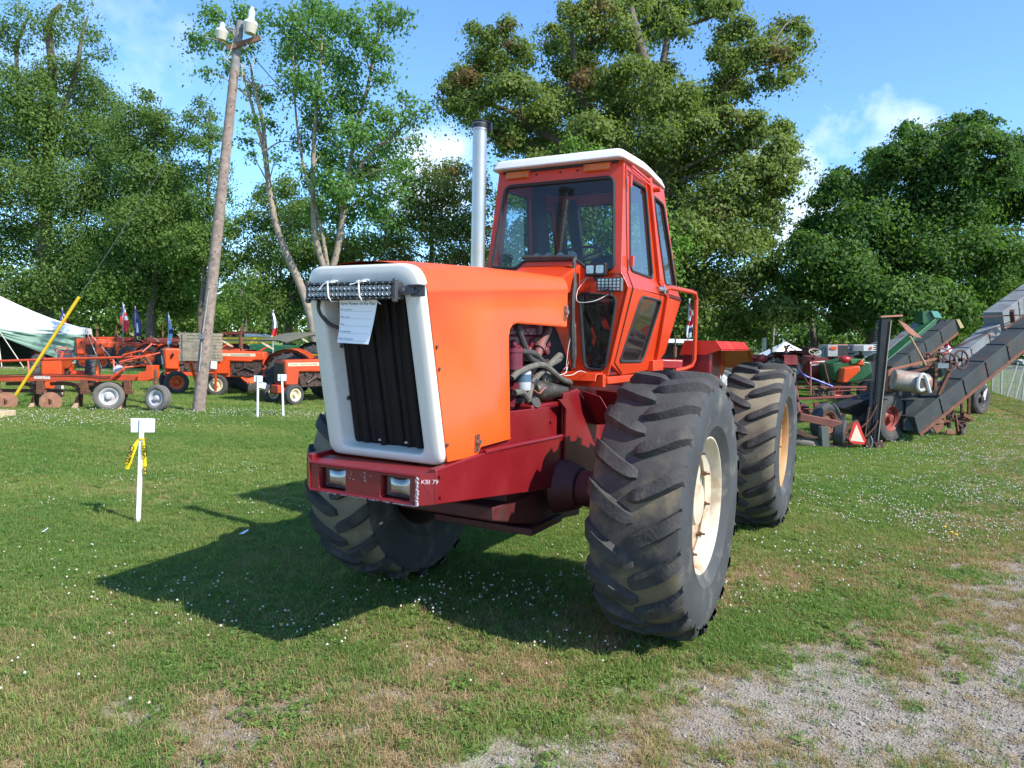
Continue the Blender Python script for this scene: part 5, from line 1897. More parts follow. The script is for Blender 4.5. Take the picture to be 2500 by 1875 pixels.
def trees():
    tree('tall old tree with a thin ragged top behind the white marquee', 'tree', 54, 108,
         [(150, 195, 85), (60, 225, 95), (245, 260, 85), (20, 330, 100), (130, 320, 110), (250, 350, 100), (40, 450, 105), (165, 460, 115), (275, 470, 95), (60, 590, 105), (190, 600, 105), (300, 590, 85), (120, 700, 85), (15, 700, 95), (220, 700, 80), (-110, 300, 140), (-120, 520, 140), (-110, 690, 120),
          (75, 55, 60, .38), (130, 80, 50, .4), (170, 45, 55, .34), (215, 85, 45, .34), (25, 95, 55, .4), (-20, 60, 50, .5), (240, 130, 30, .4), (200, 15, 40, .3)],
         'deep', 0.27, 0.060, 0.62, stems=[([(105, 830), (108, 640), (112, 480), (120, 330), (128, 190), (120, 60), (150, 10)], 0.62), ([(112, 480), (60, 300), (40, 130), (70, 40)], 0.26), ([(118, 350), (180, 200), (200, 90), (215, 40)], 0.24)], depth=0.8)
    tree('slim pointed tree second from the marquee end of the tree line', 'tree', 50, 372,
         [(356, 232, 26, .8), (345, 275, 42), (378, 285, 40), (325, 340, 70), (395, 335, 55), (370, 420, 85), (425, 430, 50), (430, 510, 85), (350, 530, 95), (450, 610, 85), (375, 660, 95), (290, 660, 85), (440, 720, 70)], 'deep', 0.26, 0.060, 0.3, depth=0.6)
    tree('narrow feathery tree whose top stands beside the lamp pole', 'tree', 48, 498,
         [(487, 245, 20, .7), (470, 280, 30, .7), (508, 275, 32, .7), (455, 330, 34, .7), (520, 325, 36, .7), (490, 350, 40, .7), (475, 420, 48, .8), (530, 410, 36, .7), (505, 480, 56, .8), (545, 470, 30, .6), (520, 550, 62), (470, 580, 70), (560, 560, 40, .8), (545, 640, 60), (590, 620, 32, .7)], 'mid', 0.24, 0.056, 0.22, depth=0.4)
    tree('round bright green tree behind the plough and the state flags', 'tree', 51, 372,
         [(345, 470, 45), (420, 470, 50), (300, 520, 55), (380, 530, 70), (455, 540, 50), (240, 610, 70), (330, 600, 85), (430, 610, 80), (500, 610, 45), (200, 690, 60), (290, 690, 75), (390, 700, 80), (480, 690, 60), (330, 745, 55), (440, 755, 50)], 'bright', 0.25, 0.060, 0.32, depth=0.6)
    tree('dark spreading tree behind the canopy tractor', 'tree', 46, 700,
         [(650, 475, 45, .9), (700, 455, 40, .9), (625, 540, 50, .9), (690, 540, 70), (755, 520, 60), (640, 620, 60), (715, 620, 75), (790, 600, 70), (660, 700, 65), (740, 710, 75), (610, 740, 35), (810, 700, 60), (840, 620, 60), (690, 760, 50)], 'deep', 0.25, 0.058, 0.34, depth=0.6)
    tree('pale low tree in the gap between the lamp pole and the forked maple', 'tree', 58, 600, [(560, 700, 32, .8), (600, 690, 36, .8), (640, 700, 32, .8), (580, 750, 45), (630, 755, 45), (530, 760, 40)], 'bright', 0.26, 0.06, 0.2, depth=0.3)
    tree('tall airy maple with a pale forked trunk rising over the tractor hood', 'tree', 30, 775,
         [(520, 35, 36, .8), (485, 95, 34, .8), (545, 95, 40, .8), (600, 40, 45, .8), (560, 165, 32, .7), (505, 175, 20, .7), (590, 120, 30, .7), (615, 215, 26, .8), (650, 235, 28, .8), (620, 290, 24, .7), (660, 300, 22, .7), (605, 345, 20, .7), (690, 215, 22, .6), (615, 375, 14, .7), (675, 385, 22, .6),
          (720, 55, 58, .8), (790, 35, 62, .8), (700, 130, 42, .7), (770, 120, 62, .8), (850, 65, 60, .8), (940, 40, 52, .7), (985, 30, 24, .6), (910, 110, 46, .7), (840, 160, 56, .8), (760, 210, 56, .8), (720, 190, 34, .7), (925, 190, 36, .6), (860, 240, 60, .8), (780, 290, 58, .9), (930, 275, 44, .7), (985, 235, 26, .6), (1000, 290, 34, .7), (1040, 265, 20, .6), (870, 330, 62, .9), (950, 350, 54, .8), (1015, 345, 26, .7), (800, 375, 60, .9), (735, 350, 30, .7), (890, 415, 64, .9), (975, 410, 40, .8), (820, 450, 62, .9), (755, 430, 34, .8), (910, 490, 60, .9), (840, 525, 52, .9), (780, 510, 34, .8), (960, 470, 36, .8), (1005, 400, 26, .6)],
         'silver', 0.205, 0.050, 0.2, stems=[([(770, 835), (758, 770), (735, 700), (702, 625), (672, 540), (656, 450), (648, 370), (640, 290), (622, 220), (612, 160)], 0.20), ([(656, 450), (640, 350), (610, 240), (580, 120), (560, 40)], 0.09),
                                             ([(795, 835), (800, 690), (772, 590), (764, 470), (768, 330), (778, 200), (790, 60)], 0.17), ([(800, 700), (828, 590), (845, 460), (870, 320), (905, 180), (925, 60)], 0.15), ([(845, 460), (900, 380), (960, 330), (1020, 280)], 0.08), ([(800, 650), (780, 540), (740, 400), (720, 250), (715, 100)], 0.09)], bark=BARKL, depth=0.5, clump=1.3, hang=0.4, limb_every=1, name='maple_tree')
    tree('rusty leaved small tree behind the exhaust stack', 'tree', 44, 1060,
         [(1005, 455, 42, .8), (1055, 425, 45, .8), (1115, 415, 48, .8), (1160, 460, 48), (1090, 480, 60), (1010, 520, 58), (950, 540, 50), (1060, 560, 70), (1150, 550, 65), (980, 605, 65), (900, 600, 55), (1090, 640, 70), (1000, 680, 70), (910, 680, 70), (1170, 640, 60), (860, 730, 60), (960, 750, 70), (1080, 740, 80)], 'oak', 0.24, 0.058, 0.28, depth=0.5, brown=0.22)
    tree('fresh green sapling seen through the cab windows', 'tree', 27, 1440,
         [(1260, 480, 40), (1330, 455, 45), (1440, 380, 32), (1430, 440, 60), (1390, 350, 20, .8), (1480, 460, 70), (1560, 520, 60), (1300, 560, 70), (1400, 540, 80), (1510, 580, 80), (1600, 600, 50), (1250, 620, 60), (1360, 650, 80), (1470, 680, 80), (1590, 680, 60), (1665, 590, 22)], 'bright', 0.19, 0.056, 0.14, depth=0.3)
    tree('huge spreading oak with olive leaves towering over the cab', 'tree', 38, 1610,
         [(1130, 205, 42), (1100, 220, 26, .8), (1120, 170, 30, .8), (1195, 90, 40, .9), (1160, 70, 28, .7), (1240, 60, 30, .8), (1200, 150, 60), (1265, 115, 38, .9), (1290, 145, 24, .8), (1180, 225, 66), (1270, 215, 62), (1110, 255, 40, .9), (1150, 285, 44), (1215, 300, 50), (1280, 290, 52), (1230, 350, 34, .8), (1260, 340, 40), (1300, 360, 40),
          (1355, 80, 34, .9), (1390, 40, 44), (1450, 25, 52), (1345, 120, 28, .8), (1400, 105, 50), (1460, 90, 56), (1530, 20, 60), (1520, 90, 50), (1600, 15, 60), (1590, 70, 46), (1665, 10, 52), (1650, 60, 40, .8), (1730, 10, 46), (1770, 20, 34, .9), (1800, 12, 22, .8), (1430, 150, 40), (1375, 170, 40, .9),
          (1770, 85, 38, .9), (1820, 70, 40, .9), (1745, 130, 32, .8), (1880, 95, 36, .8), (1915, 65, 26, .8), (1950, 55, 26, .8), (1965, 75, 20, .7), (1945, 110, 30, .8), (1850, 130, 50, .9), (1790, 150, 46, .9), (1910, 145, 34, .8), (1945, 175, 24, .7), (1870, 190, 34, .8), (1770, 205, 48), (1820, 220, 34, .8), (1745, 240, 44), (1920, 190, 24, .7),
          (1340, 215, 40, .9), (1330, 280, 60), (1400, 245, 66), (1475, 200, 62), (1550, 165, 50, .9), (1540, 230, 70), (1620, 180, 46, .9), (1620, 240, 66), (1690, 250, 56), (1345, 350, 62), (1435, 320, 78), (1530, 310, 82), (1630, 320, 82), (1715, 310, 60), (1310, 400, 44), (1400, 400, 70), (1500, 400, 84), (1610, 410, 90), (1710, 395, 80), (1790, 350, 50), (1770, 290, 40),
          (1835, 285, 30, .9), (1850, 325, 46), (1910, 320, 40), (1925, 360, 34), (1890, 385, 58), (1935, 405, 30), (1820, 420, 64), (1930, 445, 22, .8), (1890, 455, 44), (1760, 480, 84), (1850, 510, 62), (1890, 540, 30, .9), (1660, 500, 84), (1690, 590, 88), (1790, 580, 80), (1860, 590, 48), (1640, 600, 60), (1665, 690, 80), (1760, 690, 88), (1850, 670, 62), (1895, 640, 34), (1880, 740, 56), (1690, 780, 70), (1790, 790, 80), (1560, 640, 70), (1580, 740, 70)],
         'oak', 0.25, 0.062, 0.75, stems=[([(1612, 850), (1612, 600), (1608, 420), (1600, 300), (1590, 200), (1560, 110), (1540, 20)], 0.75), ([(1600, 260), (1625, 120), (1640, 70), (1700, 55), (1790, 22)], 0.22), ([(1608, 440), (1700, 330), (1760, 230), (1830, 150), (1930, 90)], 0.26), ([(1605, 460), (1500, 340), (1410, 220), (1400, 120), (1390, 40)], 0.30), ([(1608, 520), (1450, 390), (1330, 330), (1230, 265), (1110, 250)], 0.28), ([(1610, 560), (1420, 460), (1290, 340), (1240, 330)], 0.2)], depth=0.9, brown=0.045, name='oak_tree', limb_every=2)
    tree('dark dense maple filling the sky behind the corn elevators', 'tree', 37, 2150,
         [(2215, 318, 30, .9), (2245, 340, 34), (2330, 300, 34, .9), (2385, 290, 32, .9), (2415, 300, 24, .8), (2305, 345, 48), (2365, 340, 46), (2430, 350, 44), (2475, 350, 34, .9), (2200, 370, 48), (2135, 385, 34), (2165, 420, 54), (2260, 410, 74), (2355, 410, 74), (2440, 420, 62), (2500, 400, 50), (2060, 425, 32, .9), (2035, 455, 40), (2105, 460, 62), (2010, 490, 40), (2000, 540, 50), (2080, 540, 80), (2185, 520, 88), (2300, 520, 92), (2410, 510, 84), (2495, 500, 70), (1975, 600, 58), (2060, 635, 90), (2180, 630, 98), (2310, 630, 100), (2430, 620, 90), (1965, 690, 62), (2050, 725, 76), (2150, 735, 86), (2270, 735, 86), (2385, 730, 80), (2480, 710, 80), (2060, 790, 40), (2140, 800, 40), (2240, 795, 45), (1960, 760, 40), (2600, 420, 110), (2600, 600, 120), (2590, 730, 90), (2340, 790, 40), (2440, 790, 40)],
         'dark', 0.26, 0.064, 0.6, depth=0.9, name='maple_tree')
    tree('ragged tree with bare twigs between the oak and the dark maple', 'tree', 46, 1985, [(1960, 545, 22, .5), (1985, 575, 32, .7), (2020, 590, 30, .8), (1950, 620, 40), (2000, 650, 50), (1940, 690, 55), (1920, 770, 50), (1985, 720, 60)], 'oak', 0.24, 0.055, 0.25, depth=0.3, brown=0.1)
    # far-off wood that closes the horizon behind everything
    Cs, Rs, Ds = [], [], []
    rs = random.Random(77)
    for px in range(-500, 3100, 42):
        for k in range(2):
            py = (rs.uniform(740, 790) if k else rs.uniform(800, 830)) + (px - 1250) * 0.021
            Cs.append(AT(px, py, 78 + rs.uniform(-6, 8)))
            Rs.append(rs.uniform(45, 70) / FPX * 78)
            Ds.append(420)
    tag(link('far_woods', leaves_mesh('far_woods', Cs, Rs, LF['deep'], 0.55, Ds, 901)), kind='stuff')


trees()


# ------------------------------------------------------------------ helpers for the showground
def Z4(x, y):
    return (x * 0.24110, 650 + y * 0.24110)


def Z5(x, y):
    return (380 + x * 0.24110, 650 + y * 0.24110)


def Z6(x, y):
    return (1850 + x * 0.29385, 700 + y * 0.29385)


def flat(name, pts, z, m):
    mb = MB()
    mb.add([(x, y, z) for x, y in pts], [tuple(range(len(pts)))])
    return tag(mb.build(name, m, smooth=0), kind='structure')


LANE = mat('lane_gravel', (0.30, 0.28, 0.25), 0.95, var=0.2, scale=1.5, col2=(0.20, 0.22, 0.10), amt=0.5, s2=0.4)
flat('gravel_lane', [(-80, 32.6), (-2, 34.2), (-2, 37.6), (-80, 36.4)], 0.012, LANE)
flat('road', [(27, 50), (140, 70), (140, 100), (30, 82)], 0.012, mat('asphalt_pale', (0.16, 0.16, 0.165), 0.9, var=0.15, scale=0.8))

ACO = mat('showground_orange', (0.62, 0.068, 0.010), 0.38, var=0.08, scale=3, coat=0.15)
ACO2 = mat('faded_orange', (0.50, 0.060, 0.016), 0.5, var=0.14, scale=4, col2=(0.34, 0.06, 0.025), amt=0.5, s2=3)
FRED = mat('tractor_red', (0.30, 0.012, 0.016), 0.4, var=0.1, scale=3)
FREDD = mat('tractor_red_dull', (0.14, 0.016, 0.014), 0.55, var=0.2, scale=4, col2=(0.09, 0.035, 0.025), amt=0.5)
GREEN = mat('implement_green', (0.015, 0.085, 0.030), 0.4, var=0.15, scale=3)
GREENL = mat('implement_green_light', (0.03, 0.17, 0.06), 0.4, var=0.15, scale=3)
CREAM = mat('cream_paint', (0.62, 0.54, 0.36), 0.5, var=0.08)
CREAMD = mat('decal_cream', (0.58, 0.50, 0.34), 0.6, var=0.05)
BTYRE = mat('small_tyre', (0.045, 0.044, 0.043), 0.8, var=0.25, scale=6, col2=(0.12, 0.10, 0.075), amt=0.4, s2=4)
BTYREG = mat('grey_tyre', (0.13, 0.12, 0.105), 0.85, var=0.2, scale=6)
GALV = mat('galvanised', (0.20, 0.22, 0.24), 0.45, 0.5, var=0.15, scale=4)
GREYP = mat('weathered_grey_sheet', (0.042, 0.050, 0.050), 0.78, 0.0, var=0.25, scale=3, col2=(0.095, 0.045, 0.030), amt=0.85, s2=2.2, edge=0.54, spec=0.25)
GREYW = mat('pale_sheet', (0.17, 0.185, 0.19), 0.7, 0.0, var=0.15, scale=3, col2=(0.14, 0.055, 0.032), amt=0.9, s2=1.6, edge=0.53, spec=0.3)
CANVAS = mat('marquee_canvas', (0.78, 0.78, 0.77), 0.8, var=0.03)
CURTAIN = mat('curtain_green', (0.16, 0.26, 0.20), 0.8, var=0.06)
ROPE = mat('rope', (0.55, 0.50, 0.40), 0.9, var=0.1)
DARKI = mat('dark_ironwork', (0.025, 0.022, 0.022), 0.65, var=0.3)
YELP = mat('yellow_paint', (0.72, 0.46, 0.02), 0.45, var=0.06)
ENG = mat('engine_grime', (0.06, 0.035, 0.028), 0.6, 0.2, var=0.5, scale=18, col2=(0.18, 0.12, 0.09), amt=0.5, s2=14)
RIMO = mat('rim_orange', (0.62, 0.085, 0.012), 0.5, var=0.12)
RIMC = mat('rim_cream', (0.62, 0.55, 0.36), 0.5, var=0.1, scale=6, col2=(0.3, 0.16, 0.08), amt=0.5, s2=6, edge=0.6)
RIMWH = mat('rim_pale', (0.42, 0.42, 0.43), 0.5, var=0.2, scale=6, col2=(0.32, 0.16, 0.10), amt=0.7, s2=5, edge=0.54)


def small_wheel(parent, name, R, W, loc, rotz=0.0, rim=RIMO, tm=BTYRE, lugs=0, out=1, nuts=True, tilt=0.0):
    rr = R * (0.58 if lugs == 0 else 0.52)
    key = '%s%.2f%.2f%d%s' % (name, R, W, lugs, tm.name)
    if lugs:
        t = lug_tyre(R, W, rr, lugs, key, [tm, tm, tm], lug_h=R * 0.05, lw=R * 0.085, hi=False)
    else:
        t = road_tyre(R, W, rr, key, tm)
    rm = disc_rim(rr, W, 'rim%s%s' % (key, rim.name), rim, depth=0.45)
    w = wheel(parent, name, R, W, rr, loc, out, t, rm, (6, rr * 0.30, R * 0.035, RUST, W * 0.5 * 0.42) if nuts else None, rotz)
    if tilt:
        w.rotation_euler.x = tilt
    return w


def tractor_grille(t, x1, hz0, hz1, hw, grille):
    m = MB()
    gz0, gz1, gw = hz0 + 0.06, hz1 - 0.09, hw * 0.40
    m.box((x1 + 0.004, 0, (gz0 + gz1) / 2), (0.012, gw * 2, gz1 - gz0))
    g = m.build('grille', mat('tractor_grille', (0.035, 0.026, 0.020), 0.6, var=0.3), t)
    m = MB()
    nb = 9
    for i in range(nb + 1):
        y = -gw + 2 * gw * i / nb
        if grille == 'bars':
            m.box((x1 + 0.012, y, (gz0 + gz1) / 2), (0.010, 0.008, gz1 - gz0))
        else:
            z = gz0 + (gz1 - gz0) * i / nb
            m.box((x1 + 0.012, 0, z), (0.010, gw * 2, 0.010))
    m.build('grille_bars', mat('grille_bronze', (0.16, 0.10, 0.055), 0.5, 0.3), g)


def farm_tractor(label, front, head, wb=2.2, Rr=0.68, Wr=0.34, tr=0.75, Rf=0.36, Wf=0.16, tf=0.16, hz0=0.72, hz1=1.36, hw=0.50, hx=0.62, nose=0.32, paint=ACO, rimf=RIMC, rimr=RIMO, grille='bars', stripe=None, model=None,
                 wheel_m=CREAM, fenders=True, exhaust=True, seat=True, canopy=None, group=None, lamps=True, tyre=BTYRE, lug=16, bev=0.05, slope=0.04, papers=False, name='farm_tractor', steer=0.0, opening=True):
    """old farm tractor, x forward from the rear axle; front = ground point under the front axle, head = compass angle from +X"""
    d = V((cos(head), sin(head), 0))
    rear = V((front[0], front[1], 0)) - d * wb
    t = thing(name, label, 'tractor', (rear.x, rear.y, 0), head, group)
    x1 = wb + nose
    for s in (1, -1):
        small_wheel(t, 'rear_wheel', Rr, Wr, (0, s * tr, Rr - 0.01), 0, rimr, tyre, lug, s)
        small_wheel(t, 'front_wheel', Rf, Wf, (wb, s * tf, Rf - 0.01), steer, rimf, BTYREG if tyre is BTYREG else BTYRE, 0, s)
    m = MB()
    m.box((wb * 0.52, 0, Rr + 0.02), (wb * 0.95, hw * 0.62, 0.30))
    m.box((0.1, 0, Rr + 0.08), (0.62, 0.42, 0.46))
    m.cyl((0, -tr, Rr), (0, tr, Rr), 0.10, n=12)
    m.box((wb + 0.02, 0, hz0 - 0.10), (0.5, hw * 0.55, 0.22))
    m.bar((wb, 0, hz0 - 0.1), (wb, 0, Rf), 0.10)
    m.bar((wb, -tf - 0.04, Rf + 0.02), (wb, tf + 0.04, Rf + 0.02), 0.08)
    m.build('chassis', paint, t, bevel=0.015)
    side = [(hx, hz1 - slope), (x1 - 0.03, hz1), (x1, hz1 - 0.05), (x1 - 0.015, hz0 + 0.02), (x1 - 0.06, hz0)]
    if opening:
        side += [(x1 - 0.42, hz0), (x1 - 0.46, hz1 - 0.34), (hx + 0.40, hz1 - 0.36), (hx + 0.30, hz1 - 0.30), (hx, hz1 - 0.30)]
    else:
        side += [(hx, hz0)]
    m = MB()
    m.prism([(x, -hw / 2, z) for x, z in side], (0, hw, 0))
    m.build('hood', paint, t, bevel=bev)
    m = MB()
    m.box(((hx + x1 - 0.4) / 2, 0, (hz0 + hz1) / 2 - 0.12), (x1 - hx - 0.55, hw * 0.72, hz1 - hz0 - 0.12))
    rs = random.Random(int(front[0] * 10))
    for _ in range(12):
        m.box((rs.uniform(hx + 0.2, x1 - 0.5), rs.choice((-1, 1)) * hw * 0.38, rs.uniform(hz0, hz1 - 0.36)), (rs.uniform(.05, .2), 0.08, rs.uniform(.05, .16)))
    for s in (1, -1):
        m.tube([(hx + 0.3, s * hw * 0.43, hz0 + 0.1), (hx + 0.6, s * hw * 0.45, hz0 + 0.22), (hx + 0.9, s * hw * 0.42, hz0 + 0.05)], 0.03, 6)
    m.build('engine', ENG if paint is not FREDD else RUSTD, t)
    # grille
    if grille != 'none':
        tractor_grille(t, x1, hz0, hz1, hw, grille)
    if seat:
        m = MB()
        m.prism([(0.02, -0.22, Rr + 0.36), (0.46, -0.22, Rr + 0.36), (0.47, -0.22, Rr + 0.44), (0.08, -0.22, Rr + 0.44), (0.0, -0.22, Rr + 0.74), (-0.06, -0.22, Rr + 0.72)], (0, 0.44, 0))
        m.build('seat', SEATM, t, bevel=0.03)
    m = MB()
    c, n_ = V((hx - 0.06, 0, hz1 + 0.16)), V((-0.5, 0, 0.85)).normalized()
    xx, yy, _ = frame_for(n_)
    m.tube([c + (xx * cos(a) + yy * sin(a)) * 0.21 for a in np.linspace(0, 2 * pi, 25)[:-1]], 0.014, 6, closed=True)
    for a in (0.3, 2.4, 4.5):
        m.tube([c - n_ * 0.03, c + (xx * cos(a) + yy * sin(a)) * 0.21], 0.010, 5)
    m.build('steering_wheel', wheel_m, t)
    m = MB()
    m.tube([c - n_ * 0.02, c - n_ * 0.02 + V((0.40, 0, -0.24))], 0.025, 8)
    m.box((hx + 0.02, 0, hz1 - 0.25), (0.10, hw * 0.9, 0.42))
    m.build('dash', paint, t, bevel=0.02)
    if fenders:
        for s in (1, -1):
            m = MB()
            L_ = []
            for k in range(9):
                a = radians(20 + 125 * k / 8)
                r = Rr + 0.09
                L_.append([V((r * cos(a), s * (tr - Wr * 0.62), Rr + r * sin(a))), V((r * cos(a), s * (tr + Wr * 0.55), Rr + r * sin(a)))])
            m.loft(L_, closed=False)
            m.loft([[p + V((0, 0, 0.012)) for p in l] for l in L_], closed=False)
            L2 = [[l[0], V((l[0].x * 0.55, l[0].y, Rr + (l[0].z - Rr) * 0.5))] for l in L_]
            m.loft(L2, closed=False)
            m.build('fender', paint, t, smooth=45)
    if exhaust:
        m = MB()
        ex = hx + (x1 - hx) * 0.5
        m.cyl((ex, 0.03, hz1 - 0.05), (ex, 0.03, hz1 + 0.12), 0.028, n=10)
        m.cyl((ex, 0.03, hz1 + 0.06), (ex, 0.03, hz1 + 0.42), 0.065, n=14)
        m.cyl((ex, 0.03, hz1 + 0.42), (ex, 0.03, hz1 + 0.78), 0.026, n=10)
        m.build('exhaust', RUST, t)
    if lamps:
        for s in (1, -1):
            m = MB()
            m.lathe([(0.001, -0.06), (0.05, -0.05), (0.065, 0.0), (0.06, 0.012), (0.001, 0.016)], (x1 - 0.22, s * (hw / 2 + 0.08), hz1 - 0.20), (1, 0, 0), n=14)
            m.bar((x1 - 0.25, s * hw * 0.4, hz1 - 0.22), (x1 - 0.25, s * (hw / 2 + 0.08), hz1 - 0.22), 0.02)
            m.build('headlamp', DARKI if paint is ACO else paint, t)
    if stripe:
        for s in (1, -1):
            m = MB()
            m.box(((hx + x1) / 2 + 0.1, s * (hw / 2 + 0.002), hz1 - 0.125), (x1 - hx - 0.35, 0.004, 0.095))
            k = m.build('decal_stripe', CREAMD, t)
            u = (-s, 0, 0)
            xs_ = (hx + x1) / 2 + 0.1 + s * (x1 - hx - 0.35) / 2
            text('lettering', stripe, 0.075, DARKI, (xs_ - s * (0.42 if model else 0.15), s * (hw / 2 + 0.005), hz1 - 0.152), u, (0, 0, 1), k, 0.001)
            if model:
                text('lettering', model, 0.055, DARKI, (xs_ - s * 0.05, s * (hw / 2 + 0.005), hz1 - 0.146), u, (0, 0, 1), k, 0.001)
    if papers:
        m = MB()
        m.box((x1 + 0.03, -0.02, hz0 + 0.30), (0.004, 0.22, 0.28), Matrix.Rotation(0.1, 3, 'Y'))
        m.build('entry_card', PAPER, t)
    if canopy:
        m = MB()
        L_ = []
        for k in range(7):
            q = k / 6
            x = 0.2 + 2.3 * q
            z = canopy + 0.06 * sin(pi * q) - 0.45 * max(0, q - 0.6)
            L_.append([V((x, -0.72, z - 0.05)), V((x, -0.4, z)), V((x, 0.4, z)), V((x, 0.72, z - 0.05))])
        m.loft(L_, closed=False)
        m.loft([[p + V((0, 0, 0.02)) for p in l] for l in L_], closed=False)
        m.build('canopy', mat('canopy_khaki', (0.12, 0.115, 0.075), 0.8, var=0.1), t)
        for s in (1, -1):
            m = MB()
            m.tube([(0.45, s * 0.50, Rr + 0.25), (0.5, s * 0.5, canopy)], 0.022, 8)
            m.build('canopy_post', CREAM, t)
        m = MB()
        m.ball((0.47, 0.52, Rr + 0.72), 0.075, 12, 8, (0.5, 1, 1))
        m.build('warning_lamp', AMBER, t)
    return t


# ------------------------------------------------------------------ pole, guy wire, stakes
def pole_and_wires():
    base = G(482, 1004)
    Y = base.y
    P = lambda px, py, dy=0.0: AT(px, py, Y + dy) - V((base.x, base.y, 0))
    t = thing('lamp_pole', 'leaning weathered wooden utility pole carrying two bucket shaped lamps', 'utility pole', (base.x, base.y, 0))
    WOODP = mat('pole_wood', (0.25, 0.19, 0.155), 0.9, var=0.3, scale=9, bump=0.6, bscale=22, col2=(0.11, 0.085, 0.07), amt=0.7, s2=5)
    WOODG = mat('pole_grey', (0.20, 0.195, 0.185), 0.85, var=0.25, scale=9, bump=0.5, bscale=22)
    b0, k1, tp = P(484, 1010), P(573, 168), P(587, 52)
    m = MB()
    m.cyl(b0, k1, 0.148, 0.105, n=18)
    m.build('pole', WOODP, t)
    m = MB()
    m.cyl(k1, tp, 0.103, 0.085, n=18)
    m.build('pole_top', WOODG, t)
    for i in range(26):
        rs = random.Random(i)
        q = rs.uniform(0.02, 0.98)
        p = b0.lerp(k1, q)
        a = rs.uniform(-2.6, -0.4)
        r = 0.148 + (0.105 - 0.148) * q
        m = MB()
        d = V((cos(a), sin(a), 0))
        m.cyl(p + d * (r - 0.01), p + d * (r + 0.008), 0.014, n=8)
        m.build('knot', RUSTD, t)
    m = MB()
    m.bar(P(553, 118, -0.14), P(636, 92, -0.14), 0.05, 0.12)
    m.build('crossarm', mat('crossarm_wood', (0.16, 0.085, 0.05), 0.9, var=0.3, scale=12), t, bevel=0.006)
    SHADE = mat('lamp_cap', (0.68, 0.70, 0.72), 0.4, 0.2, var=0.05)
    GLOBE = mat('lamp_globe', (0.50, 0.46, 0.37), 0.35, var=0.06)
    for (px, py, k, n_, lb) in ((541, 84, 1.0, 0, ''), (611, 66, 1.18, 1, 'larger')):
        c = P(px, py, -0.25)
        l = sub('lamp', t, c, (0.0, 0.10, 0))
        m = MB()
        m.lathe([(0.001, -0.13 * k), (0.105 * k, -0.128 * k), (0.125 * k, -0.03 * k), (0.142 * k, 0.045 * k)], (0, 0, 0), (0, 0, 1), n=24)
        m.build('globe', GLOBE, l)
        m = MB()
        prof = [(0.145 * k, 0.045 * k), (0.147 * k, 0.058 * k), (0.125 * k, 0.10 * k), (0.068 * k, 0.14 * k), (0.06 * k, 0.23 * k)]
        prof += [(0.035 * k, 0.27 * k), (0.001, 0.275 * k)] if n_ == 0 else [(0.065 * k, 0.28 * k), (0.062 * k, 0.32 * k), (0.04 * k, 0.33 * k), (0.035 * k, 0.385 * k), (0.001, 0.39 * k)]
        m.lathe(prof, (0, 0, 0), (0, 0, 1), n=24)
        m.build('cap', SHADE, l)
    m = MB()
    m.tube([P(548, 73, -0.2), P(560, 68, -0.15), P(570, 70, -0.1), P(577, 84, -0.06)], 0.022, 8, smooth=4)
    m.tube([P(604, 58, -0.2), P(596, 62, -0.12), P(588, 70, -0.06)], 0.022, 8, smooth=4)
    m.build('lamp_arm', MATS['galvanised'], t)
    m = MB()
    for pts in ([(569, 105), (560, 130), (548, 150)], [(541, 125), (552, 142), (562, 153)], [(586, 155), (600, 165), (615, 164), (620, 150), (619, 138)], [(588, 155), (591, 170), (591, 200)], [(600, 104), (606, 112), (598, 118)]):
        m.tube([P(x, y, -0.16) for x, y in pts], 0.010, 6, smooth=4)
    m.build('lead_wires', mat('lead_grey', (0.40, 0.39, 0.36), 0.6), t)
    m = MB()
    m.tube([P(566, 205, -0.06), P(548, 380, -0.08), P(520, 640, -0.11), P(495, 812, -0.14)], 0.011, 6)
    m.build('conduit', MATS['lead_grey'], t)
    m = MB()
    m.box(P(492, 822, -0.16), (0.115, 0.08, 0.125))
    m.build('junction_box', GALV, t, bevel=0.008)
    m = MB()
    m.tube([P(492, 836, -0.14), P(490, 870, -0.15), P(486, 905, -0.15)], 0.010, 6)
    m.build('conduit', MATS['lead_grey'], t)
    # overhead line towards the trees
    top = V((base.x, base.y, 0)) + P(600, 118, -0.1)
    w = thing('overhead_wire', 'thin black overhead wire running down from the lamp pole top into the maple', 'wire', top)
    end = AT(1010, 440, 34) - top
    m = MB()
    m.tube([end * q - V((0, 0, 0.9 * sin(pi * q))) for q in np.linspace(0, 1, 14)], 0.012, 5)
    m.build('strand', DARKI, w)
    # guy wire in its yellow guard
    a = G(19, 994)
    att = V((base.x, base.y, 0)) + P(566, 150, -0.1)
    g = thing('guy_wire', 'yellow guard tube on the steel guy wire slanting across the marquee', 'guy wire', a)
    dv = att - a

    def px_of(q):
        v = a + dv * q - V((0, 0, CAMH))
        return CX + FPX * v.dot(_r) / v.dot(_f)
    lo, hi = 0.0, 1.0
    for _ in range(40):
        mid = (lo + hi) / 2
        if px_of(mid) < 193:
            lo = mid
        else:
            hi = mid
    m = MB()
    m.tube([dv * 0.01, dv * lo], 0.038, 10)
    m.build('guard', YELP, g)
    m = MB()
    m.tube([dv * -0.01, dv * 0.03], 0.03, 8)
    m.build('anchor_eye', GALV, g)
    m = MB()
    m.tube([dv * lo, dv], 0.005, 5)
    m.build('wire', GALV, g)
    s = G(8, 1018)
    t = thing('stone_slab', 'flat sandy stone slab at the foot of the yellow guy guard', 'stone', (s.x - 0.15, s.y, 0))
    m = MB()
    m.prism(rnd([(-0.5, -0.3, 0), (0.30, -0.25, 0), (0.33, 0.2, 0), (-0.4, 0.3, 0)], 0.08, 3), (0, 0, 0.14))
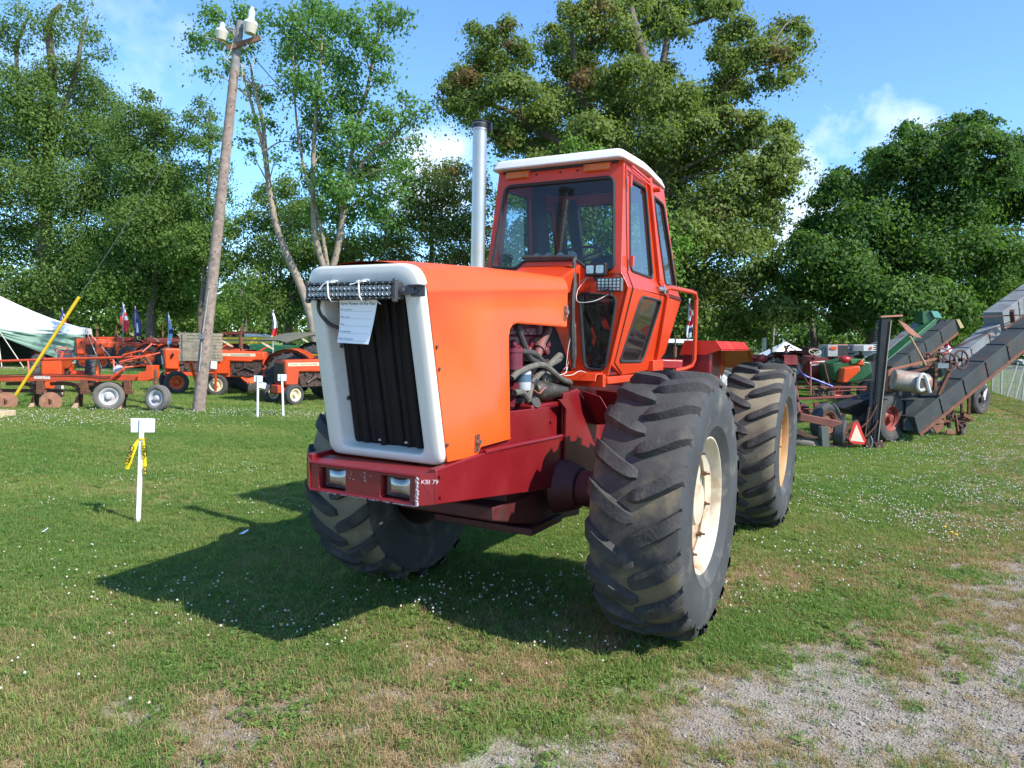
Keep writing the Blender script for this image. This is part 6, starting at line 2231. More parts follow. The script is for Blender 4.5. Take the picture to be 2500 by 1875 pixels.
    m.build('slab', mat('sandstone', (0.42, 0.33, 0.20), 0.9, var=0.25, scale=8, bump=0.4, bscale=12), t, bevel=0.02)


def stakes():
    STK = mat('stake_white', (0.78, 0.79, 0.82), 0.6, var=0.04)
    specs = [((338, 1276), 1.05, 0.040, 'white numbered stake near the tractor, tied with caution tape', 0.222, 0.14), ((629, 1021), 0.98, 0.042, 'white stake with a second plate hanging askew, beside the canopy tractor', 0.20, 0.145), ((692, 1018), 1.0, 0.042, 'white stake with faint lettering, nearest the grille of the big tractor', 0.19, 0.15)]
    for i, ((px, py), h, w, lb, pw, ph) in enumerate(specs):
        b = G(px, py)
        t = thing('marker_stake', lb, 'stake', (b.x, b.y, 0), radians((8, -6, 10)[i]), 'white marker stakes along the row')
        m = MB()
        lean = (0.045, 0.01, -0.035)[i]
        m.prism([(-w / 2, -0.012, 0.05), (w / 2, -0.012, 0.05), (w / 2 + lean, -0.012, h), (-w / 2 + lean, -0.012, h)], (0, 0.022, 0))
        m.prism([(-w / 2, -0.012, 0.05), (0.004, -0.012, -0.05), (w / 2, -0.012, 0.05)], (0, 0.022, 0))
        m.build('post', STK, t, bevel=0.002)
        m = MB()
        m.prism(rnd([(-pw / 2 + lean, 0.012, h - ph), (pw / 2 + lean, 0.012, h - ph), (pw / 2 + 0.006 + lean, 0.012, h - 0.003), (-pw / 2 + lean, 0.012, h)], 0.006, 2), (0, 0.004, 0))
        m.build('plate', STK, t)
        if i == 0:
            m = MB()
            m.prism([(-pw / 2 - 0.012 + lean, 0.05, h - ph + 0.003), (pw / 2 - 0.02 + lean, 0.02, h - ph + 0.003), (pw / 2 - 0.02 + lean, 0.02, h - 0.004), (-pw / 2 - 0.012 + lean, 0.05, h - 0.004)], (0, 0.004, 0))
            m.build('plate', STK, t)
        if i == 1:
            m = MB()
            m.box((0.10, 0.03, h - 0.22), (0.17, 0.004, 0.14), Matrix.Rotation(0.22, 3, 'Y'))
            m.build('hanging_plate', STK, t)
        if i == 2:
            m = MB()
            for k, (a, cc) in enumerate(((-0.05, 0), (-0.025, 0), (0.0, 0), (0.028, 1), (0.05, 1))):
                m.box((a + lean, -0.0135, h - 0.07), (0.016, 0.002, 0.022), None, cc)
            m.build('faded_lettering', [mat('faded_grey', (0.5, 0.48, 0.48), 0.8), mat('faded_red', (0.6, 0.35, 0.35), 0.8)], t)
    # caution tape
    b = G(338, 1276)
    t = thing('caution_tape', 'yellow plastic caution tape knotted round the near white stake', 'tape', (b.x, b.y, 0), radians(8))
    TAPE = mat('tape_yellow', (0.80, 0.60, 0.01), 0.4, var=0.06, bump=0.2, bscale=25)
    for s, x0, z1, wd in ((-1, 0.03, 0.545, 0.055), (1, 0.052, 0.50, 0.038)):
        m = MB()
        n = 10
        L_ = []
        for k in range(n + 1):
            q = k / n
            z = 0.85 + (z1 - 0.85) * q
            cx = x0 + s * (0.012 + (0.115 if s < 0 else 0.012) * q ** 0.8) - (0.012 * q if s > 0 else 0)
            ww = wd * (0.35 + 0.65 * min(1, q * 3)) * (1 if q < .9 else .75)
            yy = -0.02 - 0.012 * sin(5 * q + s)
            L_.append([V((cx - ww / 2, yy, z)), V((cx, yy - 0.006, z - 0.004)), V((cx + ww / 2, yy + 0.004, z))])
        m.loft(L_, closed=False)
        m.build('ribbon', TAPE, t)
        p0 = V(L_[3][1]) if s < 0 else V(L_[4][1])
        d = (V(L_[9][1]) - V(L_[2][1])).normalized()
        side = d.cross(V((0, -1, 0)))
        if s < 0:
            text('lettering', 'CAUTI', 0.06, DARKI, p0 + V((-0.020, -0.016, 0.036)), d, V((d.z * -1, 0, d.x)), t, 0.0004, 0.002)
        else:
            text('lettering', 'CAU', 0.055, DARKI, V(L_[5][1]) + V((0.034, -0.016, 0.0)), -d, V((d.z, 0, -d.x)), t, 0.0004, 0.002)
            text('lettering', 'IOI', 0.045, DARKI, V(L_[9][1]) + V((0.030, -0.016, -0.015)), -d, V((d.z, 0, -d.x)), t, 0.0004, 0.002)
    m = MB()
    m.tube([(0.025, -0.02, 0.85), (0.05, -0.02, 0.845), (0.058, 0.0, 0.85), (0.05, 0.02, 0.85), (0.025, 0.02, 0.845)], 0.008, 5, closed=True)
    m.build('knot', TAPE, t)
    for (px, py, sx, lb) in ((593, 1311, 0.085, 'scrap of white paper lying in the shadow of the tractor'), (108, 1306, 0.05, 'small white paper scrap in the grass left of the near stake')):
        p = G(px, py)
        t = thing('paper_scrap', lb, 'litter', (p.x, p.y, 0.03), 0.3)
        m = MB()
        m.add([(-sx * .5, 0, 0), (sx * .1, -.02, .006), (sx * .6, .01, .03), (sx * .5, .03, .035), (0, .025, .014)], [(0, 1, 4), (1, 2, 3, 4)])
        m.build('scrap', PAPER, t, smooth=0)


pole_and_wires()
stakes()


# ------------------------------------------------------------------ left row: plough, tractors, marquee, flags
def plough():
    b = G(265, 1001)
    Y = b.y
    t = thing('mounted_plough', 'long rusty orange plough with white rimmed gauge wheel beyond the near stake', 'plough', (b.x, b.y, 0))
    P = lambda x, y, dy=0.0: AT(*Z4(x, y), Y + dy) - V((b.x, b.y, 0))
    m = MB()
    m.bar(P(-300, 1140, 0.25), P(1400, 1128, 0.25), 0.10, 0.145)
    bm = m.build('main_beam', ACO2, t, bevel=0.01)
    m = MB()
    m.box(P(425, 1127, 0.195), (0.40, 0.006, 0.075))
    m.build('worn_decal', mat('worn_decal', (0.60, 0.55, 0.50), 0.7, var=0.2, scale=25, col2=(0.45, 0.07, 0.03), amt=0.95, s2=16, edge=0.5), bm)
    m = MB()
    m.tube([P(-300, 970, 0.5), P(1480, 915, 0.5)], 0.032, 8)
    m.build('upper_rail', ACO2, t)
    for x in (285, 1150):
        m = MB()
        m.bar(P(x, 950, 0.5), P(x + 10, 1120, 0.3), 0.035)
        m.build('rail_strut', ACO2, t)
    m = MB()
    m.tube([P(x, y, 0.17) for x, y in ((-50, 1105), (150, 1100), (400, 1092), (800, 1098), (950, 1108), (1050, 1122), (1150, 1110))], 0.012, 6, smooth=3)
    m.build('hydraulic_hose', DARKI, t)
    m = MB()
    m.prism([P(1385, 1160, 0.1), P(1400, 1080, 0.1), P(1475, 1060, 0.1), P(1480, 1005, 0.1), P(1545, 1005, 0.1), P(1545, 1140, 0.1), P(1480, 1165, 0.1)], (0, 0.35, 0))
    m.build('head_stock', ACO, t, bevel=0.012)
    m = MB()
    m.bar(P(1560, 1040, 0.2), P(1580, 1190, 0.2), 0.09)
    m.bar(P(1570, 1180, 0.1), P(1610, 1250, -0.1), 0.06)
    m.bar(P(1480, 930, 0.25), P(1560, 1060, 0.2), 0.07)
    m.build('caster_leg', RUST, t, bevel=0.008)
    rs = random.Random(4)
    for i in range(13):
        x0, y0 = rs.uniform(1180, 1300), rs.uniform(960, 1050)
        x1, y1 = rs.uniform(1400, 1560), rs.uniform(890, 1010)
        m = MB()
        m.tube([P(x0, y0, rs.uniform(.1, .9)), P(x1, y1, rs.uniform(.1, .9))], rs.uniform(0.012, 0.022), 6)
        m.build('linkage_rod', RUST if i % 3 else ACO2, t)
    for (a, c) in (((1440, 870), (1540, 785)), ((1470, 915), (1620, 875)), ((1240, 900), (1440, 850))):
        m = MB()
        m.tube([P(*a, 0.4), P(*c, 0.6)], 0.02, 6)
        m.build('lever', ACO2, t)
    m = MB()
    m.tube([P(1130, 1135, 0.1), P(1190, 1090, 0.1)], 0.045, 10)
    m.tube([P(1180, 1100, 0.1), P(1250, 1045, 0.1)], 0.032, 10)
    m.build('hydraulic_ram', ACO2, t)
    m = MB()
    m.lathe([(0.001, -0.09), (0.10, -0.08), (0.13, 0), (0.10, 0.08), (0.001, 0.09)], P(1200, 1050, 0.4), (0.3, -1, 0.2), n=16)
    m.build('ram_cap', RIMWH, t)
    m = MB()
    m.bar(P(1265, 1170, 0.3), P(1265, 1330, 0.3), 0.10)
    m.bar(P(1240, 1235, 0.2), P(1300, 1235, 0.2), 0.03)
    m.build('jack_stand', RUST, t)
    # bodies with curved legs, shares and coulters
    for k, x in enumerate((-120, 330, 775, 1215)):
        m = MB()
        m.tube([P(x - 260, 1190, 0.35), P(x - 90, 1188, 0.35), P(x - 10, 1215, 0.35), P(x + 40, 1290, 0.35), P(x + 30, 1350, 0.35)], 0.05, 6, smooth=3)
        m.build('plough_leg', RUST, t)
        m = MB()
        L_ = []
        for j in range(6):
            q = j / 5
            L_.append([P(x + 60 - 10 * q, 1290 + 150 * q, 0.45), P(x + 20 - 50 * q, 1300 + 140 * q, 0.25 - 0.1 * q), P(x - 10 - 80 * q ** 2, 1330 + 120 * q, 0.10 - 0.1 * q)])
        m.loft(L_, closed=False)
        m.loft([[p + V((0.015, 0.015, 0)) for p in l] for l in L_], closed=False)
        m.build('mouldboard', RUSTD, t)
        m = MB()
        m.prism([P(x - 75, 1455, -0.02), P(x - 20, 1385, 0.05), P(x + 10, 1385, 0.1), P(x + 5, 1455, 0.05)], (0.01, 0.02, 0))
        m.build('share', mat('share_steel', (0.30, 0.20, 0.13), 0.6, 0.2, var=0.3), t)
        m = MB()
        m.box(P(x + 80, 1215, 0.22), (0.16, 0.10, 0.32))
        m.box(P(x + 90, 1275, 0.2), (0.22, 0.08, 0.10))
        m.build('leg_clamp', RUST, t, bevel=0.008)
        if k in (0, 1):
            m = MB()
            c = P(x + 185, 1372, 0.0)
            m.lathe([(0.001, -0.02), (0.09, -0.018), (0.10, -0.006), (0.235, -0.003), (0.235, 0.003), (0.10, 0.006), (0.001, 0.02)], c, (0.5, -1, 0.05), n=28)
            cd = m.build('coulter_disc', mat('coulter_rust', (0.28, 0.13, 0.075), 0.7, 0.2, var=0.25, scale=9), t)
            ax, ay, az = frame_for((0.5, -1, 0.05))
            for j in range(18):
                a = pi * (0.55 + j / 18 * 0.9)
                m = MB()
                p = c + (ax * cos(a) + ay * sin(a)) * 0.205
                q = c + (ax * cos(a) + ay * sin(a)) * 0.245
                m.bar(p - az * 0.006, q - az * 0.006, 0.012, 0.012)
                m.build('tooth', GALV, cd)
            m = MB()
            m.bar(P(x + 100, 1275, 0.2), c + V((0.03, -0.05, 0)), 0.05, 0.09)
            m.build('coulter_arm', RUST, t)
    m = MB()
    m.bar(P(-300, 1255, 0.5), P(640, 1262, 0.5), 0.05, 0.08)
    m.bar(P(680, 1195, 0.5), P(1000, 1200, 0.5), 0.05, 0.08)
    m.build('rear_bar', RUST, t, bevel=0.006)
    for (x, y), r, rz, tl in (((1102, 1298), 0.345, 0.45, 0.0), ((1600, 1306), 0.325, -0.25, 0.10)):
        c = P(x, y, 0)
        small_wheel(t, 'gauge_wheel', r, 0.21, (c.x, c.y, r - 0.01), rz + pi, RIMWH, BTYREG, 0, 1, True, tl)


def marquee():
    c = AT(*Z4(866, 690), 37.6)
    t = thing('marquee', 'white peaked marquee with a green side curtain at its corner', 'tent', (c.x - 8 * cos(0.5) - 5 * sin(0.5), c.y - 8 * sin(0.5) + 5 * cos(0.5), 0), 0.5)
    zE, zA = 2.08, 6.2
    n, L_ = 22, []
    for j in range(n + 1):
        row = []
        for i in range(n + 1):
            u, v = i / n * 2 - 1, j / n * 2 - 1
            d = max(abs(u), abs(v))
            z = zE + (zA - zE) * (1 - d) ** 1.45
            row.append(V((u * 8, v * 5, z)))
        L_.append(row)
    m = MB()
    m.loft(L_, closed=False)
    m.build('roof_canvas', CANVAS, t, smooth=60)
    m = MB()
    ring = []
    for (ax, ay), (bx, by) in (((-8, -5), (8, -5)), ((8, -5), (8, 5)), ((8, 5), (-8, 5)), ((-8, 5), (-8, -5))):
        for k in range(24):
            q = k / 24
            ring.append(V((ax + (bx - ax) * q, ay + (by - ay) * q, 0)))
    m.loft([[p + V((0, 0, zE + 0.004)) for p in ring], [p * 1.004 + V((0, 0, zE - 0.33 + 0.02 * sin(i * 1.3))) for i, p in enumerate(ring)]])
    m.build('valance', CANVAS, t)
    for x, y in ((8, -5), (4.2, -5), (0.2, -5), (-3.8, -5), (8, 5), (0, 5), (-8, 5), (8, 0)):
        m = MB()
        m.cyl((x * .995, y * .99, 0), (x * .995, y * .99, zE), 0.035, n=8)
        m.build('side_pole', ROPE, t)
    for x in (8, 4.2, 0.2):
        for dx in (0.75, 1.6) if x == 8 else (0.35, 1.25):
            m = MB()
            m.tube([(x, -5.02, zE - 0.02), (x + dx, -6.3, 0.02)], 0.022, 5)
            m.build('guy_rope', ROPE, t)
            m = MB()
            m.cyl((x + dx, -6.3, -0.1), (x + dx + 0.03, -6.36, 0.16), 0.02, n=6)
            m.build('peg', RUST, t)
    # gathered side curtain
    L_ = []
    nx, nz = 40, 18
    for j in range(nz + 1):
        row = []
        for i in range(nx + 1):
            u, v = i / nx, j / nz
            x = 7.93 - 4.3 * (1 - u)
            bot = 0.10 + 1.95 * (1 - u) ** 1.15 if u < 1 else 0.1
            bot = min(bot, 1.98)
            top = zE - 0.06
            z = top + (bot - top) * v
            f = 0.10 * sin(16 * (v * 1.3 + (1 - u) * 0.5)) * sin(pi * min(1, v * 1.2 + .1)) * (0.3 + u * .7) + 0.04 * sin(31 * v + 4 * u)
            row.append(V((x - 0.25 * v * (1 - u), -4.95 + f - 0.25 * v, z)))
        L_.append(row)
    m = MB()
    m.loft(L_, closed=False)
    m.build('side_curtain', CURTAIN, t, smooth=70)
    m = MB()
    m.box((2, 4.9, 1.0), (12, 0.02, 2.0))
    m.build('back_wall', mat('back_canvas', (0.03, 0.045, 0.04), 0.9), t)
    # table under the marquee
    return t


def flag(label, px, py_top, Y, cols, h=3.0, w=0.42, L_=1.25, py_base=None, seed=0, tilt=0.03, group='flags on poles along the showground', stars=False):
    top = AT(px, py_top, Y)
    base = V((top.x - tilt * 0.5, top.y, 0))
    t = thing('flag', label, 'flag', base, 0, group)
    tp = top - base
    m = MB()
    m.tube([(0, 0, 0), tp + V((0, 0, 0.08))], 0.018, 7)
    m.ball(tp + V((0, 0, 0.1)), 0.035, 8, 6)
    m.build('flagpole', mat('flagpole_grey', (0.45, 0.44, 0.42), 0.5), t)
    rs = random.Random(seed)
    n, k = 14, len(cols)
    rows = []
    for j in range(n + 1):
        v = j / n
        row = []
        for i in range(9):
            u = i / 8
            wd = w * (0.25 + 0.75 * min(1, v * 1.6)) * (1 - 0.2 * v)
            x = (u - 0.25) * wd + 0.03 * sin(6 * v + seed)
            y = 0.06 * sin(u * 9 + v * 5 + seed) - 0.02
            row.append(tp + V((x, y, -v * L_ * (1 - 0.10 * abs(u - .4)))))
        rows.append(row)
    m = MB()
    for j in range(n):
        for i in range(8):
            v, u = (j + .5) / n, (i + .5) / 8
            mi = cols[min(k - 1, int(v * k))] if not isinstance(cols[0], (tuple, list)) else cols[min(k - 1, int(v * k))][min(len(cols[0]) - 1, int(u * len(cols[0])))]
            m.add([rows[j][i], rows[j][i + 1], rows[j + 1][i + 1], rows[j + 1][i]], [(0, 1, 2, 3)], mi)
    m.build('cloth', FLAGM, t, smooth=70)
    return t


FLAGM = [mat('flag_white', (0.70, 0.70, 0.72), 0.85, var=0.06), mat('flag_red', (0.50, 0.03, 0.04), 0.85, var=0.1), mat('flag_blue', (0.03, 0.04, 0.16), 0.85, var=0.1), mat('flag_paleblue', (0.33, 0.47, 0.68), 0.85, var=0.1), mat('flag_yellow', (0.8, 0.5, 0.04), 0.85, var=0.1), mat('flag_navy', (0.06, 0.05, 0.16), 0.85, var=0.1)]


def left_row():
    plough()
    marquee()
    O, W_ = radians(180), RIMC
    # tractor with cream steering wheel, seen from its side
    f = G(532, 963.5)
    farm_tractor('side-on orange tractor with cream steering wheel, cream decal stripe and narrow front wheels', f, radians(190), wb=2.25, Rr=0.70, Wr=0.36, tr=0.80, Rf=0.335, Wf=0.17, tf=0.20, hz0=0.66, hz1=1.40, hw=0.50, hx=0.80, nose=0.05, stripe='ALLIS-CHALMERS', model='D17', lamps=False, slope=0.02, bev=0.045)
    # low tractor under a canopy
    f = G(690, 985)
    farm_tractor('low orange tractor under a khaki sunshade canopy with dark square grille', f, radians(233), wb=2.1, Rr=0.62, Wr=0.36, tr=0.72, Rf=0.285, Wf=0.22, tf=0.50, hz0=0.52, hz1=1.23, hw=0.56, hx=0.55, nose=0.10, stripe='ALLIS-CHALMERS', model='One-Ninety', canopy=1.93, lamps=False, exhaust=False, wheel_m=DARKI, paint=ACO2, bev=0.04, slope=-0.02)
    # tractor with rounded grille left of the pole
    f = G(424, 957)
    farm_tractor('orange tractor with headlamps and an entry card on its rounded nose', f, radians(213), wb=2.2, Rr=0.66, tr=0.72, Rf=0.36, Wf=0.18, tf=0.62, hz0=0.74, hz1=1.43, hw=0.54, hx=0.6, nose=0.30, rimf=RIMO, papers=True, bev=0.08, exhaust=False)
    # tractor behind the plough, facing the camera
    f = G(128, 972)
    farm_tractor('orange tractor behind the plough, nose towards us with a big orange steering wheel', f, radians(-68), wb=2.0, Rr=0.60, Wr=0.28, tr=0.72, Rf=0.30, tf=0.18, hz0=0.50, hz1=1.14, hw=0.50, hx=0.45, nose=0.12, wheel_m=ACO, lug=18, bev=0.10, exhaust=False, fenders=False, lamps=False, grille='none')
    # under the marquee
    for (px, lb) in ((62, 'boxy orange crawler-like tractor under the marquee beside its guy ropes'), (-30, 'orange tractor under the marquee cut by the picture edge'), (85, '')):
        if lb:
            f = G(px, 893)
            farm_tractor(lb, (f.x + 3, 41.0), radians(-8), wb=1.9, Rr=0.60, tr=0.7, Rf=0.34, tf=0.6, hz0=0.75, hz1=1.62, hw=0.55, hx=0.3, nose=0.4, exhaust=False, lamps=False, rimf=RIMO, bev=0.05)
    # three beyond the marquee corner
    for (zx, hd, lb, kw) in ((865, 212, 'orange tractor nearest the marquee corner, boxy full length hood', dict(hz1=1.55, hz0=0.72, nose=0.3, opening=True, bev=0.05)), (1085, 214, 'middle orange tractor of the three past the marquee, bright orange front wheel', dict(hz1=1.42, hz0=0.70, bev=0.07)), (1310, 216, 'orange tractor of the three past the marquee that stands nearest the plough levers', dict(hz1=1.38, hz0=0.70, bev=0.08))):
        f = G(*Z4(zx, 1030))
        farm_tractor(lb, (f.x, 37.6 + (zx - 1000) * 0.001), radians(hd), wb=2.1, Rr=0.62, tr=0.7, Rf=0.33, Wf=0.17, tf=0.5, hw=0.5, hx=0.5, rimf=RIMO, group='orange tractors in line beyond the marquee', **kw)
    # dark red tractors farther back
    for (px, py, Y, hd, lb) in ((262, 835, 48, 185, 'dark red tractor behind the middle orange one, under the flags'), (372, 838, 47, 200, 'dark red tractor behind the orange one with the entry card'), (425, 836, 52, 170, 'bright red tractor in the far row left of the wooden crate')):
        g = AT(px, 900, Y)
        farm_tractor(lb, (g.x, g.y), radians(hd), paint=FREDD if 'dark' in lb else FRED, rimf=RIMWH, rimr=RIMWH, hz1=1.6, hz0=0.8, tf=0.5, exhaust=True, lug=14)
    # wooden crate carried in front
    b = AT(*Z5(460, 960), 22.0)
    t = thing('wooden_crate', 'grey weathered wooden plank crate standing behind the lamp pole', 'crate', (b.x, b.y, b.z))
    PL = mat('plank_grey', (0.27, 0.235, 0.175), 0.9, var=0.3, scale=7, bump=0.5, bscale=25, col2=(0.15, 0.125, 0.095), amt=0.6, s2=9)
    W2, H2, D2 = 1.08, 0.86, 0.55
    rs = random.Random(3)
    for k in range(9):
        z = (k + 0.5) * H2 / 9
        for y in (-D2 / 2, D2 / 2):
            m = MB()
            m.box((rs.uniform(-.012, .012), y, z), (W2 + rs.uniform(-.03, .03), 0.028, H2 / 9 - 0.012 - rs.uniform(0, .006)))
            m.build('plank', PL, t, bevel=0.003)
        for x in (-W2 / 2, W2 / 2):
            m = MB()
            m.box((x, 0, z), (0.028, D2 - 0.06, H2 / 9 - 0.012))
            m.build('plank', PL, t)
    for x in (-0.36, 0.40):
        m = MB()
        m.box((x, -D2 / 2 - 0.03, H2 / 2), (0.13, 0.03, H2 - 0.02))
        m.build('batten', PL, t, bevel=0.003)
    m = MB()
    m.box((0, 0, 0.015), (W2 - .06, D2 - .06, 0.03))
    m.build('floor_board', PL, t)
    rk = thing('loader_rack', 'orange front rack holding the wooden crate above the grass', 'rack', (b.x, b.y, 0))
    m = MB()
    for x in (-0.4, 0.4):
        m.bar((x, 0.1, b.z - 0.01), (x * 0.6, 0.5, 0.02), 0.07)
        m.bar((x, -0.2, b.z - 0.04), (x, 0.25, b.z - 0.04), 0.06)
    m.bar((-0.5, -0.1, b.z - 0.045), (0.5, -0.1, b.z - 0.045), 0.06)
    m.bar((-0.5, 0.2, b.z - 0.045), (0.5, 0.2, b.z - 0.045), 0.06)
    m.build('rack_frame', ACO, rk, bevel=0.006)
    for (zx, zy, Y, lb, s) in ((590, 1000, 21.6, 'blue white entry card on the rack below the wooden crate', (0.19, 0.22)), (462, 0, 0, '', 0)):
        if lb:
            q = AT(*Z5(zx, zy), Y)
            c = thing('entry_card', lb, 'card', q)
            m = MB()
            m.box((0, 0, 0), (s[0], 0.004, s[1]), Matrix.Rotation(0.08, 3, 'Y'))
            m.build('card', PAPER, c)
    # flags
    flag('blue flag with stars and red hem above the marquee roof', 152, 757, 44, [(2, 2), (2, 0), (2, 2), (2, 0), (1, 1)], L_=0.85, w=0.34, seed=1)
    flag('red, white and blue flag hanging left of the navy one', 300, 744, 39, [(2, 0, 0), (2, 0, 0), (2, 0, 1), (1, 1, 0), (1, 1, 1), (1, 1, 1), (1, 1, 1)], L_=1.5, w=0.46, seed=2)
    flag('navy state flag drooping beside the red, white and blue one', 330, 754, 39, [(5, 1, 5), (5, 0, 5), (5, 5, 5), (5, 0, 5), (5, 0, 5), (5, 5, 5)], L_=1.5, w=0.52, seed=3)
    flag('pale blue and white flag with red patch left of the wooden crate', 411, 768, 36, [(2, 0, 0), (2, 0, 0), (1, 1, 3), (2, 3, 3), (2, 2, 2), (3, 3, 3), (3, 3, 0), (0, 3, 3)], L_=1.5, w=0.32, seed=4)
    flag('white and red flag with blue edge over the canopy tractor', 667, 765, 27, [(2, 0, 0), (2, 0, 0), (2, 0, 0), (2, 0, 0), (1, 1, 1), (1, 1, 1), (4, 1, 1)], L_=0.98, w=0.27, seed=5)
    flag('striped American flag with a pale lower banner beside the grab rail', 1683, 740, 22, [(2, 1), (0, 1), (1, 0), (0, 1), (1, 1), (0, 0), (0, 2), (0, 0)], L_=1.08, w=0.20, seed=6)
    # combine harvester and green tractor behind
    g = AT(*Z5(760, 880), 34)
    t = thing('combine_harvester', 'orange combine with white striped cab and long yellow header behind the side-on tractor', 'combine', (g.x, g.y, 0))
    P = lambda x, y, dy=0.0: AT(*Z5(x, y), 34 + dy) - V((g.x, g.y, 0))
    m = MB()
    m.prism([P(640, 790), P(760, 790), P(790, 860), P(790, 930), P(620, 930), P(600, 860)], (0, 2.2, 0))
    m.build('body', ACO, t, bevel=0.05)
    m = MB()
    m.prism([P(655, 665), P(880, 660), P(905, 680), P(880, 692), P(655, 690)], (0, 1.8, 0))
    m.build('cab_roof', ACO, t, bevel=0.03)
    m = MB()
    m.prism([P(895, 680), P(1060, 692), P(1070, 716), P(895, 716)], (0, 1.4, 0))
    m.build('grain_tank', mat('tank_white', (0.66, 0.62, 0.55), 0.5), t, bevel=0.02)
    for x in (670, 760, 860):
        m = MB()
        m.bar(P(x, 690, 0.1), P(x, 790, 0.1), 0.09)
        m.build('cab_post', ACO, t)
    m = MB()
    m.prism([P(680, 692, .3), P(850, 692, .3), P(850, 790, .3), P(680, 790, .3)], (0, 1.2, 0))
    m.build('cab_glass', mat('dark_cab_glass', (0.03, 0.035, 0.04), 0.1, spec=0.6), t)
    for y, h, mm in ((728, 0.10, YELP), (768, 0.10, YELP)):
        m = MB()
        m.bar(P(560, y, -0.9), P(1190, y + 6, -0.9), h, 0.11)
        m.build('header_beam', mm, t, bevel=0.01)
    m = MB()
    m.bar(P(560, 748, -0.85), P(1180, 752, -0.85), 0.04, 0.13)
    m.build('header_sheet', GALV, t)
    for s in (600, 860):
        q = P(s, 1000, 0.6)
        small_wheel(t, 'drive_wheel', 0.75, 0.5, (q.x, q.y, 0.74), pi, RIMC, BTYRE, 14, 1)
    g = AT(*Z5(1300, 900), 29)
    farm_tractor('green tractor partly hidden behind the canopy tractor', (g.x - 1.0, g.y), radians(184), paint=GREEN, rimf=YELP, rimr=YELP, hz1=1.55, hz0=0.8, wb=2.4, Rr=0.8, tr=0.85, Wr=0.42, exhaust=False, lug=14, seat=True)


left_row()


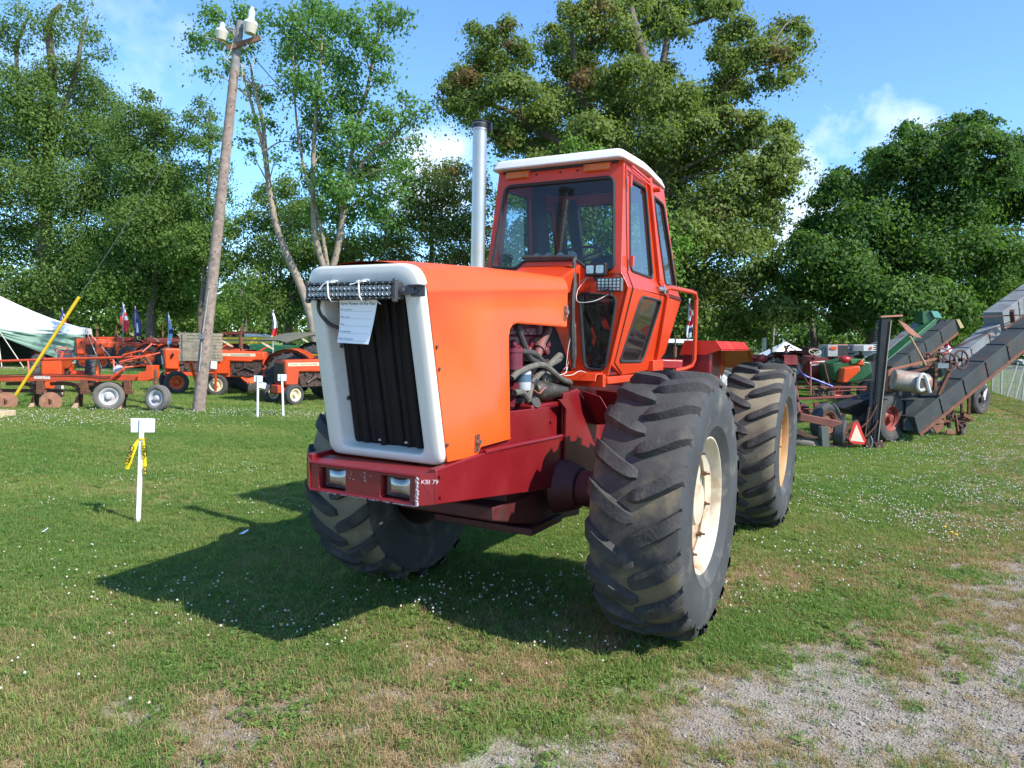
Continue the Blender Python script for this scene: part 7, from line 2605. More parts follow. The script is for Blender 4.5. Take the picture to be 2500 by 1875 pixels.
# ------------------------------------------------------------------ right row: implements, corn elevators, fence
def right_row():
    # --- sickle bar mower folded upright
    b = G(*Z6(900, 1340))
    Y = b.y
    P = lambda x, y, dy=0.0: AT(*Z6(x, y), Y + dy) - V((b.x, b.y, 0))
    t = thing('sickle_bar_mower', 'rusty mower with its black toothed cutter bar folded upright', 'mower', (b.x, b.y, 0))
    m = MB()
    m.prism([P(1030, 265), P(1110, 265), P(1010, 1290), P(960, 1290)], (0.0, 0.10, 0))
    bar_ = m.build('cutter_bar', mat('cutter_black', (0.014, 0.014, 0.015), 0.45, 0.3, var=0.3), t, bevel=0.004)
    gm = MB()
    gm.prism([(0, -0.012, -0.010), (-0.115, -0.004, -0.003), (-0.115, 0.004, 0.003), (0, 0.012, 0.010)], (0, 0, 0.010))
    gm.prism([(0.01, -0.03, -0.012), (0.01, 0.03, -0.012), (-0.03, 0.03, -0.012), (-0.03, -0.03, -0.012)], (0, 0, 0.022))
    gme = gm.mesh('guard_tooth', mat('guard_steel', (0.045, 0.048, 0.055), 0.35, 0.6, var=0.3), 30)
    for i in range(56):
        q = i / 55
        p = P(1030, 285, 0.04).lerp(P(955, 1225, 0.04), q)
        o = link('guard_tooth', gme, bar_)
        o.location = p
    m = MB()
    m.tube([P(1108, 280, -0.02), P(1000, 1280, -0.02)], 0.012, 6)
    m.build('side_rod', mat('rod_tan', (0.30, 0.24, 0.17), 0.7), t)
    m = MB()
    m.bar(P(1020, 250), P(1200, 240), 0.05, 0.035)
    m.prism([P(1165, 275, -0.02), P(1235, 310, -0.02), P(1370, 430, -0.02), P(1300, 415, -0.02), P(1240, 375, -0.02)], (0, 0.03, 0))
    m.build('swath_board', mat('board_salmon', (0.40, 0.17, 0.11), 0.7, var=0.2), t, bevel=0.004)
    m = MB()
    m.tube([P(1262, 410), P(1395, 650, 0.2)], 0.022, 7)
    m.build('grass_stick', mat('stick_tan', (0.36, 0.24, 0.15), 0.8), t)
    m = MB()
    m.bar(P(350, 1080, 0.2), P(690, 1150, 0.0), 0.13, 0.14)
    m.build('box_beam', mat('beam_rust', (0.22, 0.075, 0.05), 0.75, var=0.2, scale=6), t, bevel=0.008)
    for (a, c, w, mm) in (((300, 1235), (900, 1290), 0.05, RUSTD), ((590, 1340), (940, 1270), 0.07, RUST), ((590, 1250), (830, 1120), 0.08, RUST), ((545, 1160), (555, 1330), 0.14, mat('grey_green_post', (0.09, 0.10, 0.085), 0.7)), ((300, 1190), (400, 1230), 0.10, RUSTD), ((550, 1330), (700, 1345), 0.12, RUSTD), ((930, 1250), (900, 1330), 0.10, RUSTD)):
        m = MB()
        m.bar(P(*a), P(*c), w)
        m.build('frame_bar', mm, t, bevel=0.006)
    m = MB()
    m.tube([P(300, 1275, 0.1), P(420, 1300, 0.1), P(540, 1340, 0.1)], [0.11, 0.11, 0.10, 0.05], 10)
    m.build('skid_tube', mat('skid_grey', (0.12, 0.105, 0.085), 0.7, var=0.2), t)
    m = MB()
    m.prism([P(600, 1300, 0.25), P(900, 1325, 0.25), P(900, 1345, 0.25), P(610, 1330, 0.25)], (0, 0.05, 0))
    m.build('orange_strip', ACO, t)
    m = MB()
    m.prism([P(925, 1290), P(1040, 1285), P(1050, 1360), P(900, 1365)], (0, 0.18, 0))
    m.prism([P(965, 1295, -0.03), P(1035, 1290, -0.03), P(1010, 1372, -0.03)], (0, 0.03, 0))
    m.build('shoe', RUSTD, t, bevel=0.006)
    m = MB()
    m.tube([P(935, 1240, -0.05), P(950, 1290, -0.05), P(940, 1335, -0.05), P(925, 1350, -0.05), P(932, 1360, -0.05)], 0.018, 6, smooth=3)
    m.build('hook', GALV, t)
    for pts in ([(860, 1170), (930, 1100), (990, 985)], [(880, 1260), (960, 1180), (1000, 1110)], [(890, 1250), (910, 1100), (930, 1000)]):
        m = MB()
        m.tube([P(x, y, -0.03) for x, y in pts], 0.014, 6, smooth=3)
        m.build('lift_rod', RUST, t)
    for x, r, dy, rz in ((560, 0.39, 0.9, 0.5), (690, 0.26, 0.1, 1.0)):
        q = P(x, 1200, dy)
        small_wheel(t, 'tyred_wheel', r, 0.22, (q.x, q.y, r), rz + pi, RUST, BTYRE, 0, 1)
    # SMV triangle hung on it
    sv = AT(*Z6(828, 1225), Y - 0.15)
    s = thing('warning_triangle', 'red edged slow vehicle triangle, pale centre, hung on the mower frame', 'sign', sv)
    S = lambda x, y, d=0.0: AT(*Z6(x, y), Y - 0.15 + d) - sv
    m = MB()
    m.prism([S(797, 1130), S(842, 1130), S(900, 1285), S(885, 1312), S(770, 1295), S(755, 1265)], (0, 0.008, 0))
    m.build('plate', mat('triangle_red', (0.62, 0.03, 0.025), 0.4), s)
    m = MB()
    m.prism([S(820, 1145, -0.004), S(882, 1292, -0.004), S(770, 1278, -0.004)], (0, 0.004, 0))
    m.build('centre', mat('triangle_faded', (0.70, 0.58, 0.44), 0.5, var=0.1, scale=14, col2=(0.5, 0.3, 0.15), amt=0.5, s2=12), s)
    # --- rusty frame with long rails behind the rear wheel
    b = AT(*Z6(420, 1050), 17.5)
    P2 = lambda x, y, dy=0.0: AT(*Z6(x, y), 17.5 + dy) - V((b.x, b.y, 0))
    t = thing('hay_rake_frame', 'long dark red rail frame of a hay tool behind the folded cutter bar', 'implement', (b.x, b.y, 0))
    REDR = mat('rail_red', (0.17, 0.035, 0.03), 0.6, var=0.2, scale=5, col2=(0.10, 0.04, 0.03), amt=0.5)
    for (a, c, w) in (((300, 935, 0.0), (960, 898, 0.3), 0.055), ((330, 838, 0.6), (960, 832, 0.9), 0.05), ((305, 800, 0.2), (345, 1040, 0.0), 0.07), ((478, 960, 0.0), (490, 1050, 0.0), 0.09), ((440, 640, 0.4), (440, 905, 0.2), 0.035), ((550, 640, 0.4), (600, 840, 0.6), 0.03), ((350, 990, 0.1), (800, 915, 0.3), 0.025), ((310, 1035, 0.1), (700, 1060, 0.3), 0.05), ((500, 1045, 0.1), (690, 975, 0.6), 0.02), ((600, 870, 0.3), (950, 850, 0.5), 0.02), ((350, 1010, 0.2), (540, 1025, 0.2), 0.03), ((300, 750, 0.2), (320, 900, 0.2), 0.05), ((320, 640, 0.5), (480, 900, 0.4), 0.02)):
        m = MB()
        m.bar(P2(a[0], a[1], a[2]), P2(c[0], c[1], c[2]), w)
        m.build('rail', REDR, t, bevel=0.004)
    m = MB()
    m.prism([P2(610, 985, 1.0), P2(950, 985, 1.0), P2(950, 1000, 1.0), P2(610, 1000, 1.0)], (0, 0.3, 0))
    m.build('cross_bar', RUSTD, t)
    rs = random.Random(8)
    for i in range(10):
        x = rs.uniform(480, 650)
        m = MB()
        m.tube([P2(x, rs.uniform(850, 880), 0.8), P2(x + rs.uniform(-30, 30), rs.uniform(900, 930), 0.7)], 0.03, 6)
        m.build('fitting', RUSTD, t)
    m = MB()
    m.tube([P2(345, 700, 0.5), P2(400, 745, 0.5), P2(470, 770, 0.5), P2(620, 830, 0.5)], 0.03, 6, smooth=3)
    m.build('blue_hose', mat('hose_blue', (0.03, 0.07, 0.35), 0.5), t)
    for x in (345, 640):
        q = P2(x, 1040, 0.4)
        small_wheel(t, 'ground_wheel', 0.26, 0.14, (q.x, q.y, 0.26), pi - 0.3, RUST, BTYRE, 0, 1)
    # --- red tractor seen from behind
    q = AT(*Z6(495, 800), 27)
    farm_tractor('maroon tractor turned away behind the rail frame, white plate on its tank', (q.x + 0.6, q.y + 2.3), radians(74), paint=FREDD, wb=2.3, Rr=0.74, Wr=0.40, tr=0.95, hz1=1.55, hz0=0.8, rimf=RIMWH, rimr=RIMWH, tyre=BTYREG, lug=16, exhaust=False, tf=0.5)
    t = thing('seed_drum', 'dark red drum hopper with a white lettered plate facing us', 'hopper', (q.x, q.y - 0.5, 0))
    P3 = lambda x, y, dy=0.0: AT(*Z6(x, y), q.y - 0.5 + dy) - V((q.x, q.y - 0.5, 0))
    m = MB()
    m.lathe([(0.001, -0.42), (0.30, -0.40), (0.36, -0.30), (0.36, 0.30), (0.30, 0.40), (0.001, 0.42)], P3(510, 680, 0.4), (1, 0.05, 0), n=24)
    m.box(P3(510, 602, 0.4), (0.5, 0.4, 0.12))
    m.build('drum', FREDD, t)
    m = MB()
    m.prism(rnd([P3(435, 625, -0.02), P3(560, 615, -0.02), P3(562, 645, -0.02), P3(437, 655, -0.02)], 0.03, 3), (0, 0.02, 0))
    k = m.build('white_plate', WHITEP, t)
    m = MB()
    for i in range(6):
        m.box(P3(456 + i * 17, 634, -0.03), (0.07, 0.004, 0.09), Matrix.Rotation(0.1 * (i % 3 - 1), 3, 'Y'))
    m.build('worn_letters', mat('letters_red', (0.3, 0.06, 0.05), 0.7, var=0.4, scale=30), k)
    for x in (435, 565):
        m = MB()
        m.bar(P3(x, 650, 0.3), P3(x + 15, 900, 0.3), 0.05)
        m.build('stand_leg', FREDD, t)
    # red far tractors
    q = AT(1905, 905, 40)
    farm_tractor('dark red tractor with a tall white muffler, hood above the dusty rear tyre', (q.x + 2.6, q.y), radians(4), paint=FREDD, wb=2.4, Rr=0.75, tr=0.9, hz1=1.72, hz0=0.95, tf=0.5, rimf=RIMWH, rimr=RIMWH, exhaust=False, hx=0.3, nose=0.4)
    m_ = AT(1865, 846, 40)
    t = thing('muffler_stack', 'white cylindrical muffler with rusty pipe above the maroon hood', 'muffler', (m_.x, m_.y, 1.70))
    m = MB()
    m.cyl((0, 0, -0.02), (0, 0, 0.64), 0.125, n=16)
    m.build('canister', WHITEP, t, bevel=0.02)
    m = MB()
    m.cyl((0.05, 0, 0.64), (0.05, 0, 1.10), 0.045, n=10)
    m.tube([(0.05, 0, 1.10), (0.12, 0, 1.14)], 0.05, 8)
    m.build('pipe', RUST, t)
    q = AT(1690, 905, 25)
    farm_tractor('bright red tractor seen between the cab and the red mudguard', (q.x - 1.3, q.y), radians(196), paint=FRED, hz1=1.38, hz0=0.75, tf=0.45, rimf=RIMWH, rimr=RIMWH, hx=0.4, exhaust=True)
    q = AT(1820, 905, 36)
    farm_tractor('red and grey tractor in the far row just past the red mudguard', (q.x - 1.0, q.y), radians(190), paint=FRED, hz1=1.5, hz0=0.85, tf=0.45, rimf=RIMWH, rimr=RIMWH, exhaust=False)
    q = AT(*Z6(420, 590), 45)
    farm_tractor('small bright red tractor far behind the maroon one', (q.x, q.y), radians(200), paint=FRED, hz1=1.9, hz0=1.1, Rr=0.8, tf=0.45, rimf=RIMWH, rimr=RIMWH, exhaust=True)
    # pickup truck behind the cab
    q = AT(1632, 890, 30)
    t = thing('white_truck', 'white box van with a dark rear opening behind the cab', 'truck', (q.x, q.y, 0))
    t.scale = (0.76, 0.76, 0.76)
    m = MB()
    m.panel([(-1.3, -1.5, 0.7), (1.1, -1.5, 0.7), (1.1, -1.5, 2.75), (-1.3, -1.5, 2.75)], [rnd([(-1.15, -1.5, 0.9), (0.45, -1.5, 0.9), (0.45, -1.5, 2.55), (-1.15, -1.5, 2.55)], 0.1, 3)], (0, 0.06, 0))
    m.box((1.07, 0.5, 1.72), (0.06, 4, 2.05))
    m.box((-1.27, 0.5, 1.72), (0.06, 4, 2.05))
    m.box((-0.1, 0.5, 2.73), (2.4, 4, 0.06))
    m.box((-0.1, 0.5, 0.75), (2.4, 4, 0.1))
    m.build('body', WHITEP, t, bevel=0.02)
    m = MB()
    m.box((-0.1, 0.0, 1.6), (2.2, 0.05, 1.7))
    m.build('dark_interior', mat('van_dark', (0.03, 0.025, 0.02), 0.8), t)
    m = MB()
    m.ball((-0.9, -1.0, 2.86), 0.14, 10, 7)
    m.build('roof_light', WHITEP, t)
    for x in (-1.0, 0.8):
        small_wheel(t, 'wheel', 0.38, 0.22, (x, -0.8, 0.38), pi / 2, RIMWH, BTYRE, 0, 1)
        small_wheel(t, 'wheel', 0.38, 0.22, (x, 1.8, 0.38), pi / 2, RIMWH, BTYRE, 0, 1)

    # --- corn elevators
    def trough(tn, parent, a, c, w, h, mm, edge=None, hoodm=None):
        d = (c - a)
        m = MB()
        m.bar(a, c, w, h)
        k = m.build(tn, mm, parent, bevel=0.01)
        if edge:
            x, y, dd = frame_for(d)
            m = MB()
            for sx in (1, -1):
                m.bar(a - y * h * 0.46 + x * (w / 2 + 0.01) * sx, c - y * h * 0.46 + x * (w / 2 + 0.01) * sx, 0.02, h * 0.18)
            m.build('rusty_edge', edge, k)
            nseg = int(d.length / 0.75)
            for q in range(1, nseg):
                p = a.lerp(c, q / nseg)
                m = MB()
                for sx in (1, -1):
                    m.bar(p - y * h * 0.44 + x * (w / 2 + 0.006) * sx, p + y * h * 0.48 + x * (w / 2 + 0.006) * sx, 0.03, 0.012)
                m.bar(p + y * (h / 2 + 0.005) - x * w * 0.48, p + y * (h / 2 + 0.005) + x * w * 0.48, 0.012, 0.03)
                m.build('seam_strip', mm, k)
                m = MB()
                for sx in (1, -1):
                    for zz in (-0.3, 0.0, 0.3):
                        b_ = p + y * h * zz + x * (w / 2) * sx + dd * 0.05
                        m.cyl(b_, b_ + x * 0.018 * sx, 0.012, n=6)
                tag(m.build('bolts', RUST, k), kind='stuff')
        return k
    b = G(*Z6(1080, 1295))
    Y = b.y
    P4 = lambda x, y, dy=0.0: AT(*Z6(x, y), Y + dy) - V((b.x, b.y, 0))
    t = thing('corn_picker', 'dark corn picker with red rimmed tyre and the nearest long grey elevator trough', 'corn picker', (b.x, b.y, 0))
    k = trough('elevator_trough', t, P4(1240, 1150, 0.1), P4(2330, 290, 2.2), 0.42, 0.42, GREYP, RUST)
    m = MB()
    m.prism([P4(1210, 1110), P4(1270, 1060), P4(1330, 1160), P4(1290, 1200), P4(1210, 1190)], (0, 0.45, 0))
    m.prism([P4(1235, 950, 0.1), P4(1390, 930, 0.1), P4(1300, 1100, 0.1), P4(1220, 1110, 0.1)], (0, 0.4, 0))
    m.build('boot', GREYP, t, bevel=0.01)
    q = P4(1085, 1130, 0)
    small_wheel(t, 'tyred_wheel', 0.50, 0.30, (q.x, q.y + 0.1, 0.49), pi + 0.55, mat('rim_dull_red', (0.20, 0.03, 0.022), 0.6, var=0.2), BTYRE, 14, 1)
    q = P4(930, 1130, 1.3)
    small_wheel(t, 'tyred_wheel', 0.50, 0.30, (q.x, q.y, 0.49), pi + 0.55, MATS['rim_dull_red'], BTYRE, 14, 1)
    m = MB()
    m.prism([P4(1080, 800, 0.6), P4(1420, 760, 0.6), P4(1500, 900, 0.6), P4(1230, 1000, 0.6), P4(1070, 960, 0.6)], (0, 0.9, 0))
    m.prism([P4(700, 1010, 1.0), P4(1000, 900, 0.8), P4(1060, 960, 0.8), P4(830, 1080, 1.0)], (0, 0.7, 0))
    m.build('housing', DARKI, t, bevel=0.02)
    m = MB()
    m.lathe([(0.001, -0.36), (0.20, -0.35), (0.21, -0.3), (0.21, 0.28), (0.17, 0.33), (0.001, 0.34)], P4(1275, 792, 0.0), (1, -0.15, -0.12), n=24)
    m.build('blower_drum', mat('drum_rust', (0.30, 0.27, 0.23), 0.5, 0.2, var=0.15, scale=4, col2=(0.26, 0.10, 0.05), amt=0.9, s2=3.5, edge=0.45), t)
    m = MB()
    m.tube([P4(1385, 850, -0.25), P4(1350, 862, -0.25), P4(1328, 830, -0.25), P4(1340, 760, -0.25), P4(1375, 728, -0.25), P4(1400, 770, -0.25), P4(1430, 880, -0.25)], 0.035, 8, smooth=4)
    m.build('scroll_rim', mat('scroll_white', (0.50, 0.50, 0.46), 0.6, var=0.15), t)
    for (x, y, r, dy) in ((1590, 625, 0.175, 0.2), (1500, 610, 0.165, 0.5), (1690, 605, 0.19, 0.5), (1400, 600, 0.13, 0.8)):
        c = P4(x, y, dy)
        m = MB()
        n_ = V((0.35, -1, 0.1)).normalized()
        xx, yy, _ = frame_for(n_)
        m.tube([c + (xx * cos(a) + yy * sin(a)) * r for a in np.linspace(0, 2 * pi, 29)[:-1]], 0.022, 6, closed=True)
        for a in range(5):
            m.bar(c, c + (xx * cos(a * 1.257) + yy * sin(a * 1.257)) * r, 0.022)
        m.cyl(c - n_ * 0.06, c + n_ * 0.06, 0.035, n=10)
        m.build('pulley', RUSTD, t)
    for (a, c, w) in (((1250, 720), (1640, 610), 0.05), ((1380, 650), (1660, 640), 0.06), ((1480, 660), (1470, 860), 0.06), ((1600, 690), (1500, 900), 0.06), ((1100, 690), (1480, 600), 0.05), ((1095, 690), (1085, 870), 0.09)):
        m = MB()
        m.bar(P4(*a, 0.3), P4(*c, 0.3), w)
        m.build('frame_bar', RUST if a[0] > 1200 else mat('bracket_rust', (0.30, 0.11, 0.06), 0.7), t, bevel=0.004)
    m = MB()
    m.box(P4(1530, 655, 0.1), (0.22, 0.1, 0.10))
    m.build('name_plate', GALV, t)
    m = MB()
    m.bar(P4(1120, 755, 0.2), P4(1400, 690, 0.5), 0.10, 0.12)
    m.bar(P4(1290, 720, 0.6), P4(1500, 700, 0.6), 0.3, 0.25)
    m.build('chute', GREYP, t, bevel=0.008)
    # second trough with a peeling pale side
    b2 = AT(*Z6(1640, 610), 19)
    P5 = lambda x, y, dy=0.0: AT(*Z6(x, y), 19 + dy) - V((b2.x, b2.y, 0))
    t = thing('grain_elevator', 'pale peeling elevator trough with rusted flank above the pulley wheels', 'elevator', (b2.x, b2.y, 0))
    trough('elevator_trough', t, P5(1560, 690, 0), P5(2010, 330, 1.2), 0.40, 0.42, GREYW, RUST)
    trough('upper_trough', t, P5(1960, 290, 1.0), P5(2330, 20, 2.4), 0.5, 0.55, GREYW, RUST)
    for (a, c, w) in (((1830, 250), (2330, 230), 0.035), ((2050, 330), (2300, 235), 0.03), ((2110, 200), (2120, 290), 0.10), ((1420, 600), (2100, 290), 0.02)):
        m = MB()
        m.bar(P5(*a, 0.4), P5(*c, 0.6), w)
        m.build('stay_rod', RUSTD, t)
    for x in (1600, 1700):
        m = MB()
        m.bar(P5(x, 640, 0.1), V((P5(x, 640).x, 0.4, 0)), 0.07)
        m.build('stand_leg', RUSTD, t)
    # third trough (dark end hood, straw lip) and green one farther back
    b3 = AT(*Z6(1300, 600), 23)
    P6 = lambda x, y, dy=0.0: AT(*Z6(x, y), 23 + dy) - V((b3.x, b3.y, 0))
    t = thing('grain_elevator', 'grey brown elevator trough with a straw coloured end lip', 'elevator', (b3.x, b3.y, 0))
    trough('elevator_trough', t, P6(1080, 720, 0), P6(1600, 330, 1.5), 0.42, 0.52, GREYP, RUST)
    m = MB()
    m.prism([P6(1565, 275, 1.4), P6(1665, 270, 1.4), P6(1690, 320, 1.4), P6(1640, 400, 1.4), P6(1570, 420, 1.4), P6(1540, 330, 1.4)], (0, 0.5, 0))
    m.build('end_hood', mat('hood_dark', (0.05, 0.045, 0.04), 0.6), t, bevel=0.01)
    m = MB()
    m.prism([P6(1650, 270, 1.35), P6(1678, 272, 1.35), P6(1715, 340, 1.35), P6(1685, 345, 1.35)], (0, 0.5, 0))
    m.build('end_lip', mat('lip_straw', (0.45, 0.36, 0.18), 0.7), t)
    for x in (1120, 1260):
        m = MB()
        m.bar(P6(x, 690, 0.1), V((P6(x, 690).x, 0.3, 0)), 0.08)
        m.build('stand_leg', RUSTD, t)
    b4 = AT(*Z6(1150, 620), 27)
    P7 = lambda x, y, dy=0.0: AT(*Z6(x, y), 27 + dy) - V((b4.x, b4.y, 0))
    t = thing('grain_elevator', 'green and pale elevator trough with a teal tipped spout', 'elevator', (b4.x, b4.y, 0))
    trough('elevator_trough', t, P7(1020, 610, 0.6), P7(1400, 310, 1.4), 0.40, 0.55, GREYW)
    trough('green_trough', t, P7(1050, 660, 0), P7(1470, 300, 1.0), 0.40, 0.50, GREEN)
    m = MB()
    m.prism([P7(1370, 205, 0.8), P7(1450, 200, 0.8), P7(1500, 260, 0.8), P7(1440, 340, 0.8), P7(1370, 300, 0.8)], (0, 0.6, 0))
    m.build('spout_hood', GREEN, t, bevel=0.01)
    m = MB()
    m.prism([P7(1440, 200, 0.7), P7(1500, 205, 0.7), P7(1535, 262, 0.7), P7(1470, 255, 0.7)], (0, 0.6, 0))
    m.build('spout_tip', mat('teal_tip', (0.10, 0.30, 0.26), 0.45), t)
    for x in (1060, 1180):
        m = MB()
        m.bar(P7(x, 640, 0.1), V((P7(x, 640).x, 0.3, 0)), 0.08)
        m.build('stand_leg', GREEN, t)
    # --- pickers in the middle: white ended boxes, green body with orange snouts
    for (x0, x1, y0, y1, sh, lb, oval) in ((582, 750, 482, 580, 668, 'white box headed corn picker with an orange oval badge, red rimmed top', True), (800, 982, 482, 535, 880, 'white headed corn picker beside the cutter bar with a small round badge', False)):
        bb = AT(*Z6(x0, y1), 30)
        Q = lambda x, y, dy=0.0: AT(*Z6(x, y), 30 + dy) - V((bb.x, bb.y, 0))
        t = thing('box_picker', lb, 'corn picker', (bb.x, bb.y, 0))
        m = MB()
        m.prism([Q(x0, y0), Q(x1, y0), Q(x1, y1), Q(x0, y1)], (0, 0.9, 0))
        m.build('head_box', mat('head_pale', (0.34, 0.35, 0.34), 0.5) if oval else mat('head_white', (0.5, 0.52, 0.53), 0.5), t, bevel=0.01)
        m = MB()
        m.prism([Q(sh if oval else x0, y0 + 4, -0.01), Q(x1 if oval else sh, y0 + 4, -0.01), Q(x1 if oval else sh, y1 - 4, -0.01), Q(sh if oval else x0, y1 - 4, -0.01)], (0, 0.012, 0))
        m.build('dark_side' if oval else 'grey_side', DARKI if oval else GALV, t)
        m = MB()
        c = Q(628, 510, -0.02) if oval else Q(940, 510, -0.02)
        m.lathe([(0.001, 0.012), (1, 0.010), (1, 0.0)], (0, 0, 0), (0, -1, 0), n=20)
        m.v = [(c.x + x * (0.15 if oval else 0.05), c.y + y, c.z + z * 0.07) for x, y, z in m.v]
        m.build('badge', ACO, t)
        m = MB()
        m.bar(Q(x0 - 130, y1 + 30, 0.3), Q(x0 + 20, y0 + 40, 0.3), 0.3, 0.4)
        m.bar(Q(x0 + 60, y1 + 30, 0.3), Q(x1 + 40, y1 - 60, 0.3), 0.3, 0.35)
        m.build('feed_chute', GALV, t, bevel=0.01)
        m = MB()
        m.box(V((0.4, 0.6, 0.9)), (1.2, 0.8, 0.9))
        for x in (0.0, 0.9):
            m.bar((x, 0.6, 0.6), (x, 0.6, 0.0), 0.08)
        m.bar((0.4, 0.5, 1.3), Q((x0 + x1) / 2, y1 - 5, 0.5), 0.15)
        m.build('stand', DARKI, t)
        if oval:
            m = MB()
            m.prism([Q(640, 478, 0.1), Q(752, 478, 0.1), Q(752, 486, 0.1), Q(640, 486, 0.1)], (0, 0.7, 0))
            m.build('red_lid', FRED, t)
    bb = AT(*Z6(780, 800), 25)
    Q = lambda x, y, dy=0.0: AT(*Z6(x, y), 25 + dy) - V((bb.x, bb.y, 0))
    t = thing('snouted_picker', 'green corn picker with bright orange pointed snouts', 'corn picker', (bb.x, bb.y, 0))
    m = MB()
    m.prism([Q(620, 640, .4), Q(780, 600, .4), Q(940, 630, .4), Q(960, 760, .4), Q(760, 800, .4), Q(640, 780, .4)], (0, 1.2, 0))
    m.build('body', GREEN, t, bevel=0.04)
    m = MB()
    m.prism([Q(720, 680), Q(850, 655), Q(855, 700), Q(740, 800), Q(702, 798)], (0, 0.5, 0))
    m.build('snout', ACO, t, bevel=0.04)
    m = MB()
    m.prism([Q(830, 650, .2), Q(865, 600, .2), Q(895, 655, .2)], (0, 0.4, 0))
    m.build('snout', ACO, t, bevel=0.03)
    m = MB()
    m.prism([Q(770, 605, .35), Q(860, 600, .35), Q(900, 640, .35), Q(780, 640, .35)], (0, 0.6, 0))
    m.build('top_sheet', GREENL, t, bevel=0.01)
    m = MB()
    m.ball(Q(725, 605, .5), 0.17, 12, 8, (1.3, 1, 0.8))
    m.tube([Q(700, 640, .5), Q(900, 650, .5)], 0.04, 6)
    m.build('red_cap', FRED, t)
    for x in (660, 900):
        q = Q(x, 800, 0.8)
        small_wheel(t, 'wheel', 0.36, 0.2, (q.x, q.y, 0.36), pi + 0.3, ACO, BTYRE, 0, 1)
    # --- rusty cultivator
    b = G(*Z6(1570, 1245))
    P8 = lambda x, y, dy=0.0: AT(*Z6(x, y), b.y + dy) - V((b.x, b.y, 0))
    t = thing('rusty_cultivator', 'brown rusted cultivator with small shovels beneath the near elevator', 'cultivator', (b.x, b.y, 0))
    for (a, c, w, mm) in (((1690, 910), (1700, 1130), 0.05, RUST), ((1755, 910), (1750, 1110), 0.05, RUST), ((1680, 915), (1760, 912), 0.05, RUST), ((1570, 960), (1590, 1170), 0.06, DARKI), ((1690, 900), (1600, 1060), 0.05, RUSTD), ((1430, 1120), (1760, 1110), 0.06, RUST), ((1450, 1110), (1520, 1160), 0.05, RUST), ((1640, 1060), (1660, 1200), 0.05, RUST), ((1530, 1060), (1560, 1150), 0.05, RUST), ((1700, 1060), (1780, 1100), 0.08, RUST), ((1610, 1080), (1700, 1170), 0.04, RUSTD), ((1690, 960), (1695, 1090), 0.03, mat('pipe_blue', (0.03, 0.05, 0.14), 0.5))):
        m = MB()
        m.bar(P8(*a), P8(*c, 0.1), w)
        m.build('frame_bar', mm, t, bevel=0.004)
    for pts in ([(1450, 1160), (1545, 1140), (1540, 1170), (1490, 1225)], [(1570, 1195), (1640, 1195), (1645, 1225), (1570, 1225)], [(1440, 1115), (1550, 1110), (1550, 1135), (1440, 1140)]):
        m = MB()
        m.prism([P8(x, y, -0.15) for x, y in pts], (0, 0.04, 0))
        m.build('shovel', mat('shovel_rust', (0.24, 0.10, 0.065), 0.75, var=0.2, scale=8), t, bevel=0.004)
    for x, rz in ((1405, 0.6), (1690, 0.8)):
        q = P8(x, 1190, 0.3)
        small_wheel(t, 'wheel', 0.24, 0.14, (q.x, q.y, 0.24), pi + rz, RUSTD, BTYRE, 0, 1)
    m = MB()
    m.prism([P8(1440, 1085, 0.4), P8(1500, 1045, 0.4), P8(1505, 1080, 0.4)], (0, 0.01, 0))
    m.build('orange_reflector', ACO, t)
    # --- white tank trailer
    b = G(*Z6(1830, 1058))
    P9 = lambda x, y, dy=0.0: AT(*Z6(x, y), b.y + dy) - V((b.x, b.y, 0))
    t = thing('tank_trailer', 'white tank trailer with worn lettering and a dark tyre by the fence', 'trailer', (b.x, b.y, 0))
    m = MB()
    m.prism(rnd([P9(1700, 770), P9(1890, 745), P9(1910, 770), P9(1900, 845), P9(1740, 850), P9(1690, 820)], 0.05, 3), (0, 1.0, 0))
    m.build('tank', WHITE, t, bevel=0.03)
    text('lettering', '& GAS', 0.14, mat('letters_grey', (0.12, 0.12, 0.13), 0.6), P9(1796, 808, -0.04), (1, 0, 0), (0, 0, 1), t, 0.002)
    for (a, c) in (((1890, 840), (1870, 940)), ((1760, 850), (1720, 930)), ((1870, 840), (1770, 890))):
        m = MB()
        m.bar(P9(*a), P9(*c), 0.09)
        m.build('strut', WHITE if a[0] > 1800 else DARKI, t)
    m = MB()
    m.bar(P9(1700, 900, 0.2), P9(1900, 900, 0.2), 0.08)
    m.build('axle_frame', DARKI, t)
    q = P9(1832, 980, 0)
    small_wheel(t, 'wheel', 0.46, 0.28, (q.x, q.y, 0.46), pi + 0.55, DARKI, BTYRE, 0, 1)
    small_wheel(t, 'wheel', 0.46, 0.28, (q.x - 0.9, q.y + 0.5, 0.46), pi + 0.55, DARKI, BTYRE, 0, 1)
    # --- chain link fence
    a, c = G(*Z6(1935, 872)), G(*Z6(2195, 950))
    d = (c - a).normalized()
    t = thing('chain_link_fence', 'chain link fence with pale posts and a sagging section beyond the tank trailer', 'fence', (a.x, a.y, 0))
    POSTM = mat('fence_post', (0.50, 0.50, 0.48), 0.5, 0.3, var=0.1)
    Hf = 1.42
    for k, (s_, ln) in enumerate(((0.3, 0.02), (2.4, 0.05), (3.6, -0.38), (5.2, -0.3), ((c - a).length, -0.05), (9.5, 0.0), (13, 0.0), (16.5, 0))):
        p = d * s_
        m = MB()
        m.cyl(p, p + V((-ln, 0, Hf)), 0.034, n=9)
        m.build('post', POSTM, t)
    m = MB()
    m.tube([d * -1 + V((0, 0, Hf - 0.05)), d * 17 + V((0, 0, Hf - 0.05))], 0.022, 6)
    m.build('top_rail', DARKI, t)
    m = MB()
    n, st = 0, 0.075
    L_ = 17.0
    k = -Hf
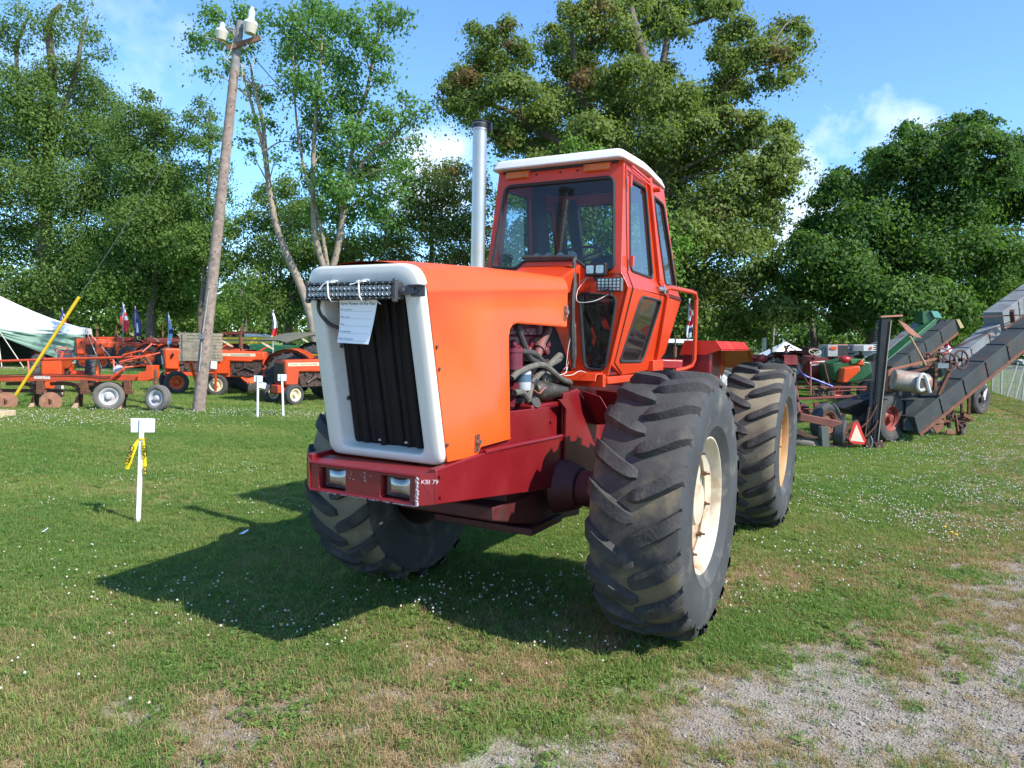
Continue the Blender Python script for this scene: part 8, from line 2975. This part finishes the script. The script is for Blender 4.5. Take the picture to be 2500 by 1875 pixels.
    while k < L_:
        x0, x1 = max(0, k), min(L_, k + Hf)
        for sg in (1, -1):
            z0, z1 = (x0 - k), (x1 - k)
            if sg < 0:
                z0, z1 = Hf - z0, Hf - z1
            m.bar(d * x0 + V((0, 0.01 * sg, z0 * .97)), d * x1 + V((0, 0.01 * sg, z1 * .97)), 0.0028)
        k += st
    tag(m.build('wire_mesh', POSTM, t, smooth=0, fix=False), kind='stuff')
    # --- parked car, far pole, canopy tents, person, flag
    q = AT(*Z6(2095, 652), 80)
    t = thing('parked_car', 'white car parked on the road beyond the chain link fence', 'car', (q.x, q.y, 0), radians(-75))
    m = MB()
    m.prism(rnd([(-2.2, -0.85, 0.35), (2.2, -0.85, 0.35), (2.25, -0.85, 0.75), (1.5, -0.85, 0.95), (0.75, -0.85, 1.0), (-2.1, -0.85, 1.0), (-2.25, -0.85, 0.8)], 0.1, 2), (0, 1.7, 0))
    m.build('body', WHITEP, t, bevel=0.06)
    m = MB()
    m.prism(rnd([(-2.0, -0.74, 1.0), (0.8, -0.74, 1.0), (0.1, -0.70, 1.5), (-1.6, -0.70, 1.52)], 0.08, 2), (0, 1.46, 0))
    m.build('cabin', mat('car_glass', (0.04, 0.05, 0.06), 0.1), t, bevel=0.05)
    m = MB()
    m.box((-0.75, 0, 1.53), (1.7, 1.3, 0.04))
    m.build('roof', WHITEP, t, bevel=0.02)
    for x in (-1.35, 1.4):
        for y in (-0.8, 0.8):
            small_wheel(t, 'wheel', 0.33, 0.2, (x, y, 0.33), 0, RIMWH, BTYRE, 0, 1 if y > 0 else -1, False)
    q = AT(*Z6(112, 520), 55)
    t = thing('street_lamp', 'thin grey lamp pole with two small white lamps under the dark maple', 'lamp pole', (q.x, q.y, 0))
    tp = AT(*Z6(157, 70), 55) - V((q.x, q.y, 0))
    m = MB()
    m.cyl((0, 0, 0), tp, 0.12, 0.08, n=10)
    m.build('pole', mat('far_pole', (0.24, 0.22, 0.18), 0.8), t)
    for px in (108, 200):
        c = AT(*Z6(px, 112), 55) - V((q.x, q.y, 0))
        l = MB()
        l.bar(V((tp.x, tp.y, c.z)), c, 0.05)
        l.build('arm', GALV, t)
        l = MB()
        l.lathe([(0.001, -0.22), (0.20, -0.2), (0.26, 0.05), (0.12, 0.22), (0.10, 0.42), (0.001, 0.44)], c, (0, 0, 1), n=14)
        l.build('lamp', WHITEP, t)
    for (x, y, Yq, w, lb) in ((225, 572, 62, 4.2, 'small white canopy tent behind the person in the cap'), (2140, 560, 95, 8, 'white roofed shelter beyond the road at the picture edge')):
        q = AT(*Z6(x, y), Yq)
        t = thing('canopy_tent', lb, 'tent', (q.x, q.y, 0))
        m = MB()
        h = q.z
        e = [V((sx * w / 2, sy * w / 2, h - 0.2)) for sx, sy in ((-1, -1), (1, -1), (1, 1), (-1, 1))]
        ap = V((0, 0, h + 1.2))
        m.add(e + [ap], [(0, 1, 4), (1, 2, 4), (2, 3, 4), (3, 0, 4)])
        m.build('canvas', CANVAS, t, smooth=0)
        for p in e:
            l = MB()
            l.cyl((p.x, p.y, 0), p, 0.04, n=6)
            l.build('leg', GALV, t)
    flag('American flag on a slanted staff behind the pulley wheels', *Z6(1545, 452), 30, [(2, 2, 0), (2, 2, 1), (0, 1, 0), (1, 0, 1), (0, 1, 0), (1, 0, 1)], L_=0.55, w=0.62, seed=9, tilt=0.3)
    # person by the far tractors
    q = AT(*Z6(237, 508), 50)
    hgt = q.z + 0.08
    t = thing('person', 'person in a rust coloured cap and dark shirt standing by the white canopy tent', 'person', (q.x, q.y, 0))
    s = hgt / 1.78
    vs = [(0, 0, .95), (0, 0, 1.15), (0, 0, 1.40), (0, 0, 1.52), (0, -.02, 1.62), (0, -.02, 1.72), (.19, 0, 1.40), (.27, .02, 1.12), (.26, -.06, .88), (-.19, 0, 1.40), (-.27, .02, 1.12), (-.26, -.06, .88), (.10, 0, .90), (.12, -.01, .48), (.12, .02, .08), (.13, -.14, .04), (-.10, 0, .90), (-.12, -.01, .48), (-.12, .02, .08), (-.13, -.14, .04)]
    ed = [(0, 1), (1, 2), (2, 3), (3, 4), (4, 5), (2, 6), (6, 7), (7, 8), (2, 9), (9, 10), (10, 11), (0, 12), (12, 13), (13, 14), (14, 15), (0, 16), (16, 17), (17, 18), (18, 19)]
    rad = [.16, .15, .17, .06, .10, .095, .075, .055, .04, .075, .055, .04, .10, .07, .05, .04, .10, .07, .05, .04]
    me = bpy.data.meshes.new('body')
    me.from_pydata([tuple(c * s for c in v) for v in vs], ed, [])
    o = link('body', me, t)
    me.materials.append(mat('shirt_dark', (0.10, 0.03, 0.035), 0.8))
    sk = o.modifiers.new('skin', 'SKIN')
    for v, r in zip(me.skin_vertices[0].data, rad):
        v.radius = (r * s, r * s * .85)
    me.skin_vertices[0].data[0].use_root = True
    o.modifiers.new('ss', 'SUBSURF').levels = 1
    o.modifiers['ss'].render_levels = 2
    m = MB()
    m.ball((0, -.02 * s, 1.68 * s), .108 * s, 14, 10, (1, 1.05, 1.15))
    m.ball((0, -.13 * s, 1.66 * s), .02 * s, 6, 5)
    for sx in (1, -1):
        m.ball((sx * .105 * s, -.01 * s, 1.67 * s), .025 * s, 6, 5)
    m.build('face', mat('skin_tan', (0.36, 0.19, 0.13), 0.6), t)
    m = MB()
    m.lathe([(.118, 0), (.115, .05), (.08, .10), (.001, .115)], (0, -.01 * s, 1.72 * s), (0, 0, 1), n=16)
    m.box((0, -.15 * s, 1.725 * s), (.16, .14, .012))
    m.build('cap', mat('cap_rust', (0.26, 0.075, 0.05), 0.8), t)


right_row()
